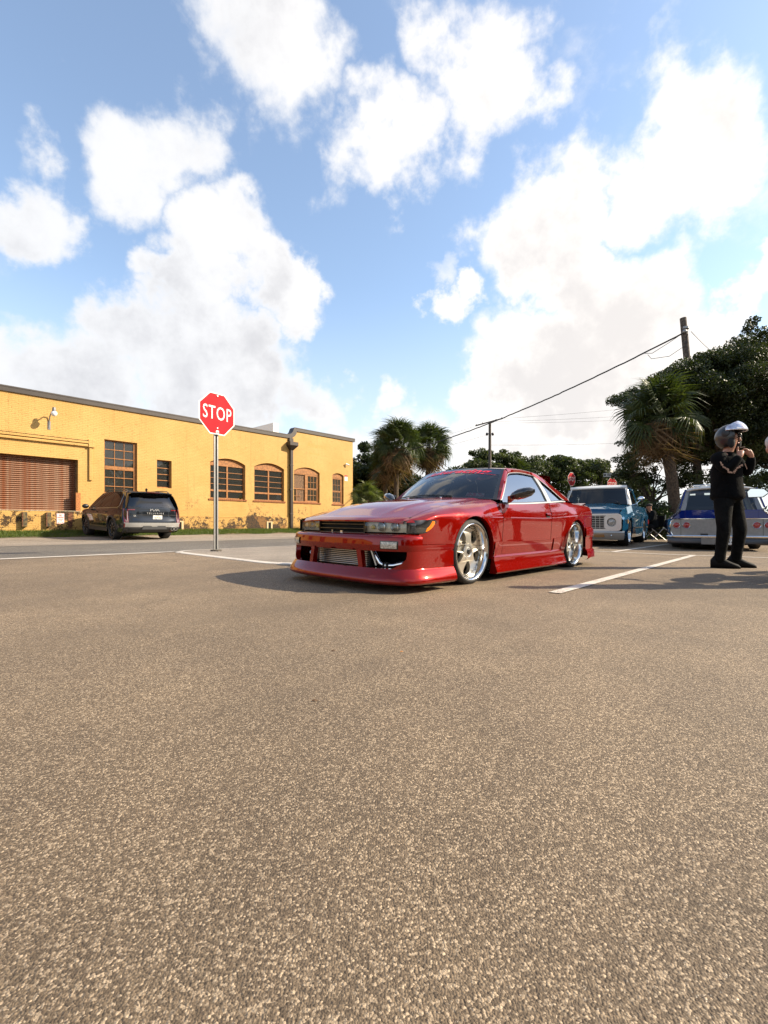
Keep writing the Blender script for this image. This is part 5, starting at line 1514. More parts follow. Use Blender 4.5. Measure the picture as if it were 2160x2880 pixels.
# ------------------------------------------------------------------ the other vehicles
def place_vehicle(o, fx, fy, fwd, wb):
    """origin under the front axle; pitched to follow the ground under both axles"""
    f = Vector(fwd).normalized(); rx, ry = fx-f.x*wb, fy-f.y*wb
    z0, z1 = gz(fx, fy), gz(rx, ry)
    o.matrix_basis = Matrix.Translation((fx, fy, z0)) @ Matrix.Rotation(math.atan2(f.y, f.x), 4, 'Z') @ Matrix.Rotation(-math.atan2(z0-z1, wb), 4, 'Y')
def simple_wheel(car_, cx, y, s, R, W, rim, lip_m, face_m, style, face=.03, n=40, acc=None):
    M = Matrix.Rotation(-PI/2, 4, 'X'); h = W/2
    w = MB().lathe([(rim-.01, -h*.9), (rim+.01, -h), (R-.03, -h), (R-.008, -h*.82), (R, -h*.6), (R, h*.6), (R-.008, h*.82), (R-.03, h), (rim+.01, h), (rim-.002, h*.92)], n, M).build('wheel', rubber, car_, smooth=40)
    w.location = (cx, s*(y-h), R); w.rotation_euler = (0, 0, PI if s < 0 else 0)
    MB().lathe([(rim+.004, h*.9), (rim+.002, h*1.02), (rim-.008, h*1.0), (rim-.02, h*.75), (rim-.03, face-.02), (rim-.04, -h*.8)], n, M).build('rim', lip_m, w, smooth=50)
    if style == 'smooth':
        MB().lathe([(rim-.03, face-.03), (rim*.72, face-.05), (rim*.5, face-.01), (rim*.30, face+.01), (rim*.26, face+.03), (0, face+.035)], n, M).build('wheel_disc', face_m, w, smooth=50)
        mb = MB()
        for k in range(10):
            a = 2*PI*k/10; mb.ellipsoid((rim*.62*math.cos(a), face-.026, rim*.62*math.sin(a)), (.022, .012, .022), 8, 4)
        mb.build('disc_hole', void_mat, w)
    else:
        mb = MB(); ac = MB()
        for k in range(style):
            a = 2*PI*k/style+PI/2; d = Vector((math.cos(a), 0, math.sin(a))); t = Vector((-d.z, 0, d.x))
            for sg in (-1, 1):
                mb.bar(d*.05+t*sg*.02+Vector((0, face, 0)), d*(rim-.03)+t*sg*rim*.20+Vector((0, face-.012, 0)), .034, .03, up=(0, 1, 0))
                ac.bar(d*(rim*.52)+t*sg*(.02+rim*.085)+Vector((0, face+.017, 0)), d*(rim-.035)+t*sg*rim*.225+Vector((0, face+.006, 0)), .016, .006, up=(0, 1, 0))
        mb.lathe([(.06, face+.0), (.06, face+.03), (0, face+.032)], 16, M); mb.build('spokes', face_m, w)
        ac.build('spoke_accent', acc or lip_m, w)
        MB().lathe([(rim-.02, -.02), (0, -.02)], 24, M).build('brake_disc', mat('dark_brake', (.05, .05, .05), .5, metal=.8), w)
    return w

# ======================= dark grey SUV, nose to the wall
suv = thing('suv', 'dark grey SUV parked nose-in to the yellow wall, rear end showing', 'car')
place_vehicle(suv, -11.72, 20.24, (-.743, .67), 2.9); suv.scale = (1.07, 1.07, 1.07)
grey = paint('charcoal_paint', (.011, .013, .017), .25, .30, .15)
suv_glass = glass_mat('privacy_glass', (.05, .055, .06), 1.0, .0, extra=.02)
SW, SR = 2.9, .375
def s_taper(x): return interp(x, [(-4.02, -.15), (-3.9, -.07), (-3.6, -.025), (-3.0, 0), (.1, 0), (.5, -.04), (.85, -.13), (.98, -.25)])
def s_fl(x, z): return sum(.022*math.exp(-(max(0, math.hypot(x-cx, z-SR)-.43)/.07)**2) for cx in (0, -SW))
def s_belt(x): return interp(x, [(-4.1, 1.13), (-3.0, 1.11), (-1.5, 1.08), (-.3, 1.055), (.2, 1.02), (.6, .98), (.98, .88)])
def s_prof(x):
    t = s_taper(x); b = s_belt(x)
    return spline2([(.935+t+s_fl(x, z), z) if z < .5 else (y+t+s_fl(x, z), z) for y, z in ((.935, .27), (.955, .42), (.965, .60), (.985, .78), (.988, .88))]+[(.975+t, lerp(.88, b, .5)), (.948+t, b-.012), (.925+t, b)], 36)
def s_low(x):
    z = .30
    for cx in (0, -SW):
        d = abs(x-cx)
        if d < .42: z = max(z, SR+math.sqrt(.42**2-d*d))
    return z
def ssided(name, fn, m, parent=suv, smooth=40):
    out = []
    for s in (1, -1):
        mb = MB(); fn(mb); mb.v = [(x, s*y, z) for x, y, z in mb.v]; out.append(mb.build(name, m, parent, smooth=smooth))
    return out
for nm, xa, xb in (('front_wing', .97, -.62), ('front_door', -.628, -1.62), ('rear_door', -1.628, -2.55), ('rear_quarter', -2.558, -3.98)):
    ssided(nm, lambda mb: panel(mb, s_prof, merge_xs(frange(xb, xa, 18), [x for cx in (0, -SW) for x in arch_xs(cx, .4195, 19) if xb < x < xa]), s_low, 16, flange=.06), grey)
clad = mat('grey_cladding', (.030, .030, .031), .6)
def cladding(mb):
    for cx in (0, -SW):
        rows = []
        for k in range(25):
            a = PI*k/24; r = []
            for q in (.415, .425, .47, .478):
                x = cx+q*math.cos(a); z = SR+q*math.sin(a)*1.0; c = clip_curve(s_prof(x), z, z+.01, 2); r.append((x, c[0].x+(.012 if .42 < q < .475 else -.01), z))
            rows.append(r)
        mb.grid(rows)
    panel(mb, s_prof, frange(-.46, -2.44, 14), .28, 4, zhi=.43, dy=.012, flange=.02)
ssided('cladding', cladding, clad)
def sillbar(mb): panel(mb, s_prof, frange(-.55, -2.36, 10), .425, 3, zhi=.475, dy=.022, flange=.02)
ssided('sill_trim', sillbar, silver_trim)
def s_gh(x, z, d=0):
    b = s_belt(x); t = (z-b)/.6; return (x, .925+s_taper(x)*.6-.235*t+.02*math.sin(PI*min(1, max(0, t)))+d, z)
def s_top(x): return interp(x, [(-3.95, 1.30), (-3.78, 1.60), (-3.55, 1.655), (-2.6, 1.685), (-1.7, 1.675), (-1.25, 1.62), (-.95, 1.48), (-.6, 1.27), (-.25, 1.08)])
def s_side(mb): mb.grid([[s_gh(x, lerp(s_belt(x)-.01, s_top(x), j/8)) for j in range(9)] for x in frange(-.27, -3.95, 36)])
ssided('upper_side', s_side, grey)
def s_win(mb):
    for xa, xb in ((-.52, -1.60), (-1.66, -2.60), (-2.66, -3.36)):
        mb.grid([[s_gh(x, lerp(s_belt(x)+.02, max(s_belt(x)+.03, min(s_top(x)-.06, 1.60-.42*sm(-3.0, -3.42, x)*0-(.35*max(0, -3.12-x)/.3 if x < -3.12 else 0))), j/6), .004) for j in range(7)] for x in frange(xa, xb, 16)])
ssided('side_window', s_win, suv_glass, smooth=180)
def s_line(mb):
    path = [(x, s_belt(x)+.008) for x in frange(-.45, -3.25, 24)]+[(-3.36, s_belt(-3.36)+.03), (-3.44, 1.20), (-3.47, 1.32), (-3.46, 1.48), (-3.42, 1.57), (-3.36, 1.605)]
    rows = []
    for i, (x, z) in enumerate(path):
        a = path[max(0, i-1)]; b = path[min(len(path)-1, i+1)]; t = Vector((b[0]-a[0], b[1]-a[1])).normalized(); n = Vector((-t.y, t.x))*.016
        rows.append([s_gh(x-n.x, z-n.y, .002), s_gh(x, z, .012), s_gh(x+n.x, z+n.y, .002)])
    mb.grid(rows)
ssided('window_trim', s_line, silver_trim)
# roof, bonnet, screen
def s_roof(u, x): 
    hw = s_gh(x, s_top(x))[1]; return (x, u*hw, s_top(x)+.055*(1-abs(u)**2.5))
MB().grid([[s_roof(-1+i/8, x) for x in frange(-1.25, -3.78, 14)] for i in range(17)]).build('roof', grey, suv, smooth=60)
MB().grid([[(lerp(-.25, -1.25, j/6)+.10*(1-(u*u)), u*lerp(.86, .70, j/6), lerp(1.09, 1.62, j/6)+.05*(1-u*u)) for j in range(7)] for u in frange(-1, 1, 13)]).build('windscreen', suv_glass, suv, smooth=180)
MB().grid([[(x, u*(s_prof(x)[-1].x), s_belt(x)+.05*(1-u*u)-(.02 if x > .9 else 0)) for x in frange(-.25, .97, 10)] for u in frange(-1, 1, 13)]).build('bonnet', grey, suv, smooth=60)
MB().grid([[(.97+.10*(1-(y/.72)**4), y, z) for z in (.32, .5, .7, .88)] for y in frange(-.72, .72, 11)]).build('nose', grey, suv, smooth=60)
def rails(mb):
    pts = [(x, s_gh(x, s_top(x))[1]-.03, s_top(x)+.075-.05*(1 if x in (-1.45, -3.6) else 0)) for x in (-1.45, -1.6, -2.2, -2.9, -3.45, -3.6)]; mb.tube(pts, .018, 6)
ssided('roof_rail', rails, silver_trim)
# rear face
def s_rear(y, z, d=0):
    hw = interp(z, [(.35, .93), (.8, .965), (1.1, .94), (1.65, .73)]); q = abs(y)/hw
    x = interp(z, [(.30, -3.90), (.42, -4.04), (.62, -4.08), (.80, -4.02), (1.0, -4.00), (1.12, -3.98), (1.30, -3.92), (1.60, -3.76), (1.68, -3.72)])
    return (x+.16*q**5-d, y, z)
def rear_grid(y0, y1, z0, z1, ny, nz, d, fit=False):
    rows = []
    for i in range(ny+1):
        r = []
        for j in range(nz+1):
            z = lerp(z0, z1, j/nz); hw = interp(z, [(.35, .93), (.8, .965), (1.1, .94), (1.65, .73)]) if fit else 1
            r.append(s_rear(lerp(y0, y1, i/ny)*hw, z, d))
        rows.append(r)
    return rows
MB().grid(rear_grid(-1, 1, .30, 1.66, 24, 24, 0, True)).build('tail_panel', grey, suv, smooth=60)
MB().grid(rear_grid(-.86, .86, 1.16, 1.58, 14, 8, .006, True)).build('rear_window', suv_glass, suv, smooth=180)
mb = MB(); rows = []
for i in range(17):
    u = -1+i/8; rows.append([(-3.70, u*.70, 1.665+.05*(1-u*u)), (-3.95+.10*u*u, u*.68, 1.650+.035*(1-u*u)), (-3.955+.10*u*u, u*.68, 1.625+.03*(1-u*u)), (-3.74, u*.69, 1.60)])
mb.grid(rows).build('roof_spoiler', grey, suv, smooth=40)
MB().box((-3.965, -.22, 1.652), (-3.94, .22, 1.670)).build('brake_light', mat('dark_red_lens', (.10, .006, .006), .2, coat=1), suv)
MB().grid(rear_grid(-.70, .70, .55, 1.00, 14, 6, .004)).build('tailgate', grey, suv, smooth=60)
MB().grid(rear_grid(-.80, .80, .885, .900, 14, 2, .012)).build('tailgate_crease', black_plastic, suv, smooth=60)
silver_sk = mat('silver_skid', (.40, .39, .37), .35, metal=.5)
mb = MB(); mb.grid(rear_grid(-.90, .90, .475, .625, 16, 4, .03, False)); mb.grid([[s_rear(y, .625, d) for d in (.0, .03)] for y in frange(-.9, .9, 12)]); mb.build('bumper_plate', silver_sk, suv, smooth=40)
mb = MB(); mb.grid(rear_grid(-.98, .98, .30, .48, 16, 4, .018, True)); mb.build('bumper_lower', clad, suv, smooth=40)
mb = MB(); mb.prism([(-.42, .40), (.42, .40), (.36, .52), (.12, .52), (.08, .49), (-.08, .49), (-.12, .52), (-.36, .52)], lambda a, b, d: (-4.085-d, a, b), .03); mb.build('diffuser', clad, suv)
lens_red = mat('red_tail_lens', (.16, .010, .010), .15, coat=1, noise=.4, nscale=30); lens_clear = mat('clear_tail_lens', (.42, .36, .34), .15, coat=1)
for s in (1, -1):
    mb = MB(); mb.grid([[s_rear(s*y, z, .012) for z in frange(.62, 1.09, 6)] for y in (.80, .84, .88, .93)]); o = mb.build('tail_lamp', lens_red, suv, smooth=60)
    mb = MB(); mb.grid([[s_rear(s*y, z, .014) for z in (1.045, 1.06, 1.08)] for y in frange(.60, .80, 6)]); mb.build('lamp_arm', lens_red, o, smooth=60)
    mb = MB()
    for yy in (.82, .865): mb.grid([[s_rear(s*y, z, .017) for z in frange(.66, 1.0, 5)] for y in (yy, yy+.014)])
    mb.grid([[s_rear(s*y, z, .016) for z in frange(.60, .63, 2)] for y in (.80, .86, .93)]); mb.build('lamp_bar', lens_clear, o, smooth=60)
    mb = MB(); mb.grid([[s_rear(s*y, z, .02) for z in frange(.47, .60, 4)] for y in (.86, .895, .93)]); mb.build('reflector', mat('red_reflector', (.22, .01, .008), .2, coat=1), suv)
pl = MB().cbox((-4.035, -.12, .80), (.012, .31, .155)).build('number_plate', mat('plate_white', (.72, .70, .64), .4, noise=.12), suv, bevel=.003)
def on_plate(x0, y0, z0): return lambda a, b: (x0, y0-a, z0+b)
ink = mat('dark_ink', (.03, .035, .03), .5); ink_o = mat('orange_ink', (.6, .22, .03), .5)
text_obj('plate_lettering', '14Q  USA', .088, on_plate(-4.0425, -.12, .792), ink, pl, sx=.70, bold=.001)
MB().lathe([(0, 0), (.018, 0)], 10, Matrix.Translation((-4.0424, -.12, .80)) @ Matrix.Rotation(-PI/2, 4, 'Y')).build('plate_emblem', ink_o, pl)
text_obj('plate_state', 'FLORIDA', .026, on_plate(-4.0424, -.12, .855), ink, pl)
bright_l = mat('bright_lettering', (.75, .74, .72), .2, metal=.7)
text_obj('model_lettering', 'TELLURIDE', .072, on_plate(-4.030, -.05, .945), bright_l, suv, bold=.002, space=1.75)
mb = MB()                                           # stylised maker's mark: three joined slanted strokes
for a, b in (((-.17, -.03), (-.17, .05)), ((-.165, .0), (-.09, .05)), ((-.10, .05), (-.055, -.03)), ((-.055, -.03), (.02, .05)), ((.02, .05), (.02, -.03)), ((.02, -.03), (.085, .05)), ((.085, .05), (.14, -.03)), ((.06, .0), (.13, .0))):
    mb.bar((-4.018, -.05-a[0], 1.05+a[1]), (-4.018, -.05-b[0], 1.05+b[1]), .016, .010, up=(1, 0, 0))
mb.build('maker_mark', bright_l, suv)
text_obj('trim_lettering', 'SX', .07, on_plate(-4.028, .62, .855), bright_l, suv, bold=.002); text_obj('trim_lettering', 'AWD', .04, on_plate(-4.026, -.66, .64), bright_l, suv, bold=.001)
MB().tube([(-3.93, -.02, 1.19), (-3.945, -.30, 1.225), (-3.945, -.55, 1.215)], .010, 6).build('rear_wiper', black_plastic, suv)
mb = MB()
for y in (-.60, -.72): mb.lathe([(.045, 0), (.055, .0), (.055, .10), (.045, .10), (.043, .01)], 14, Matrix.Translation((-4.02, y, .41)) @ Matrix.Rotation(-PI/2, 4, 'Y'))
mb.build('exhaust_tip', chrome, suv, smooth=50)
MB().tube([(-3.2, -.5, .33), (-3.95, -.62, .37)], .07, 10).build('silencer', rust_mat, suv, smooth=50)
MB().ellipsoid((-3.35, 0, 1.77), (.10, .022, .055), 10, 6).build('aerial_fin', black_plastic, suv, smooth=60)
for s in (1, -1):
    MB().ellipsoid((-.42, s*1.07, 1.14), (.08, .12, .085), 12, 8).build('wing_mirror', black_plastic, suv, smooth=60)
    for x in (-1.42, -2.35): MB().ellipsoid((x, s*.988, .965), (.11, .025, .022), 10, 6).build('door_handle', black_plastic, suv, smooth=60)
    for cx in (0, -SW):
        simple_wheel(suv, cx, .96, s, SR, .25, .285, black_plastic, black_plastic, 5, face=.09, acc=silver_sk)
        mb = wheel_well(None, cx, .43, SR, .55, .93, .30); mb.v = [(x, s*y, z) for x, y, z in mb.v]; mb.build('wheel_well', void_mat, suv)
MB().box((-3.7, -.85, .26), (.8, .85, .34)).build('floor_pan', void_mat, suv)
MB().box((-3.3, -.78, .75), (-.6, .78, 1.0)).build('cabin', mat('cabin_dark', (.02, .02, .02), .9), suv)

# ======================= teal pickup with white roof
tk = thing('pickup_truck', 'lowered teal blue classic pickup with white roof and silver grille', 'pickup truck')
place_vehicle(tk, 5.51, 12.58, (-.577, -.82), 2.92)
teal = paint('teal_paint', (.009, .064, .135), .35, .26, .12)
offwhite = mat('offwhite_paint', (.72, .69, .63), .25, coat=.6)
TW, TR = 2.92, .345
def t_taper(x): return interp(x, [(-4.15, -.02), (-3.8, 0), (.3, 0), (.62, -.02), (.80, -.05)])
def t_fl(x, z): return sum(.022*math.exp(-(abs(math.hypot(x-cx, z-TR)-.43)/.05)**2) for cx in (0, -TW))
def t_top(x): return interp(x, [(-4.2, 1.07), (-2.16, 1.075), (-.85, 1.08), (-.4, 1.03), (.2, .975), (.6, .90), (.80, .84)])
def t_prof(x):
    t = t_taper(x); z1 = t_top(x); s = z1/1.075
    return spline2([(y+t+t_fl(x, z), z*(s if z > .7 else 1)) for y, z in ((.93, .17), (.955, .32), (.965, .50), (.975, .66), (.985, .78))]+[(.975+t, .845*s), (.945+t, .885*s), (.925+t, .98*s), (.905+t, z1)], 40)
def t_low(x):
    z = .20
    for cx in (0, -TW):
        d = abs(x-cx)
        if d < .415: z = max(z, TR+math.sqrt(.415**2-d*d)*.92)
    return z
def tsided(name, fn, m, parent=tk, smooth=40):
    out = []
    for s in (1, -1):
        mb = MB(); fn(mb); mb.v = [(x, s*y, z) for x, y, z in mb.v]; out.append(mb.build(name, m, parent, smooth=smooth))
    return out
for nm, xa, xb in (('front_wing', .80, -.70), ('cab_door', -.708, -1.86), ('cab_corner', -1.868, -2.18), ('bed_side', -2.22, -4.15)):
    tsided(nm, lambda mb: panel(mb, t_prof, merge_xs(frange(xb, xa, 16), [x for cx in (0, -TW) for x in arch_xs(cx, .4145, 19) if xb < x < xa]), t_low, 18, flange=.06), teal)
def t_mould(mb):
    for xa, xb in ((-.46, -1.85), (-1.88, -2.47), (-3.38, -4.1)): panel(mb, t_prof, frange(xa, xb, 8), .445, 3, zhi=.475, dy=.012, flange=.01)
tsided('side_moulding', t_mould, silver_trim)
MB().box((-4.1, -.86, .55), (-2.22, .86, .60)).build('bed_floor', teal, tk); MB().box((-4.16, -.90, .45), (-4.10, .90, 1.06)).build('tailgate', teal, tk, bevel=.02)
MB().box((-2.24, -.88, .50), (-2.20, .88, 1.06)).build('bed_front', teal, tk)
# bonnet with raised centre and sloping leading face
def t_hood(u, x):
    hw = t_prof(x)[-1].x; z = t_top(x)+.035*(1-abs(u)**3)+.028*sm(.62, .50, abs(u)); return (x, u*hw, z)
mb = MB(); mb.grid([[t_hood(-1+i/14, x) for x in frange(-.62, .66, 14)] for i in range(29)]).build('bonnet', teal, tk, smooth=40)
rows = []
for i in range(21):
    u = -1+i/10; a = t_hood(u, .66); rows.append([a, (.75, u*.85, .905+.03*(1-abs(u)**3)), (.80, u*.845, .84), (.80, u*.845, .80)])
MB().grid(rows).build('bonnet_lip', teal, tk, smooth=40)
MB().tube([(t_hood(u, .665)[0], t_hood(u, .665)[1], t_hood(u, .665)[2]+.002) for u in frange(-.72, .72, 15)], .007, 5).build('bonnet_trim', offwhite, tk)
MB().grid([[(x, u*.88, 1.085+.01*(1-u*u)) for x in (-.60, -.74, -.80)] for u in frange(-1, 1, 9)]).build('cowl', teal, tk, smooth=60)
# cab upper
def t_g(x, z, d=0): t = (z-1.075)/.5; return (x, .90-.15*t+d, z)
t_glass = glass_mat('pickup_glass', (.16, .16, .15), .8, .0)
def t_wp(u, v): return (lerp(-.70, -1.02, v)-.10*abs(u)**3*(1-v*.3), u*lerp(.80, .70, v), lerp(1.10, 1.545, v)+.012*(1-u*u))
MB().grid([[t_wp(-1+i/10, j/8) for j in range(9)] for i in range(21)]).build('windscreen', t_glass, tk, smooth=180)
rows = []
for i in range(21):
    u = -1+i/10; rows.append([(lerp(-1.02, -1.02, 0)-.10*abs(u)**3, u*.72, 1.545+.010*(1-u*u)), (-1.00-.10*abs(u)**3, u*.755, 1.575+.012*(1-u*u)), (-1.10, u*.745, 1.635+.02*(1-u*u)), (-1.4, u*.72, 1.655+.025*(1-u*u)), (-1.9, u*.72, 1.65+.02*(1-u*u)), (-2.12, u*.735, 1.60), (-2.14, u*.74, 1.56)])
MB().grid(rows).build('roof', offwhite, tk, smooth=50)
def t_pill(mb):
    mb.grid([[t_wp(1.0, v), (t_wp(1, v)[0]-.005, t_wp(1, v)[1]+.035, t_wp(1, v)[2]), (t_wp(1, v)[0]-.06, t_g(0, t_wp(1, v)[2])[1]+.005, t_wp(1, v)[2]), (t_wp(1, v)[0]-.075, t_g(0, t_wp(1, v)[2])[1]-.02, t_wp(1, v)[2])] for v in frange(-.06, 1.04, 8)])
tsided('screen_pillar', t_pill, offwhite, smooth=50)
def t_frame(mb):
    mb.grid([[t_g(lerp(-.90, -1.14, k/6), lerp(1.08, 1.53, k/6), .006), t_g(lerp(-.94, -1.18, k/6), lerp(1.08, 1.53, k/6), .012)] for k in range(7)])
    mb.grid([[t_g(x, 1.52, .006), t_g(x, 1.575, .012)] for x in frange(-1.12, -1.92, 6)])
    mb.grid([[t_g(lerp(-1.84, -1.78, k/4), lerp(1.08, 1.53, k/4), .010), t_g(lerp(-2.16, -2.12, k/4), lerp(1.08, 1.60, k/4), .010)] for k in range(5)])
tsided('cab_frame', t_frame, teal)
def t_sw(mb): mb.grid([[t_g(x, z, -.008) for z in (1.08, 1.3, 1.53)] for x in frange(-.92, -1.86, 6)])
tsided('side_window', t_sw, t_glass, smooth=180)
MB().grid([[(-2.15, y, z) for z in (1.08, 1.56)] for y in (-.74, .74)]).build('cab_rear', teal, tk)
MB().box((-2.0, -.75, .55), (-1.35, .75, 1.0)).build('bench_seat', mat('dark_bench', (.03, .025, .02), .8), tk, bevel=.06); MB().box((-.98, -.80, .80), (-.75, .80, 1.07)).build('dashboard', cab, tk)
M = Matrix.Translation((-1.13, .36, 1.08)) @ Matrix.Rotation(rad(-50), 4, 'Y')
MB().tube([tuple(M @ Vector((.20*math.cos(2*PI*k/24), .20*math.sin(2*PI*k/24), 0))) for k in range(25)], .012, 6, cap=False).build('steering_wheel', mat('pale_wheel', (.5, .5, .5), .3), tk, smooth=60)
# grille
def slab(name, m, outer, inner, x0, x1, parent=tk, bev=.008):
    mb = MB(); mb.poly([outer, inner[::-1]], lambda a, b: (x1, a, b)); mb.grid([[(x1, a, b) for a, b in outer], [(x0, a, b) for a, b in outer]], close=True); mb.grid([[(x1, a, b) for a, b in inner], [(x0, a, b) for a, b in inner]], close=True)
    return mb.build(name, m, parent, bevel=bev)
def rr(y0, y1, z0, z1, r, n=4):
    out = []
    for cy, cz, a0 in ((y0+r, z0+r, 180), (y1-r, z0+r, 270), (y1-r, z1-r, 0), (y0+r, z1-r, 90)):
        for k in range(n+1): out.append((cy+r*math.cos(rad(a0+90*k/n)), cz+r*math.sin(rad(a0+90*k/n))))
    return out
gsil = mat('silver_grille', (.56, .54, .50), .3, metal=.5)
slab('grille_frame', gsil, rr(-.89, .89, .385, .812, .09), rr(-.83, .83, .435, .765, .04), .70, .835)
MB().box((.68, -.86, .40), (.72, .86, .80)).build('grille_back', void_mat, tk)
mb = MB()
for z in frange(.465, .735, 7): mb.bar((.815, -.50, z), (.815, .50, z), .008, .012, up=(1, 0, 0))
for y in frange(-.5, .5, 11): mb.bar((.80, y, .44), (.80, y, .76), .008, .006)
mb.build('grille_mesh', gsil, tk)
for s in (1, -1):
    b = slab('headlight_bezel', gsil, rr(.51*s if s > 0 else -.83, .83 if s > 0 else -.51, .435, .765, .05), [(.672*s+.108*math.cos(2*PI*k/24), .60+.108*math.sin(2*PI*k/24)) for k in range(24)], .74, .822)
    M = Matrix.Translation((.77, s*.672, .60)) @ Matrix.Rotation(PI/2, 4, 'Y')
    h = MB().lathe([(.108, 0), (.104, .02), (.096, .025)], 24, M).build('headlight', chrome, tk, smooth=50)
    MB().lathe([(.096, .015), (.07, .032), (.03, .042), (0, .045)], 24, M).build('headlight_lens', mat('sealed_beam', (.36, .34, .31), .12, coat=1, noise=.5, nscale=30), h, smooth=60)
    MB().cbox((.47, s*(t_prof(.47)[22].x+.010), .62), (.045, .016, .10)).build('marker_lamp', mat('amber_marker', (.62, .34, .06), .3, coat=.5), tk, bevel=.004)
    MB().cbox((-3.98, s*.975, .62), (.05, .03, .14)).build('rear_marker', mat('red_marker', (.4, .02, .02), .3), tk, bevel=.004)
    MB().tube([(-.86, s*.90, 1.07), (-.84, s*1.02, 1.10), (-.82, s*1.13, 1.22)], .009, 6).build('mirror_arm', chrome, tk)
    MB().ellipsoid((-.83, s*1.13, 1.235), (.045, .085, .065), 14, 8).build('door_mirror', chrome, tk, smooth=60)
    MB().cbox((-1.72, s*.955, .93), (.14, .03, .025)).build('door_handle', chrome, tk, bevel=.006)
    for cx, r in ((0, .345), (-TW, .345)):
        simple_wheel(tk, cx, .955 if not cx else .97, s, r, .24 if not cx else .30, .262, mat('polished_pickup_rim', (.66, .64, .60), .14, metal=1), mat('grey_wheel_disc', (.30, .29, .27), .35, metal=.8), 'smooth', face=.0 if not cx else -.03)
        mb = wheel_well(None, cx, .42, TR, .50, .93, .24); mb.v = [(x, s*y, z) for x, y, z in mb.v]; mb.build('wheel_well', void_mat, tk)
# bumper: silver blade with turn lamps
rows = []
for i in range(25):
    u = -1+i/12; x = .90-.10*abs(u)**4; y = u*.955; rows.append([(x-.07, y, .385), (x, y, .375), (x+.012, y, .345), (x-.005, y, .30), (x-.02, y*.985, .21), (x-.06, y*.97, .165)])
bp = MB().grid(rows).build('front_bumper', mat('silver_bumper', (.42, .40, .37), .35, metal=.6), tk, smooth=35)
for s in (1, -1):
    MB().cbox((.885, s*.40, .265), (.03, .24, .075)).build('turn_lamp', mat('dark_amber', (.20, .085, .012), .3, coat=.5), bp, bevel=.006)
    MB().ellipsoid((.895, s*.68, .275), (.012, .016, .016), 8, 6).build('bumper_bolt', chrome, bp)
MB().box((-3.9, -.80, .20), (.62, .80, .27)).build('chassis', void_mat, tk)
MB().tube([(-.66, .05, 1.115), (-.72, .3, 1.135), (-.745, .62, 1.14)], .008, 5).build('wiper', black_plastic, tk)

# ======================= blue and white station wagon seen from behind
wg = thing('station_wagon', 'blue classic station wagon with silver tail panel and round red lamps', 'car')
wf = Vector((.5, .866, 0)); wc = (7.40, 10.32)
wg.matrix_basis = Matrix.Translation((wc[0], wc[1], gz(*wc))) @ Matrix.Rotation(math.atan2(wf.y, wf.x), 4, 'Z')
blue = paint('deep_blue_paint', (.005, .016, .14), .2, .3, .12)
pale = mat('shaded_silver_panel', (.25, .245, .24), .35, metal=.5, noise=.08)  # silver darkened in its colour to stand for tree shade over the wagon
def w_prof(x):
    t = interp(x, [(0, -.045), (.12, -.015), (.4, 0), (4.6, 0)])
    return spline2([(.90+t, .17), (.955+t, .30), (.985+t, .48), (.99+t, .62), (.965+t, .715), (.90+t, .775), (.80+t, .86), (.755+t, .895)], 32)
def w_low(x):
    z = .19; d = abs(x-1.35)
    if d < .36: z = max(z, .30+math.sqrt(.36**2-d*d)*.75)
    return z
for s in (1, -1):
    mb = MB(); panel(mb, w_prof, merge_xs(frange(.0, 4.9, 22), arch_xs(1.35, .359, 15)), w_low, 16, flange=.05); mb.v = [(x, s*y, z) for x, y, z in mb.v]; mb.build('body_side', blue, wg, smooth=50)
    wsw = simple_wheel(wg, 1.35, .88, s, .325, .20, .20, chrome, chrome, 'smooth'); wsw.name = 'wheel'
    wsw = simple_wheel(wg, 4.3, .88, s, .325, .20, .20, chrome, chrome, 'smooth')
MB().grid([[(4.9, u*.9, .2), (5.0, u*.85, .5), (4.9, u*.76, .89)] for u in frange(-1, 1, 7)]).build('nose', blue, wg, smooth=60)
MB().grid([[(x, u*.76, .895+.02*(1-u*u)) for x in (2.9, 3.8, 4.9)] for u in frange(-1, 1, 9)]).build('bonnet', blue, wg, smooth=60)
half = [(0, .33), (.90, .33), (.935, .40), (.945, .55), (.93, .64), (.87, .70), (0, .70)]
def full(h): return h+[(-a, b) for a, b in h[::-1] if a > 0]
tp = full(half)
mb = MB(); mb.prism(tp, lambda a, b, d: (-.012+d, a, b), .03); tpo = mb.build('tail_panel', pale, wg, bevel=.006)
mb = MB()
for z in (.40, .46, .56, .62): mb.bar((-.014, -.60, z), (-.014, .60, z), .006, .012, up=(1, 0, 0))
mb.build('panel_ribs', pale, tpo)
mb = MB(); P = [(-.016, a, b) for a, b in half[1:]]; mb.tube([(-.016, .90, .34)]+P[1:], .014, 6); mb.tube([(p[0], -p[1], p[2]) for p in [(-.016, .90, .34)]+P[1:]], .014, 6); mb.build('panel_trim', chrome, tpo, smooth=60)
back = full([(0, .19), (.90, .19), (.945, .33), (.955, .55), (.94, .66), (.87, .74), (.76, .845), (.735, .895), (0, .895)])
MB().prism(back, lambda a, b, d: (.02+d, a, b), .04).build('tail_body', blue, wg, bevel=.01)
MB().box((.010, -.66, .71), (.019, .66, .885)).build('tailgate', blue, wg, bevel=.004)
MB().box((-.016, .735, .33), (-.011, .741, .70)).build('panel_seam', void_mat, wg); MB().box((-.016, -.741, .33), (-.011, -.735, .70)).build('panel_seam', void_mat, wg)
MB().cbox((-.02, .30, .345), (.02, .14, .05)).build('latch', black_plastic, wg)
redl = mat('wagon_red_lens', (.30, .012, .010), .2, coat=1)
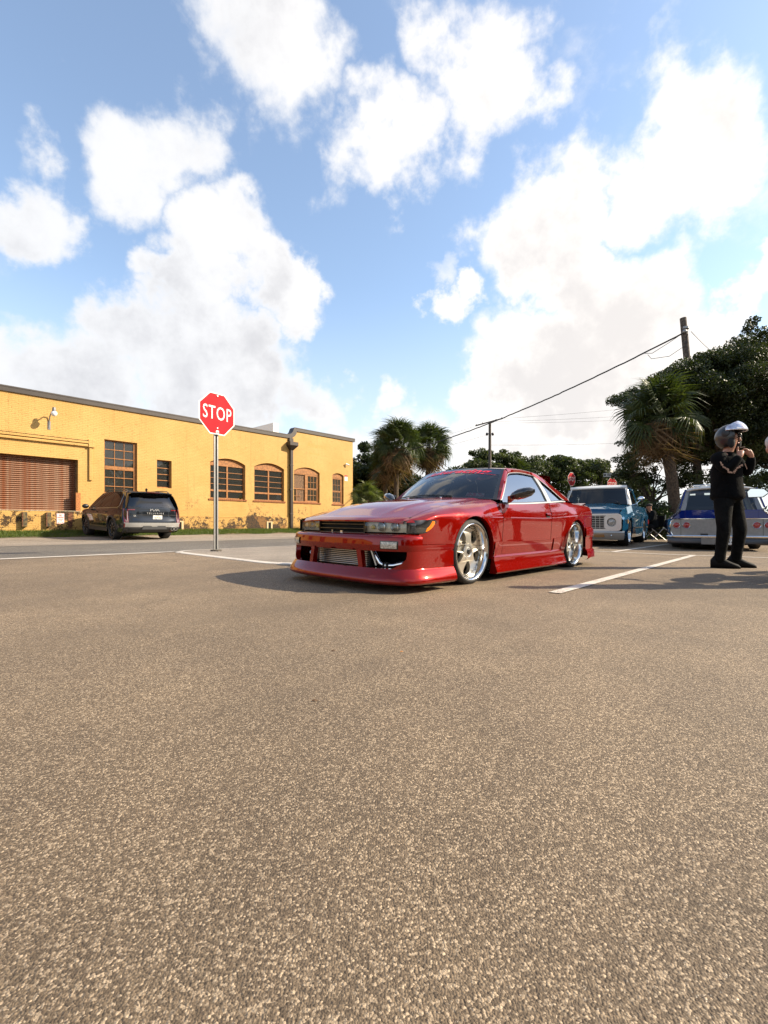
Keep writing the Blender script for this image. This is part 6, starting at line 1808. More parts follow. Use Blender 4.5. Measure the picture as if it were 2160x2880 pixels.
for s in (1, -1):
    for y in (.825, .630):
        M = Matrix.Translation((-.012, s*y, .555)) @ Matrix.Rotation(-PI/2, 4, 'Y')
        o = MB().lathe([(.080, 0), (.080, .02), (.070, .030), (.060, .022)], 24, M).build('tail_lamp', chrome, wg, smooth=50)
        MB().lathe([(.062, .015), (.050, .030), (.045, .028), (.040, .034), (.022, .038), (.018, .042), (0, .043)], 24, M).build('lamp_lens', redl, o, smooth=40)
# bumper
rows = []
for i in range(25):
    u = -1+i/12; x = -.13+.12*abs(u)**5; y = u*1.015; rows.append([(x+.10, y*.99, .335), (x+.01, y, .330), (x, y, .315), (x+.004, y, .285), (x+.03, y, .272)])
bmp = MB().grid(rows).build('rear_bumper', chrome, wg, smooth=35)
rows = []
for i in range(25):
    u = -1+i/12; x = -.095+.12*abs(u)**5; y = u*1.0; rows.append([(x+.01, y, .280), (x-.01, y, .25), (x-.005, y, .16), (x+.04, y*.98, .13)])
MB().grid(rows).build('bumper_face', mat('dark_bumper_face', (.06, .06, .065), .3, metal=.6), bmp, smooth=40)
mb = MB()
for k in range(14): mb.bar((-.112, -.40, .142+k*.0095), (-.112, .36, .142+k*.0095), .006, .006)
mb.box((-.108, -.40, .135), (-.10, .36, .275)); mb.build('plate_recess', pale, bmp)
wp = MB().cbox((-.125, -.14, .205), (.010, .30, .150)).build('number_plate', mat('plate_cream', (.74, .72, .66), .4, noise=.1), wg, bevel=.003)
text_obj('plate_lettering', '47W-61', .10, lambda a, b: (-.1305, -.14-a*.66, .20+b), ink, wp, bold=.002, space=1.1)
text_obj('plate_state', 'FLORIDA', .026, lambda a, b: (-.1305, -.14-a, .262+b), ink, wp); text_obj('plate_motto', 'SUNSHINE STATE', .017, lambda a, b: (-.1305, -.14-a, .142+b), ink_o, wp)
# upper body
def w_up(x, z): t = (z-.895)/.5; return .735-.135*t
wglass = glass_mat('wagon_glass', (.62, .64, .62), .9, .0)
def pil(mb, x0, x1, w):
    mb.grid([[(lerp(x0, x1, k/5), w_up(0, z), z), (lerp(x0, x1, k/5)+w, w_up(0, z)+.004, z), (lerp(x0, x1, k/5)+w, w_up(0, z)-.06, z), (lerp(x0, x1, k/5)+.02, w_up(0, z)-.085, z)] for k, z in enumerate(frange(.895, 1.36, 6))], close=True)
for s in (1, -1):
    for x0, x1, w in ((.03, .26, .16), (1.25, 1.30, .10), (2.2, 2.1, .08), (3.0, 2.45, .06)):
        mb = MB(); pil(mb, x0, x1, w); mb.v = [(x, s*y, z) for x, y, z in mb.v]; mb.build('roof_post', pale, wg, smooth=40)
    mb = MB(); mb.grid([[(x, w_up(0, z)-.03, z) for z in (.9, 1.34)] for x in (.4, 1.2, 2.0, 2.7)]); mb.v = [(x, s*y, z) for x, y, z in mb.v]; mb.build('side_window', wglass, wg)
    mb = MB(); mb.prism([(.02, .95), (-.05, .93), (.10, 1.37), (.22, 1.37)], lambda a, b, d: (a, w_up(0, b)+.02+d, b), .03); mb.v = [(x, s*y, z) for x, y, z in mb.v]; mb.build('air_deflector', blue, wg, bevel=.008)
rows = []
for i in range(21):
    u = -1+i/10; z = 1.405+.028*(1-u*u)-.03*abs(u)**6; rows.append([(.24, u*.60, z-.055), (.215, u*.615, z-.03), (.24, u*.61, z), (.8, u*.62, z+.02), (1.8, u*.62, z+.02), (2.5, u*.60, z-.02)])
MB().grid(rows).build('roof', mat('pale_roof', (.58, .56, .52), .35, coat=.4), wg, smooth=45)
MB().grid([[(lerp(.06, .25, k/4), u*(w_up(0, z)-.06), z) for k, z in enumerate(frange(.90, 1.345, 5))] for u in frange(-1, 1, 9)]).build('rear_window', wglass, wg, smooth=180)
MB().grid([[(lerp(3.0, 2.48, k/3), u*.62, z) for k, z in enumerate(frange(.90, 1.36, 4))] for u in frange(-1, 1, 7)]).build('windscreen', wglass, wg, smooth=180)
mb = MB()
for y in (-.48, .48): mb.tube([(.42, y, 1.46), (.5, y, 1.485), (1.9, y, 1.485), (2.0, y, 1.45)], .012, 6)
for x in (.5, 1.0, 1.5, 1.9): mb.tube([(x, -.48, 1.485), (x, .48, 1.485)], .010, 6)
for y in (-.3, -.1, .1, .3): mb.tube([(.5, y, 1.45), (1.9, y, 1.45)], .008, 5)
for x in (.5, 1.2, 1.9):
    for y in (-.48, .48): mb.tube([(x, y, 1.42), (x, y, 1.485)], .010, 6)
mb.build('roof_rack', chrome, wg, smooth=60)
for x in (1.35, 2.05):
    MB().box((x, -.62, .55), (x+.14, .62, 1.02)).build('seat_back', mat('wagon_seat', (.045, .04, .038), .8), wg, bevel=.05)
MB().box((.1, -.85, .18), (4.6, .85, .24)).build('floor_pan', void_mat, wg)
# a red car glimpsed far behind the bushes
rc = thing('distant_car', 'small red car glimpsed between the bushes behind the wagon', 'car', (13.1, 22.6, 0), rad(20))
mb = MB(); rows = []
for x, zt, hw in ((2.0, .55, .70), (1.7, .72, .80), (.9, .82, .84), (-.9, .86, .84), (-1.9, .82, .80), (-2.1, .55, .72)): rows.append([(x, -hw, .25), (x, -hw, .5), (x, -hw*.93, zt), (x, 0, zt+.03), (x, hw*.93, zt), (x, hw, .5), (x, hw, .25)])
mb.grid(rows).build('body', mat('dull_red_paint', (.30, .03, .015), .4, coat=.5), rc, smooth=50)
rows = [[(x, -hw, zt*.0+.83), (x2, -hw*.85, zt), (x2, hw*.85, zt), (x, hw, .83)] for x, x2, hw, zt in ((.9, .9, .78, .84), (.8, .35, .78, 1.30), (-1.1, -.8, .78, 1.32), (-1.6, -1.6, .76, .86))]
mb = MB().grid(rows); mb.build('cabin', glass_mat('far_glass', (.1, .1, .1)), rc, smooth=30)
for x in (1.3, -1.3):
    for s in (1, -1): simple_wheel(rc, x, .84, s, .30, .2, .19, alu, alu, 'smooth', n=20)
# ------------------------------------------------------------------ signs, poles and wires
sign_red = mat('stop_sign_red', (.43, .004, .011), .6, spec=.15, noise=.06, nscale=3)
sign_white = mat('sign_face_white', (.72, .70, .66), .4)
galv = mat('galvanised_steel', (.30, .295, .285), .45, metal=.75, noise=.15, nscale=15)
wood_pole = mat('weathered_pole', (.115, .092, .072), .95, noise=.4, nscale=10, bump=.8, bscale=30, bdist=.02)
def octagon(r, a0=PI/8): return [(r*math.cos(a0+k*PI/4), r*math.sin(a0+k*PI/4)) for k in range(8)]
def stop_sign(label, loc, zc, size, rz, post_w, post_top, tilt=0, group='stop signs', z0=None, street_plates=False):
    """faces local -y"""
    z0 = gz(*loc) if z0 is None else z0
    t = thing('stop_sign', label, 'sign', (loc[0], loc[1], z0), rz, group)
    r = size/2/math.cos(PI/8); M = Matrix.Translation((0, -.035, zc)) @ Matrix.Rotation(tilt, 4, 'X')
    f = lambda y: (lambda a, b, d=0: tuple(M @ Vector((a, y+d, b))))
    MB().prism(octagon(r), lambda a, b, d: f(0)(a, b, d), .004).build('sign_plate', sign_white, t)
    MB().poly([octagon(r*.945)], lambda a, b: f(-.0015)(a, b)).build('red_face', sign_red, t, fix=False)
    vs, fs = text_mesh('STOP', .32*size/.75, bold=.001*size/.75, space=1.10)
    w = max(abs(v[0]) for v in vs); hh = max(abs(v[1]) for v in vs)
    MB().add([f(-.003)(v[0]/w*size*.405, v[1]/hh*size*.180) for v in vs], fs).build('lettering', sign_white, t, fix=False)
    # perforated U-channel post
    mb = MB(); w = post_w
    mb.box((-w*.5, -.006, -.25), (-w*.22, .0, post_top)); mb.box((w*.22, -.006, -.25), (w*.5, .0, post_top)); mb.box((-w*.22, .0, -.25), (-w*.18, w*.5, post_top)); mb.box((w*.18, .0, -.25), (w*.22, w*.5, post_top)); mb.box((-w*.22, w*.5, -.25), (w*.22, w*.56, post_top))
    p = mb.build('post', galv, t)
    return t, f
t, f = stop_sign('large red stop sign on a grey steel post, standing on the concrete island tip', (-3.02, 8.44), 2.445, .745, rad(-8), .085, 2.78, tilt=0, z0=gz(-3.02, 8.44)+.035)
t.rotation_euler = (0, 0, rad(56)); 
for z in (.315, -.26): 
    MB().lathe([(.014, 0), (.014, .008), (0, .010)], 10, Matrix.Translation(f(-.003)(0, z)) @ Matrix.Rotation(PI/2, 4, 'X')).build('bolt', alu, t)
MB().prism([(-.032, -.365), (.032, -.365), (.032, -.315), (.02, -.295), (-.02, -.295), (-.032, -.315)], lambda a, b, d: f(-.006)(a, b, d), .003).build('sticker', sign_white, t)
text_obj('sticker_lettering', 'CKI', .035, lambda a, b: f(-.008)(a, -.335+b), ink, t, bold=.001)
MB().lathe([(.09, -.03), (.10, .008), (.05, .014), (0, .014)], 14).build('post_base', mat('grimy_mortar', (.13, .11, .085), .95, noise=.6, nscale=30), t)
stop_sign('small stop sign turned edgeways above the left end of the pickup roof', (10.6, 26.6), 3.08, .76, rad(38), .07, 3.5)
t, f = stop_sign('stop sign half hidden by the pickup roof, below the street name plates', (13.0, 26.8), 2.78, .76, rad(24), .07, 3.55)
def name_plate(rz, z, w, h, lines, nm='street_name_plate'):
    M = Matrix.Translation((0, 0, z)) @ Matrix.Rotation(rz, 4, 'Z')
    o = MB().box((-w/2, -.006, -h/2), (w/2, .006, h/2), M).build(nm, sign_white, t)
    for s, sz, x, q in lines: text_obj('plate_lettering', s, sz, lambda a, b: tuple(M @ Vector((x+a, -.009, q+b))), ink, o, bold=.002)
    mb = MB().lathe([(0, 0), (.055, 0)], 12, M @ Matrix.Translation((-w*.42, -.008, 0)) @ Matrix.Rotation(PI/2, 4, 'X')); mb.build('plate_emblem', ink, o, fix=False)
name_plate(rad(-24), 3.33, .92, .22, [('Elm', .17, -.12, 0), ('Ave', .085, .19, -.02), ('100', .05, .36, .05)])
name_plate(rad(28), 3.60, .62, .22, [('2nd', .13, 0, 0)])
# posts seen between the palms
t = thing('wooden_post', 'short pale wooden post standing between the twin palms and the red roof', 'post', (2.75, 32, gz(2.75, 32)))
MB().cbox((0, 0, 1.5), (.16, .16, 3.1)).build('post_body', mat('pale_post', (.42, .33, .24), .8), t); MB().cbox((.1, 0, 3.1), (.75, .12, .12)).build('cap_rail', mat('pale_rail', (.35, .28, .2), .8), t)
# far utility pole with tilted crossarm
t = thing('utility_pole', 'far utility pole with a tilted crossarm above the red roof', 'utility pole', (10.15, 45, 0), 0, 'utility poles')
MB().tube([(0, 0, -.3), (0, 0, 10.3)], [.17, .125], 12).build('pole', wood_pole, t, smooth=60)
MB().bar((-1.38, 0, 10.05), (1.22, 0, 10.75), .13, .11).build('crossarm', wood_pole, t)
mb = MB()
for x in (-1.3, -.7, .6, 1.15): mb.lathe([(.03, 0), (.05, .04), (.05, .1), (.02, .14), (0, .14)], 10, Matrix.Translation((x, 0, 10.42+x*.27)))
for x in (-.28, .28): mb.ellipsoid((x, 0, 9.25), (.13, .13, .16), 10, 6)
mb.build('insulator', mat('brown_insulator', (.06, .04, .035), .3, coat=.5), t, smooth=50); MB().tube([(-.28, 0, 9.3), (.28, 0, 9.3)], .03, 6).build('bracket', galv, t)
# near leaning pole on the right
t = thing('utility_pole', 'near leaning wooden utility pole rising through the oak canopy', 'utility pole', (13.75, 20.2, 0), 0, 'utility poles')
PT = Vector((-.88, 0, 9.46)); MB().tube([(.06, 0, -.4), tuple(PT)], [.17, .125], 14).build('pole', wood_pole, t, smooth=60)
AT = Vector((13.75, 20.2, 0))+Vector((-.83, -.15, 8.82))
mb = MB(); mb.tube([(-.83, .1, 8.85), (-.83, -.22, 8.82)], .03, 8); mb.ellipsoid((-.90, -.16, 8.82), (.10, .08, .09), 10, 6); mb.lathe([(.0, 0), (.16, 0), (.16, .08), (0, .08)], 10, Matrix.Translation((-.80, 0, 8.98))); mb.build('cable_clamp', galv, t)
def wire(name, label, a, b, sag, r, m, wig=0, n=40, group=None):
    a, b = Vector(a), Vector(b); pts = []
    for k in range(n+1):
        q = k/n; p = a.lerp(b, q); p.z -= sag*4*q*(1-q)
        if wig: p += Vector((random.uniform(-wig, wig), 0, random.uniform(-wig, wig)))
        pts.append(p)
    return tag(MB().tube(pts, r, 6).build(name, m, smooth=60), label, 'cable', group)
cable = mat('cable_black', (.015, .014, .013), .6)
far_end = Vector((-.5, 58, 10.0))
wire('power_cable', 'thick twisted black cable running down from the near pole to behind the palms', AT, (1.55, 36.6, 6.25), .50, .034, cable, .012, 90)
mb = MB()
mb.tube([AT+Vector((-.05, 0, 0)), AT+Vector((-.5, .4, -.32)), AT+Vector((-.95, .9, -.60)), AT+Vector((-1.25, 1.2, -.50))], .012, 5); mb.tube([AT+Vector((.05, 0, -.1)), AT+Vector((-.05, 0, -.6)), AT+Vector((-.55, .3, -.95)), AT+Vector((-1.1, .7, -.92)), AT+Vector((-1.2, .8, -.70))], .012, 5)
tag(mb.build('drip_loop', cable, smooth=60), 'thin cable loops hanging beside the top of the near pole', 'cable')
wire('service_wire', 'short thin wire leaving the near pole to the right', AT+Vector((.2, 0, .0)), (24, 30, 10.2), .5, .012, cable)
for i, (z, x1, zz, lab) in enumerate(((10.75, 42, 15.4, 'upper thin wire from the far crossarm towards the right'), (10.45, 42, 14.0, 'second thin wire below the upper one at the far crossarm'), (10.3, 42, 13.3, 'third thin wire from the far crossarm, lowest of its set'), (8.2, 42, 10.6, 'low thin wire leaving the far pole below its insulators'))):
    wire('thin_wire', lab, (10.2+(1.1 if i == 0 else 0), 45, z), (x1, 52, zz), .35, .009, cable, 0, 20, 'thin wires at the far pole')
for i, (z, lab) in enumerate(((10.1, 'thin wire from the far crossarm running left behind the palms'), (9.2, 'thin wire from the far insulators running left behind the palms'))):
    wire('thin_wire', lab, (9.0+i, 45, z), (-8, 70, z-.6), .35, .009, cable, 0, 20, 'thin wires at the far pole')

# litter on the asphalt
leafm = mat('dead_leaf', (.10, .05, .02), .9)
for i, (px, py, c, lab) in enumerate(((885, 1975, 0, 'dark curled leaf alone on the asphalt in the foreground'), (938, 1833, 0, 'small dark leaf on the asphalt left of the orange scrap'), (1130, 1836, 1, 'tiny orange scrap on the asphalt below the red bumper'))):
    Y = .57*1320/(py-1475.5); x = (px-1080)/1320*Y; mb = MB()
    s = .007 if c else .010
    mb.grid([[(-s, -s*.3, .002), (0, -s*.5, .005), (s, 0, .003)], [(-s*.8, 0, .002), (0, 0, .004), (s*1.1, .1*s, .003)], [(-s, s*.4, .004), (0, s*.5, .006), (s, s*.2, .003)]])
    tag(mb.build('scrap' if c else 'leaf', mat('orange_scrap', (.6, .22, .03), .7) if c else leafm, loc=(x, Y, gz(x, Y)+.002), fix=False), lab, 'litter')
# ------------------------------------------------------------------ people: one continuous skinned body each, clothing as children
skin = mat('skin', (.40, .19, .115), .5, noise=.12, nscale=30)
def skin_mesh(name, verts, edges, radii, m, parent, levels=2, root=0, smooth_shade=True):
    me = bpy.data.meshes.new(name); me.from_pydata(verts, edges, []); me.materials.append(m)
    o = bpy.data.objects.new(name, me); COL.objects.link(o); o.parent = parent
    sk = o.modifiers.new('skin', 'SKIN'); sk.use_smooth_shade = True; sk.branch_smoothing = .6
    if not me.skin_vertices: me.attributes
    sv = me.skin_vertices[0].data if me.skin_vertices else None
    if sv is None:
        bpy.context.view_layer.objects.active = o; bpy.ops.mesh.customdata_skin_add(); sv = me.skin_vertices[0].data
    for i, r in enumerate(radii):
        sv[i].radius = r if isinstance(r, tuple) else (r, r); sv[i].use_root = (i == root)
    sb = o.modifiers.new('sub', 'SUBSURF'); sb.levels = sb.render_levels = levels
    return o
class Chain:
    def __init__(s): s.v = []; s.e = []; s.r = []
    def pt(s, p, r, to=None):
        s.v.append(tuple(p)); s.r.append(r); i = len(s.v)-1
        if to is not None: s.e.append((to, i))
        return i
    def path(s, pts, start=None):
        i = start
        for p, r in pts: i = s.pt(p, r, i)
        return i
def V(*a): return Vector(a)
def mid(a, b, t): return Vector(a).lerp(Vector(b), t)
def person(name, label, loc, J, mats, hands=True, rz=0, face=(1, 0, 0), sleeve=1.0, scale=1.0):
    """J: joint positions; limbs taper, bend only at the joints"""
    t = thing(name, label, 'person', (loc[0], loc[1], gz(*loc)), rz); t.scale = (scale,)*3
    j = {k: Vector(v) for k, v in J.items()}
    top_m, leg_m, shoe_m = mats
    # body
    c = Chain(); p = c.pt(j['pelvis'], (.125, .10)); s1 = c.pt(j['spine'], (.115, .092), p); ch = c.pt(j['chest'], (.135, .10), s1); nk = c.pt(j['neck'], .055, ch)
    hd = c.pt(j['head']-V(0, 0, .07), (.062, .070), nk); c.pt(j['head']+V(0, 0, .03), (.078, .092), hd); c.pt(j['head']+V(0, 0, .09), (.060, .070), len(c.v)-1)
    for s in 'RL':
        sh = c.pt(j['sh'+s], .052, ch); el = c.path([(mid(j['sh'+s], j['el'+s], .5), .044), (j['el'+s], .036), (mid(j['el'+s], j['wr'+s], .4), .037), (j['wr'+s], .031)], sh)
        hp = c.pt(j['hip'+s], .085, p); c.path([(mid(j['hip'+s], j['kn'+s], .5), .072), (j['kn'+s], .054), (mid(j['kn'+s], j['an'+s], .4), .052), (j['an'+s], .032), (j['an'+s]+(j['toe'+s]-j['an'+s])*.45+V(0, 0, -.025), .016)], hp)
        # hand: palm and five fingers
        hv = (j['ha'+s]-j['wr'+s]).normalized(); side = hv.cross(V(0, 0, 1)); side = side.normalized() if side.length > .1 else V(1, 0, 0); nrm = side.cross(hv)
        pm = c.pt(j['wr'+s]+hv*.045, (.042, .030), c.v.index(tuple(j['wr'+s]))); pk = c.pt(j['wr'+s]+hv*.095, (.046, .028), pm)
    body = skin_mesh('body', c.v, c.e, c.r, skin, t, 2)
    fc = Vector(face).normalized(); fs = V(-fc.y, fc.x, 0)
    for s in 'RL':
        hv = (j['ha'+s]-j['wr'+s]).normalized(); side = hv.cross(V(0, 0, 1)); side = side.normalized() if side.length > .1 else V(1, 0, 0); nrm = side.cross(hv)
        if nrm.dot(j['head']-j['ha'+s]) < 0: nrm = -nrm
        h = Chain(); k = j['wr'+s]+hv*.075
        for q, L in zip((-.027, -.009, .010, .028), (.056, .066, .062, .048)):
            b0 = k+side*q-hv*.02; b1 = k+side*q+hv*.022; b2 = b1+hv*L*.45+nrm*L*.30; b3 = b2+hv*L*.05+nrm*L*.5
            h.path([(b0, .0135), (b1, .0130), (b2, .0115), (b3, .010)])
        sg = 1 if s == 'R' else -1
        h.path([(j['wr'+s]+hv*.03+side*sg*.016, .012), (j['wr'+s]+hv*.055+side*sg*.046+nrm*.015, .0115), (j['wr'+s]+hv*.085+side*sg*.050+nrm*.035, .009)])
        skin_mesh('hand', h.v, h.e, h.r, skin, t, 1)
    # face: nose, eyes, brow, mouth, ears
    hc = j['head']; mb = MB()
    mb.ellipsoid(hc+fc*.098+V(0, 0, -.015), (.015, .013, .026), 10, 8); mb.ellipsoid(hc+fc*.104+V(0, 0, -.030), (.014, .015, .011), 10, 6); mb.build('nose', skin, t, smooth=60)
    eye = mat('eye_dark', (.03, .02, .015), .3); brow = mat('brow_hair', (.03, .018, .010), .8)
    for s in (-1, 1): MB().ellipsoid(hc+fc*.083+fs*s*.032+V(0, 0, .010), (.011, .011, .007), 8, 6).build('eye', eye, t, smooth=60)
    for s in (-1, 1): MB().tube([hc+fc*.086+fs*s*.048+V(0, 0, .027), hc+fc*.094+fs*s*.030+V(0, 0, .034), hc+fc*.095+fs*s*.014+V(0, 0, .030)], .005, 6).build('eyebrow', brow, t, smooth=60)
    mb = MB().tube([hc+fc*.080+fs*.024+V(0, 0, -.062), hc+fc*.090+V(0, 0, -.060), hc+fc*.080-fs*.024+V(0, 0, -.062)], .0065, 6); mb.build('mouth', mat('lips', (.30, .10, .08), .5), t, smooth=60)
    for s in (-1, 1): MB().ellipsoid(hc+fs*s*.080-fc*.005+V(0, 0, -.01), (.018, .010, .030), 8, 6).build('ear', skin, t, smooth=60)
    # top
    c = Chain(); p = c.pt(j['pelvis']+V(0, 0, -.10), .215); p = c.pt(j['pelvis']+V(0, 0, -.02), .21, p); s1 = c.pt(j['spine'], .205, p); ch = c.pt(j['chest'], .225, s1); c.pt(mid(j['chest'], j['neck'], .80), .098, ch)
    for s in 'RL':
        cl = c.pt(mid(j['chest']+V(0, 0, .06), j['sh'+s], .55), .135, ch); sh = c.pt(j['sh'+s], .100, cl); pts = [(mid(j['sh'+s], j['el'+s], .5), .084), (j['el'+s], .074), (mid(j['el'+s], j['wr'+s], .45), .066), (mid(j['el'+s], j['wr'+s], .98), .048)]
        if sleeve < 1: pts = [(mid(j['sh'+s], j['el'+s], .45), .088), (mid(j['sh'+s], j['el'+s], .95), .090)]
        c.path(pts, sh)
    skin_mesh('shirt', c.v, c.e, c.r, top_m, t, 2)
    c = Chain(); p = c.pt(j['pelvis']+V(0, 0, .14), .165); q = c.pt(j['pelvis']-V(0, 0, .01), .17, p)
    for s in 'RL':
        hp = c.pt(j['hip'+s]-V(0, 0, .02), .128, q); c.path([(mid(j['hip'+s], j['kn'+s], .4), .106), (mid(j['hip'+s], j['kn'+s], .8), .088), (j['kn'+s], .086), (mid(j['kn'+s], j['an'+s], .3), .078), (mid(j['kn'+s], j['an'+s], .75), .066), (mid(j['kn'+s], j['an'+s], .93), .070), (mid(j['kn'+s], j['an'+s], 1.08), .070)], hp)
    skin_mesh('trousers', c.v, c.e, c.r, leg_m, t, 2)
    for s in 'RL':
        a, b = j['an'+s], j['toe'+s]; d = (b-a); d.z = 0; L = d.length; d.normalize(); n = V(-d.y, d.x, 0); rows = []
        for f, w, h in ((-.095, .034, .11), (-.06, .050, .16), (.0, .054, .17), (.05, .052, .135), (.10, .054, .10), (.15, .052, .075), (.20, .040, .055), (.225, .014, .03)):
            o = Vector((a.x, a.y, 0))+d*f
            rows.append([o+n*w*math.cos(PI*2*k/12)+V(0, 0, .0+max(.0, h*.5*(1+math.sin(2*PI*k/12)))) for k in range(12)])
        mb = MB().grid(rows, close=True); mb.add(rows[0], [tuple(range(12))]); mb.add(rows[-1], [tuple(range(12))]); mb.build('shoe', shoe_m, t, smooth=60)
    return t, j
def cloth(name, col, n=.35, fold=.5, fs=14): return mat(name, col, .95, noise=n, nscale=7, bump=fold, bscale=fs, bdist=.02, spec=.12)
blk = cloth('black_sweatshirt', (.0035, .0035, .0038)); jean = cloth('black_jeans', (.0075, .0075, .007), .4, .6, 18); shoe = mat('black_shoe', (.007, .0065, .006), .75, spec=.2, bump=.4, bscale=60)
J = dict(pelvis=(.0, 0, .97), spine=(-.02, 0, 1.16), chest=(-.035, .0, 1.36), neck=(-.01, 0, 1.53), head=(.03, -.02, 1.69), shR=(-.20, -.08, 1.45), elR=(-.165, -.20, 1.25), wrR=(-.005, -.235, 1.445), haR=(.045, -.165, 1.54),
         shL=(.13, .08, 1.45), elL=(.23, -.06, 1.23), wrL=(.185, -.17, 1.455), haL=(.115, -.15, 1.55), hipR=(-.10, -.05, .91), knR=(-.125, -.11, .51), anR=(-.145, -.05, .09), toeR=(.02, -.15, .03),
         hipL=(.10, .05, .91), knL=(.155, -.02, .51), anL=(.135, .04, .09), toeL=(.32, -.05, .03))
man_xy = (4.53, 6.19)
man, j = person('person', 'man in black sweatshirt and jeans fastening a motorcycle helmet with visor raised', man_xy, J, (blk, jean, shoe), face=(.58, -.81, .03))
# helmet
hc = j['head']+V(-.012, 0, .035); fc = V(.58, -.81, .05).normalized(); fs = V(.81, .58, 0); up = fc.cross(fs)*-1
if up.z < 0: up = -up
hp = mat('matt_helmet', (.020, .019, .019), .38, coat=.3, noise=.2, nscale=10)
rows = []
for i in range(25):                                   # shell with the face opening left out
    th = PI*(i/24); r = []
    for k in range(33):
        ph = 2*PI*k/32
        d = fc*math.sin(th)*math.cos(ph)+fs*math.sin(th)*math.sin(ph)+up*math.cos(th)
        r.append((th, ph, d))
    rows.append(r)
mb = MB(); idx = {}
for i in range(24):
    for k in range(32):
        th = PI*(i+.5)/24; ph = 2*PI*(k+.5)/32; cph = math.cos(ph)
        zz = math.cos(th); fx = math.sin(th)*cph
        if fx > .30 and -.62 < zz < .42 and abs(math.sin(th)*math.sin(ph)) < .86: continue        # face opening
        if zz < -.80: continue
        if zz < -.60 and fx > .2: continue
        q = []
        for a, b in ((i, k), (i, k+1), (i+1, k+1), (i+1, k)):
            d = rows[a][b][2]; c = d.dot(up); q.append(hc+fc*d.dot(fc)*.165+fs*d.dot(fs)*.142+up*c*(.158 if c > 0 else .175))
        mb.add(q, [(0, 1, 2, 3)])
hel = mb.build('helmet', hp, man, smooth=60, merge=.0005, solid=.012)
lining = mat('helmet_lining', (.012, .012, .012), .9)
for s in (-1, 1): mb = MB(); mb.ellipsoid(hc+fc*.045+fs*s*.108+up*-.09, (.045, .035, .075), 12, 8); mb.build('cheek_pad', lining, hel, smooth=60)
mb = MB().tube([hc+fc*.02+fs*.15+up*-.10, hc+fc*.14+fs*.10+up*-.135, hc+fc*.185+up*-.14, hc+fc*.14-fs*.10+up*-.135, hc+fc*.02-fs*.15+up*-.10], [.03, .028, .026, .028, .03], 10)
mb.xf(Matrix.Identity(4))
vis = MB(); rows = []
for i in range(9):
    r = []
    for k in range(15):
        a = lerp(-1.55, 1.55, k/14); e = lerp(.10+.10*(a/1.55)**2, 1.0-.55*(a/1.55)**2, i/8); d = fc*math.cos(e)*math.cos(a)+fs*math.cos(e)*math.sin(a)*1.0+up*math.sin(e)
        r.append(hc+fc*d.dot(fc)*.198+fs*d.dot(fs)*.165+up*(d.dot(up)*.185+.03))
    rows.append(r)
vis.grid(rows); vis.build('visor', mat('iridium_visor', (.72, .70, .68), .12, metal=.75, noise=.4, nscale=18, col2=(.50, .44, .50)), hel, smooth=180, solid=.004)
mb = MB()
for s in (-1, 1): mb.lathe([(.045, 0), (.045, .015), (.03, .02), (0, .02)], 14, Matrix.Translation(hc+fs*s*.142+up*.03) @ fs.to_track_quat('Z', 'Y').to_matrix().to_4x4() @ (Matrix.Identity(4) if s > 0 else Matrix.Rotation(PI, 4, 'X')))
mb.build('visor_hinge', black_plastic, hel, smooth=40)
MB().box((-.03, -.05, .10), (.05, .05, .13)).xf(Matrix.Translation(hc-fc*.13)).build('vent_fin', black_plastic, hel, bevel=.01)
MB().tube([j['neck']+V(.02, -.11, .02), j['haR']+V(.0, 0, .02), j['haL']+V(0, 0, .02), j['neck']+V(.10, .05, .03)], .004, 6).build('chin_strap', mat('dark_strap', (.06, .015, .012), .7), hel)
# printed lettering wrapped on the near sleeve, small chest logo, belt
tan = mat('tan_print', (.42, .25, .17), .8)
mb = MB(); a, b, c = V(-.235, -.205, 1.36), V(-.185, -.285, 1.225), V(-.04, -.310, 1.315)
pts = [a, a+V(.005, -.02, -.05), b+V(-.015, .01, .05), b, b+V(.05, -.008, .0), mid(b, c, .55)+V(0, -.006, 0), c]
for k in range(46):
    q = k/45*(len(pts)-1); i = min(len(pts)-2, int(q)); p = pts[i].lerp(pts[i+1], q-i)+V(random.uniform(-.006, .006), 0, random.uniform(-.012, .012))
    s = random.uniform(.006, .013); mb.add([p+V(-s, -.002, -s*.6), p+V(s, -.002, -s), p+V(s*.8, -.002, s), p+V(-s*.7, -.002, s*.8)], [(0, 1, 2, 3)])
mb.build('sleeve_print', tan, man, fix=False)
mb = MB()
for k in range(9): p = V(.09+k*.006, -.185+k*.004, 1.345-k*.007); mb.add([p+V(-.006, 0, -.004), p+V(.006, 0, -.006), p+V(.005, 0, .006), p+V(-.005, 0, .005)], [(0, 1, 2, 3)])
mb.build('chest_print', tan, man, fix=False)
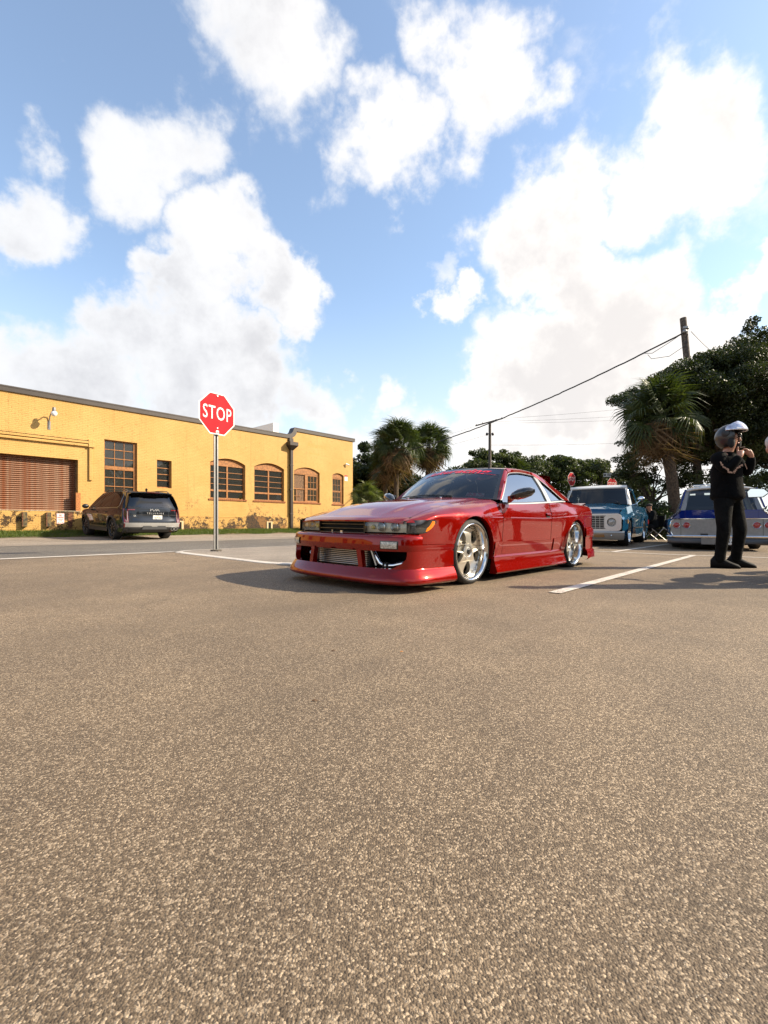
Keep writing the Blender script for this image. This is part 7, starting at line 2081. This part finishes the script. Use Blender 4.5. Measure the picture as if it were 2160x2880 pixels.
# ---- second person just entering at the right edge: white short-sleeved shirt, elbow out
wht = cloth('white_shirt', (.55, .52, .50), .08); dk = cloth('dark_trousers', (.008, .008, .009))
J2 = dict(J); J2.update(head=(0, -.02, 1.68), shR=(-.19, -.04, 1.45), elR=(-.40, -.05, 1.26), wrR=(-.20, -.12, 1.10), haR=(-.12, -.12, 1.06), shL=(.19, .04, 1.45), elL=(.36, .0, 1.22), wrL=(.20, -.14, 1.12), haL=(.12, -.16, 1.10), anR=(-.12, 0, .09), toeR=(-.06, -.16, .03), anL=(.12, 0, .09), toeL=(.20, -.15, .03), knL=(.12, -.03, .51))
p2, j2 = person('person', 'person in white short-sleeved shirt at the right edge with an elbow out', (3.92, 4.35), J2, (wht, dk, shoe), face=(-.2, -1, 0), sleeve=.5)
MB().ellipsoid(j2['head']+V(0, .012, .045), (.088, .102, .082), 14, 10).build('hair', mat('dark_hair', (.02, .012, .008), .6), p2, smooth=60)
# ---- seated man with a cap in the shade behind the pickup
dkt = cloth('shaded_dark_tee', (.005, .006, .007)); J3 = dict(pelvis=(0, 0, .50), spine=(-.03, 0, .68), chest=(-.07, 0, .88), neck=(-.10, 0, 1.04), head=(-.14, 0, 1.16), shR=(-.08, -.17, .97), elR=(-.16, -.20, .72), wrR=(-.34, -.14, .62), haR=(-.42, -.12, .60), shL=(-.08, .17, .97), elL=(-.16, .20, .72), wrL=(-.34, .14, .62), haL=(-.42, .12, .60),  # dark shirt, its colour lowered further for the shade he sits in
          hipR=(.0, -.10, .47), knR=(-.42, -.12, .48), anR=(-.40, -.12, .09), toeR=(-.56, -.13, .03), hipL=(0, .10, .47), knL=(-.42, .12, .48), anL=(-.44, .12, .09), toeL=(-.60, .13, .03))
p3, j3 = person('person', 'man in dark shirt and cap sitting in the shade behind the pickup bed', (9.35, 16.3), J3, (dkt, dk, shoe), face=(-1, -.15, -.1))
cp = MB().ellipsoid(j3['head']+V(.01, 0, .055), (.098, .085, .065), 14, 8); cp.grid([[j3['head']+V(-.07, y, .06), j3['head']+V(-.17+.6*y*y*4, y, .05)] for y in frange(-.065, .065, 7)]); cp.build('cap', mat('dark_cap', (.02, .015, .012), .8), p3, smooth=60)
ch = thing('folding_chair', 'low dark folding chair under the seated man behind the pickup', 'chair', (9.40, 16.3, gz(9.4, 16.3)))
MB().box((-.24, -.24, .35), (.22, .24, .385)).build('seat', dk, ch, bevel=.01); MB().box((.17, -.24, .46), (.20, .24, .85)).build('backrest', dk, ch, bevel=.01)
for y in (-.25, .25):
    MB().tube([(-.24, y, 0), (.20, y, .46), (.23, y, .88)], .012, 6).build('leg', galv, ch); MB().tube([(.24, y, 0), (-.24, y, .40)], .012, 6).build('leg', galv, ch)
# ---- motorcycle at the right edge: its mirror and bar end reach into the picture
mc = thing('motorcycle', 'dark motorcycle at the right edge with a round-edged mirror reflecting blue sky', 'motorcycle', (4.58, 4.92, gz(4.58, 4.92)), rad(48.6))
tyre = MB
for x in (-.62, .74):
    w = MB().lathe([(.23, -.06), (.30, -.065), (.315, 0), (.30, .065), (.23, .06)], 32, Matrix.Rotation(PI/2, 4, 'X')).build('wheel', rubber, mc, smooth=50, loc=(x, 0, .315))
    mb = MB()
    for k in range(7): a = 2*PI*k/7; mb.bar((0, 0, 0), (.235*math.cos(a), 0, .235*math.sin(a)), .03, .025, up=(0, 1, 0))
    mb.build('spokes', black_plastic, w); MB().lathe([(.15, -.05), (.15, -.058), (.06, -.058)], 24, Matrix.Rotation(PI/2, 4, 'X')).build('brake_disc', alu, w)
mb = MB()
for y in (-.09, .09): mb.tube([(-.62, y, .315), (-.42, y*.9, .90)], .024, 8)
mb.build('fork', black_plastic, mc, smooth=60)
MB().tube([(-.36, -.36, .98), (-.40, -.22, 1.0), (-.42, 0, .95), (-.40, .22, 1.0), (-.36, .36, .98)], .014, 8).build('handlebar', black_plastic, mc, smooth=60)
MB().ellipsoid((-.08, 0, .86), (.30, .15, .14), 16, 10).build('tank', mat('blue_tank', (.02, .04, .12), .2, coat=1), mc, smooth=60)
MB().ellipsoid((.42, 0, .82), (.34, .12, .07), 14, 8).build('seat', black_plastic, mc, smooth=60)
MB().cbox((.05, 0, .46), (.50, .26, .34)).build('engine', grey_metal, mc, bevel=.05); MB().ellipsoid((-.52, 0, .90), (.10, .10, .11), 12, 8).build('headlight', chrome, mc, smooth=60)
MB().tube([(.1, -.14, .34), (.5, -.18, .36), (.85, -.19, .46)], .05, 10).build('exhaust', chrome, mc, smooth=60)
for s in (-1, 1):
    MB().tube([(-.38, s*.30, .98), (-.42, s*.40, .93), (-.43, s*.46, .90)], .008, 6).build('mirror_stem', black_plastic, mc)
    m_ = MB(); loop = [(-.10, 0), (-.06, .045), (.06, .055), (.09, .02), (.08, -.045), (-.05, -.045)]
    m_.prism([(a*s*-1, b) for a, b in loop], lambda a, b, d: (-.45+d, s*.50-a, .90+b), .03); m = m_.build('mirror', black_plastic, mc, bevel=.006)
    MB().poly([[(a*s*-.9, b*.86) for a, b in loop]], lambda a, b: (-.452, s*.50-a, .90+b)).build('mirror_glass', mat('mirror_face', (.80, .82, .85), .03, metal=1), m, fix=False)
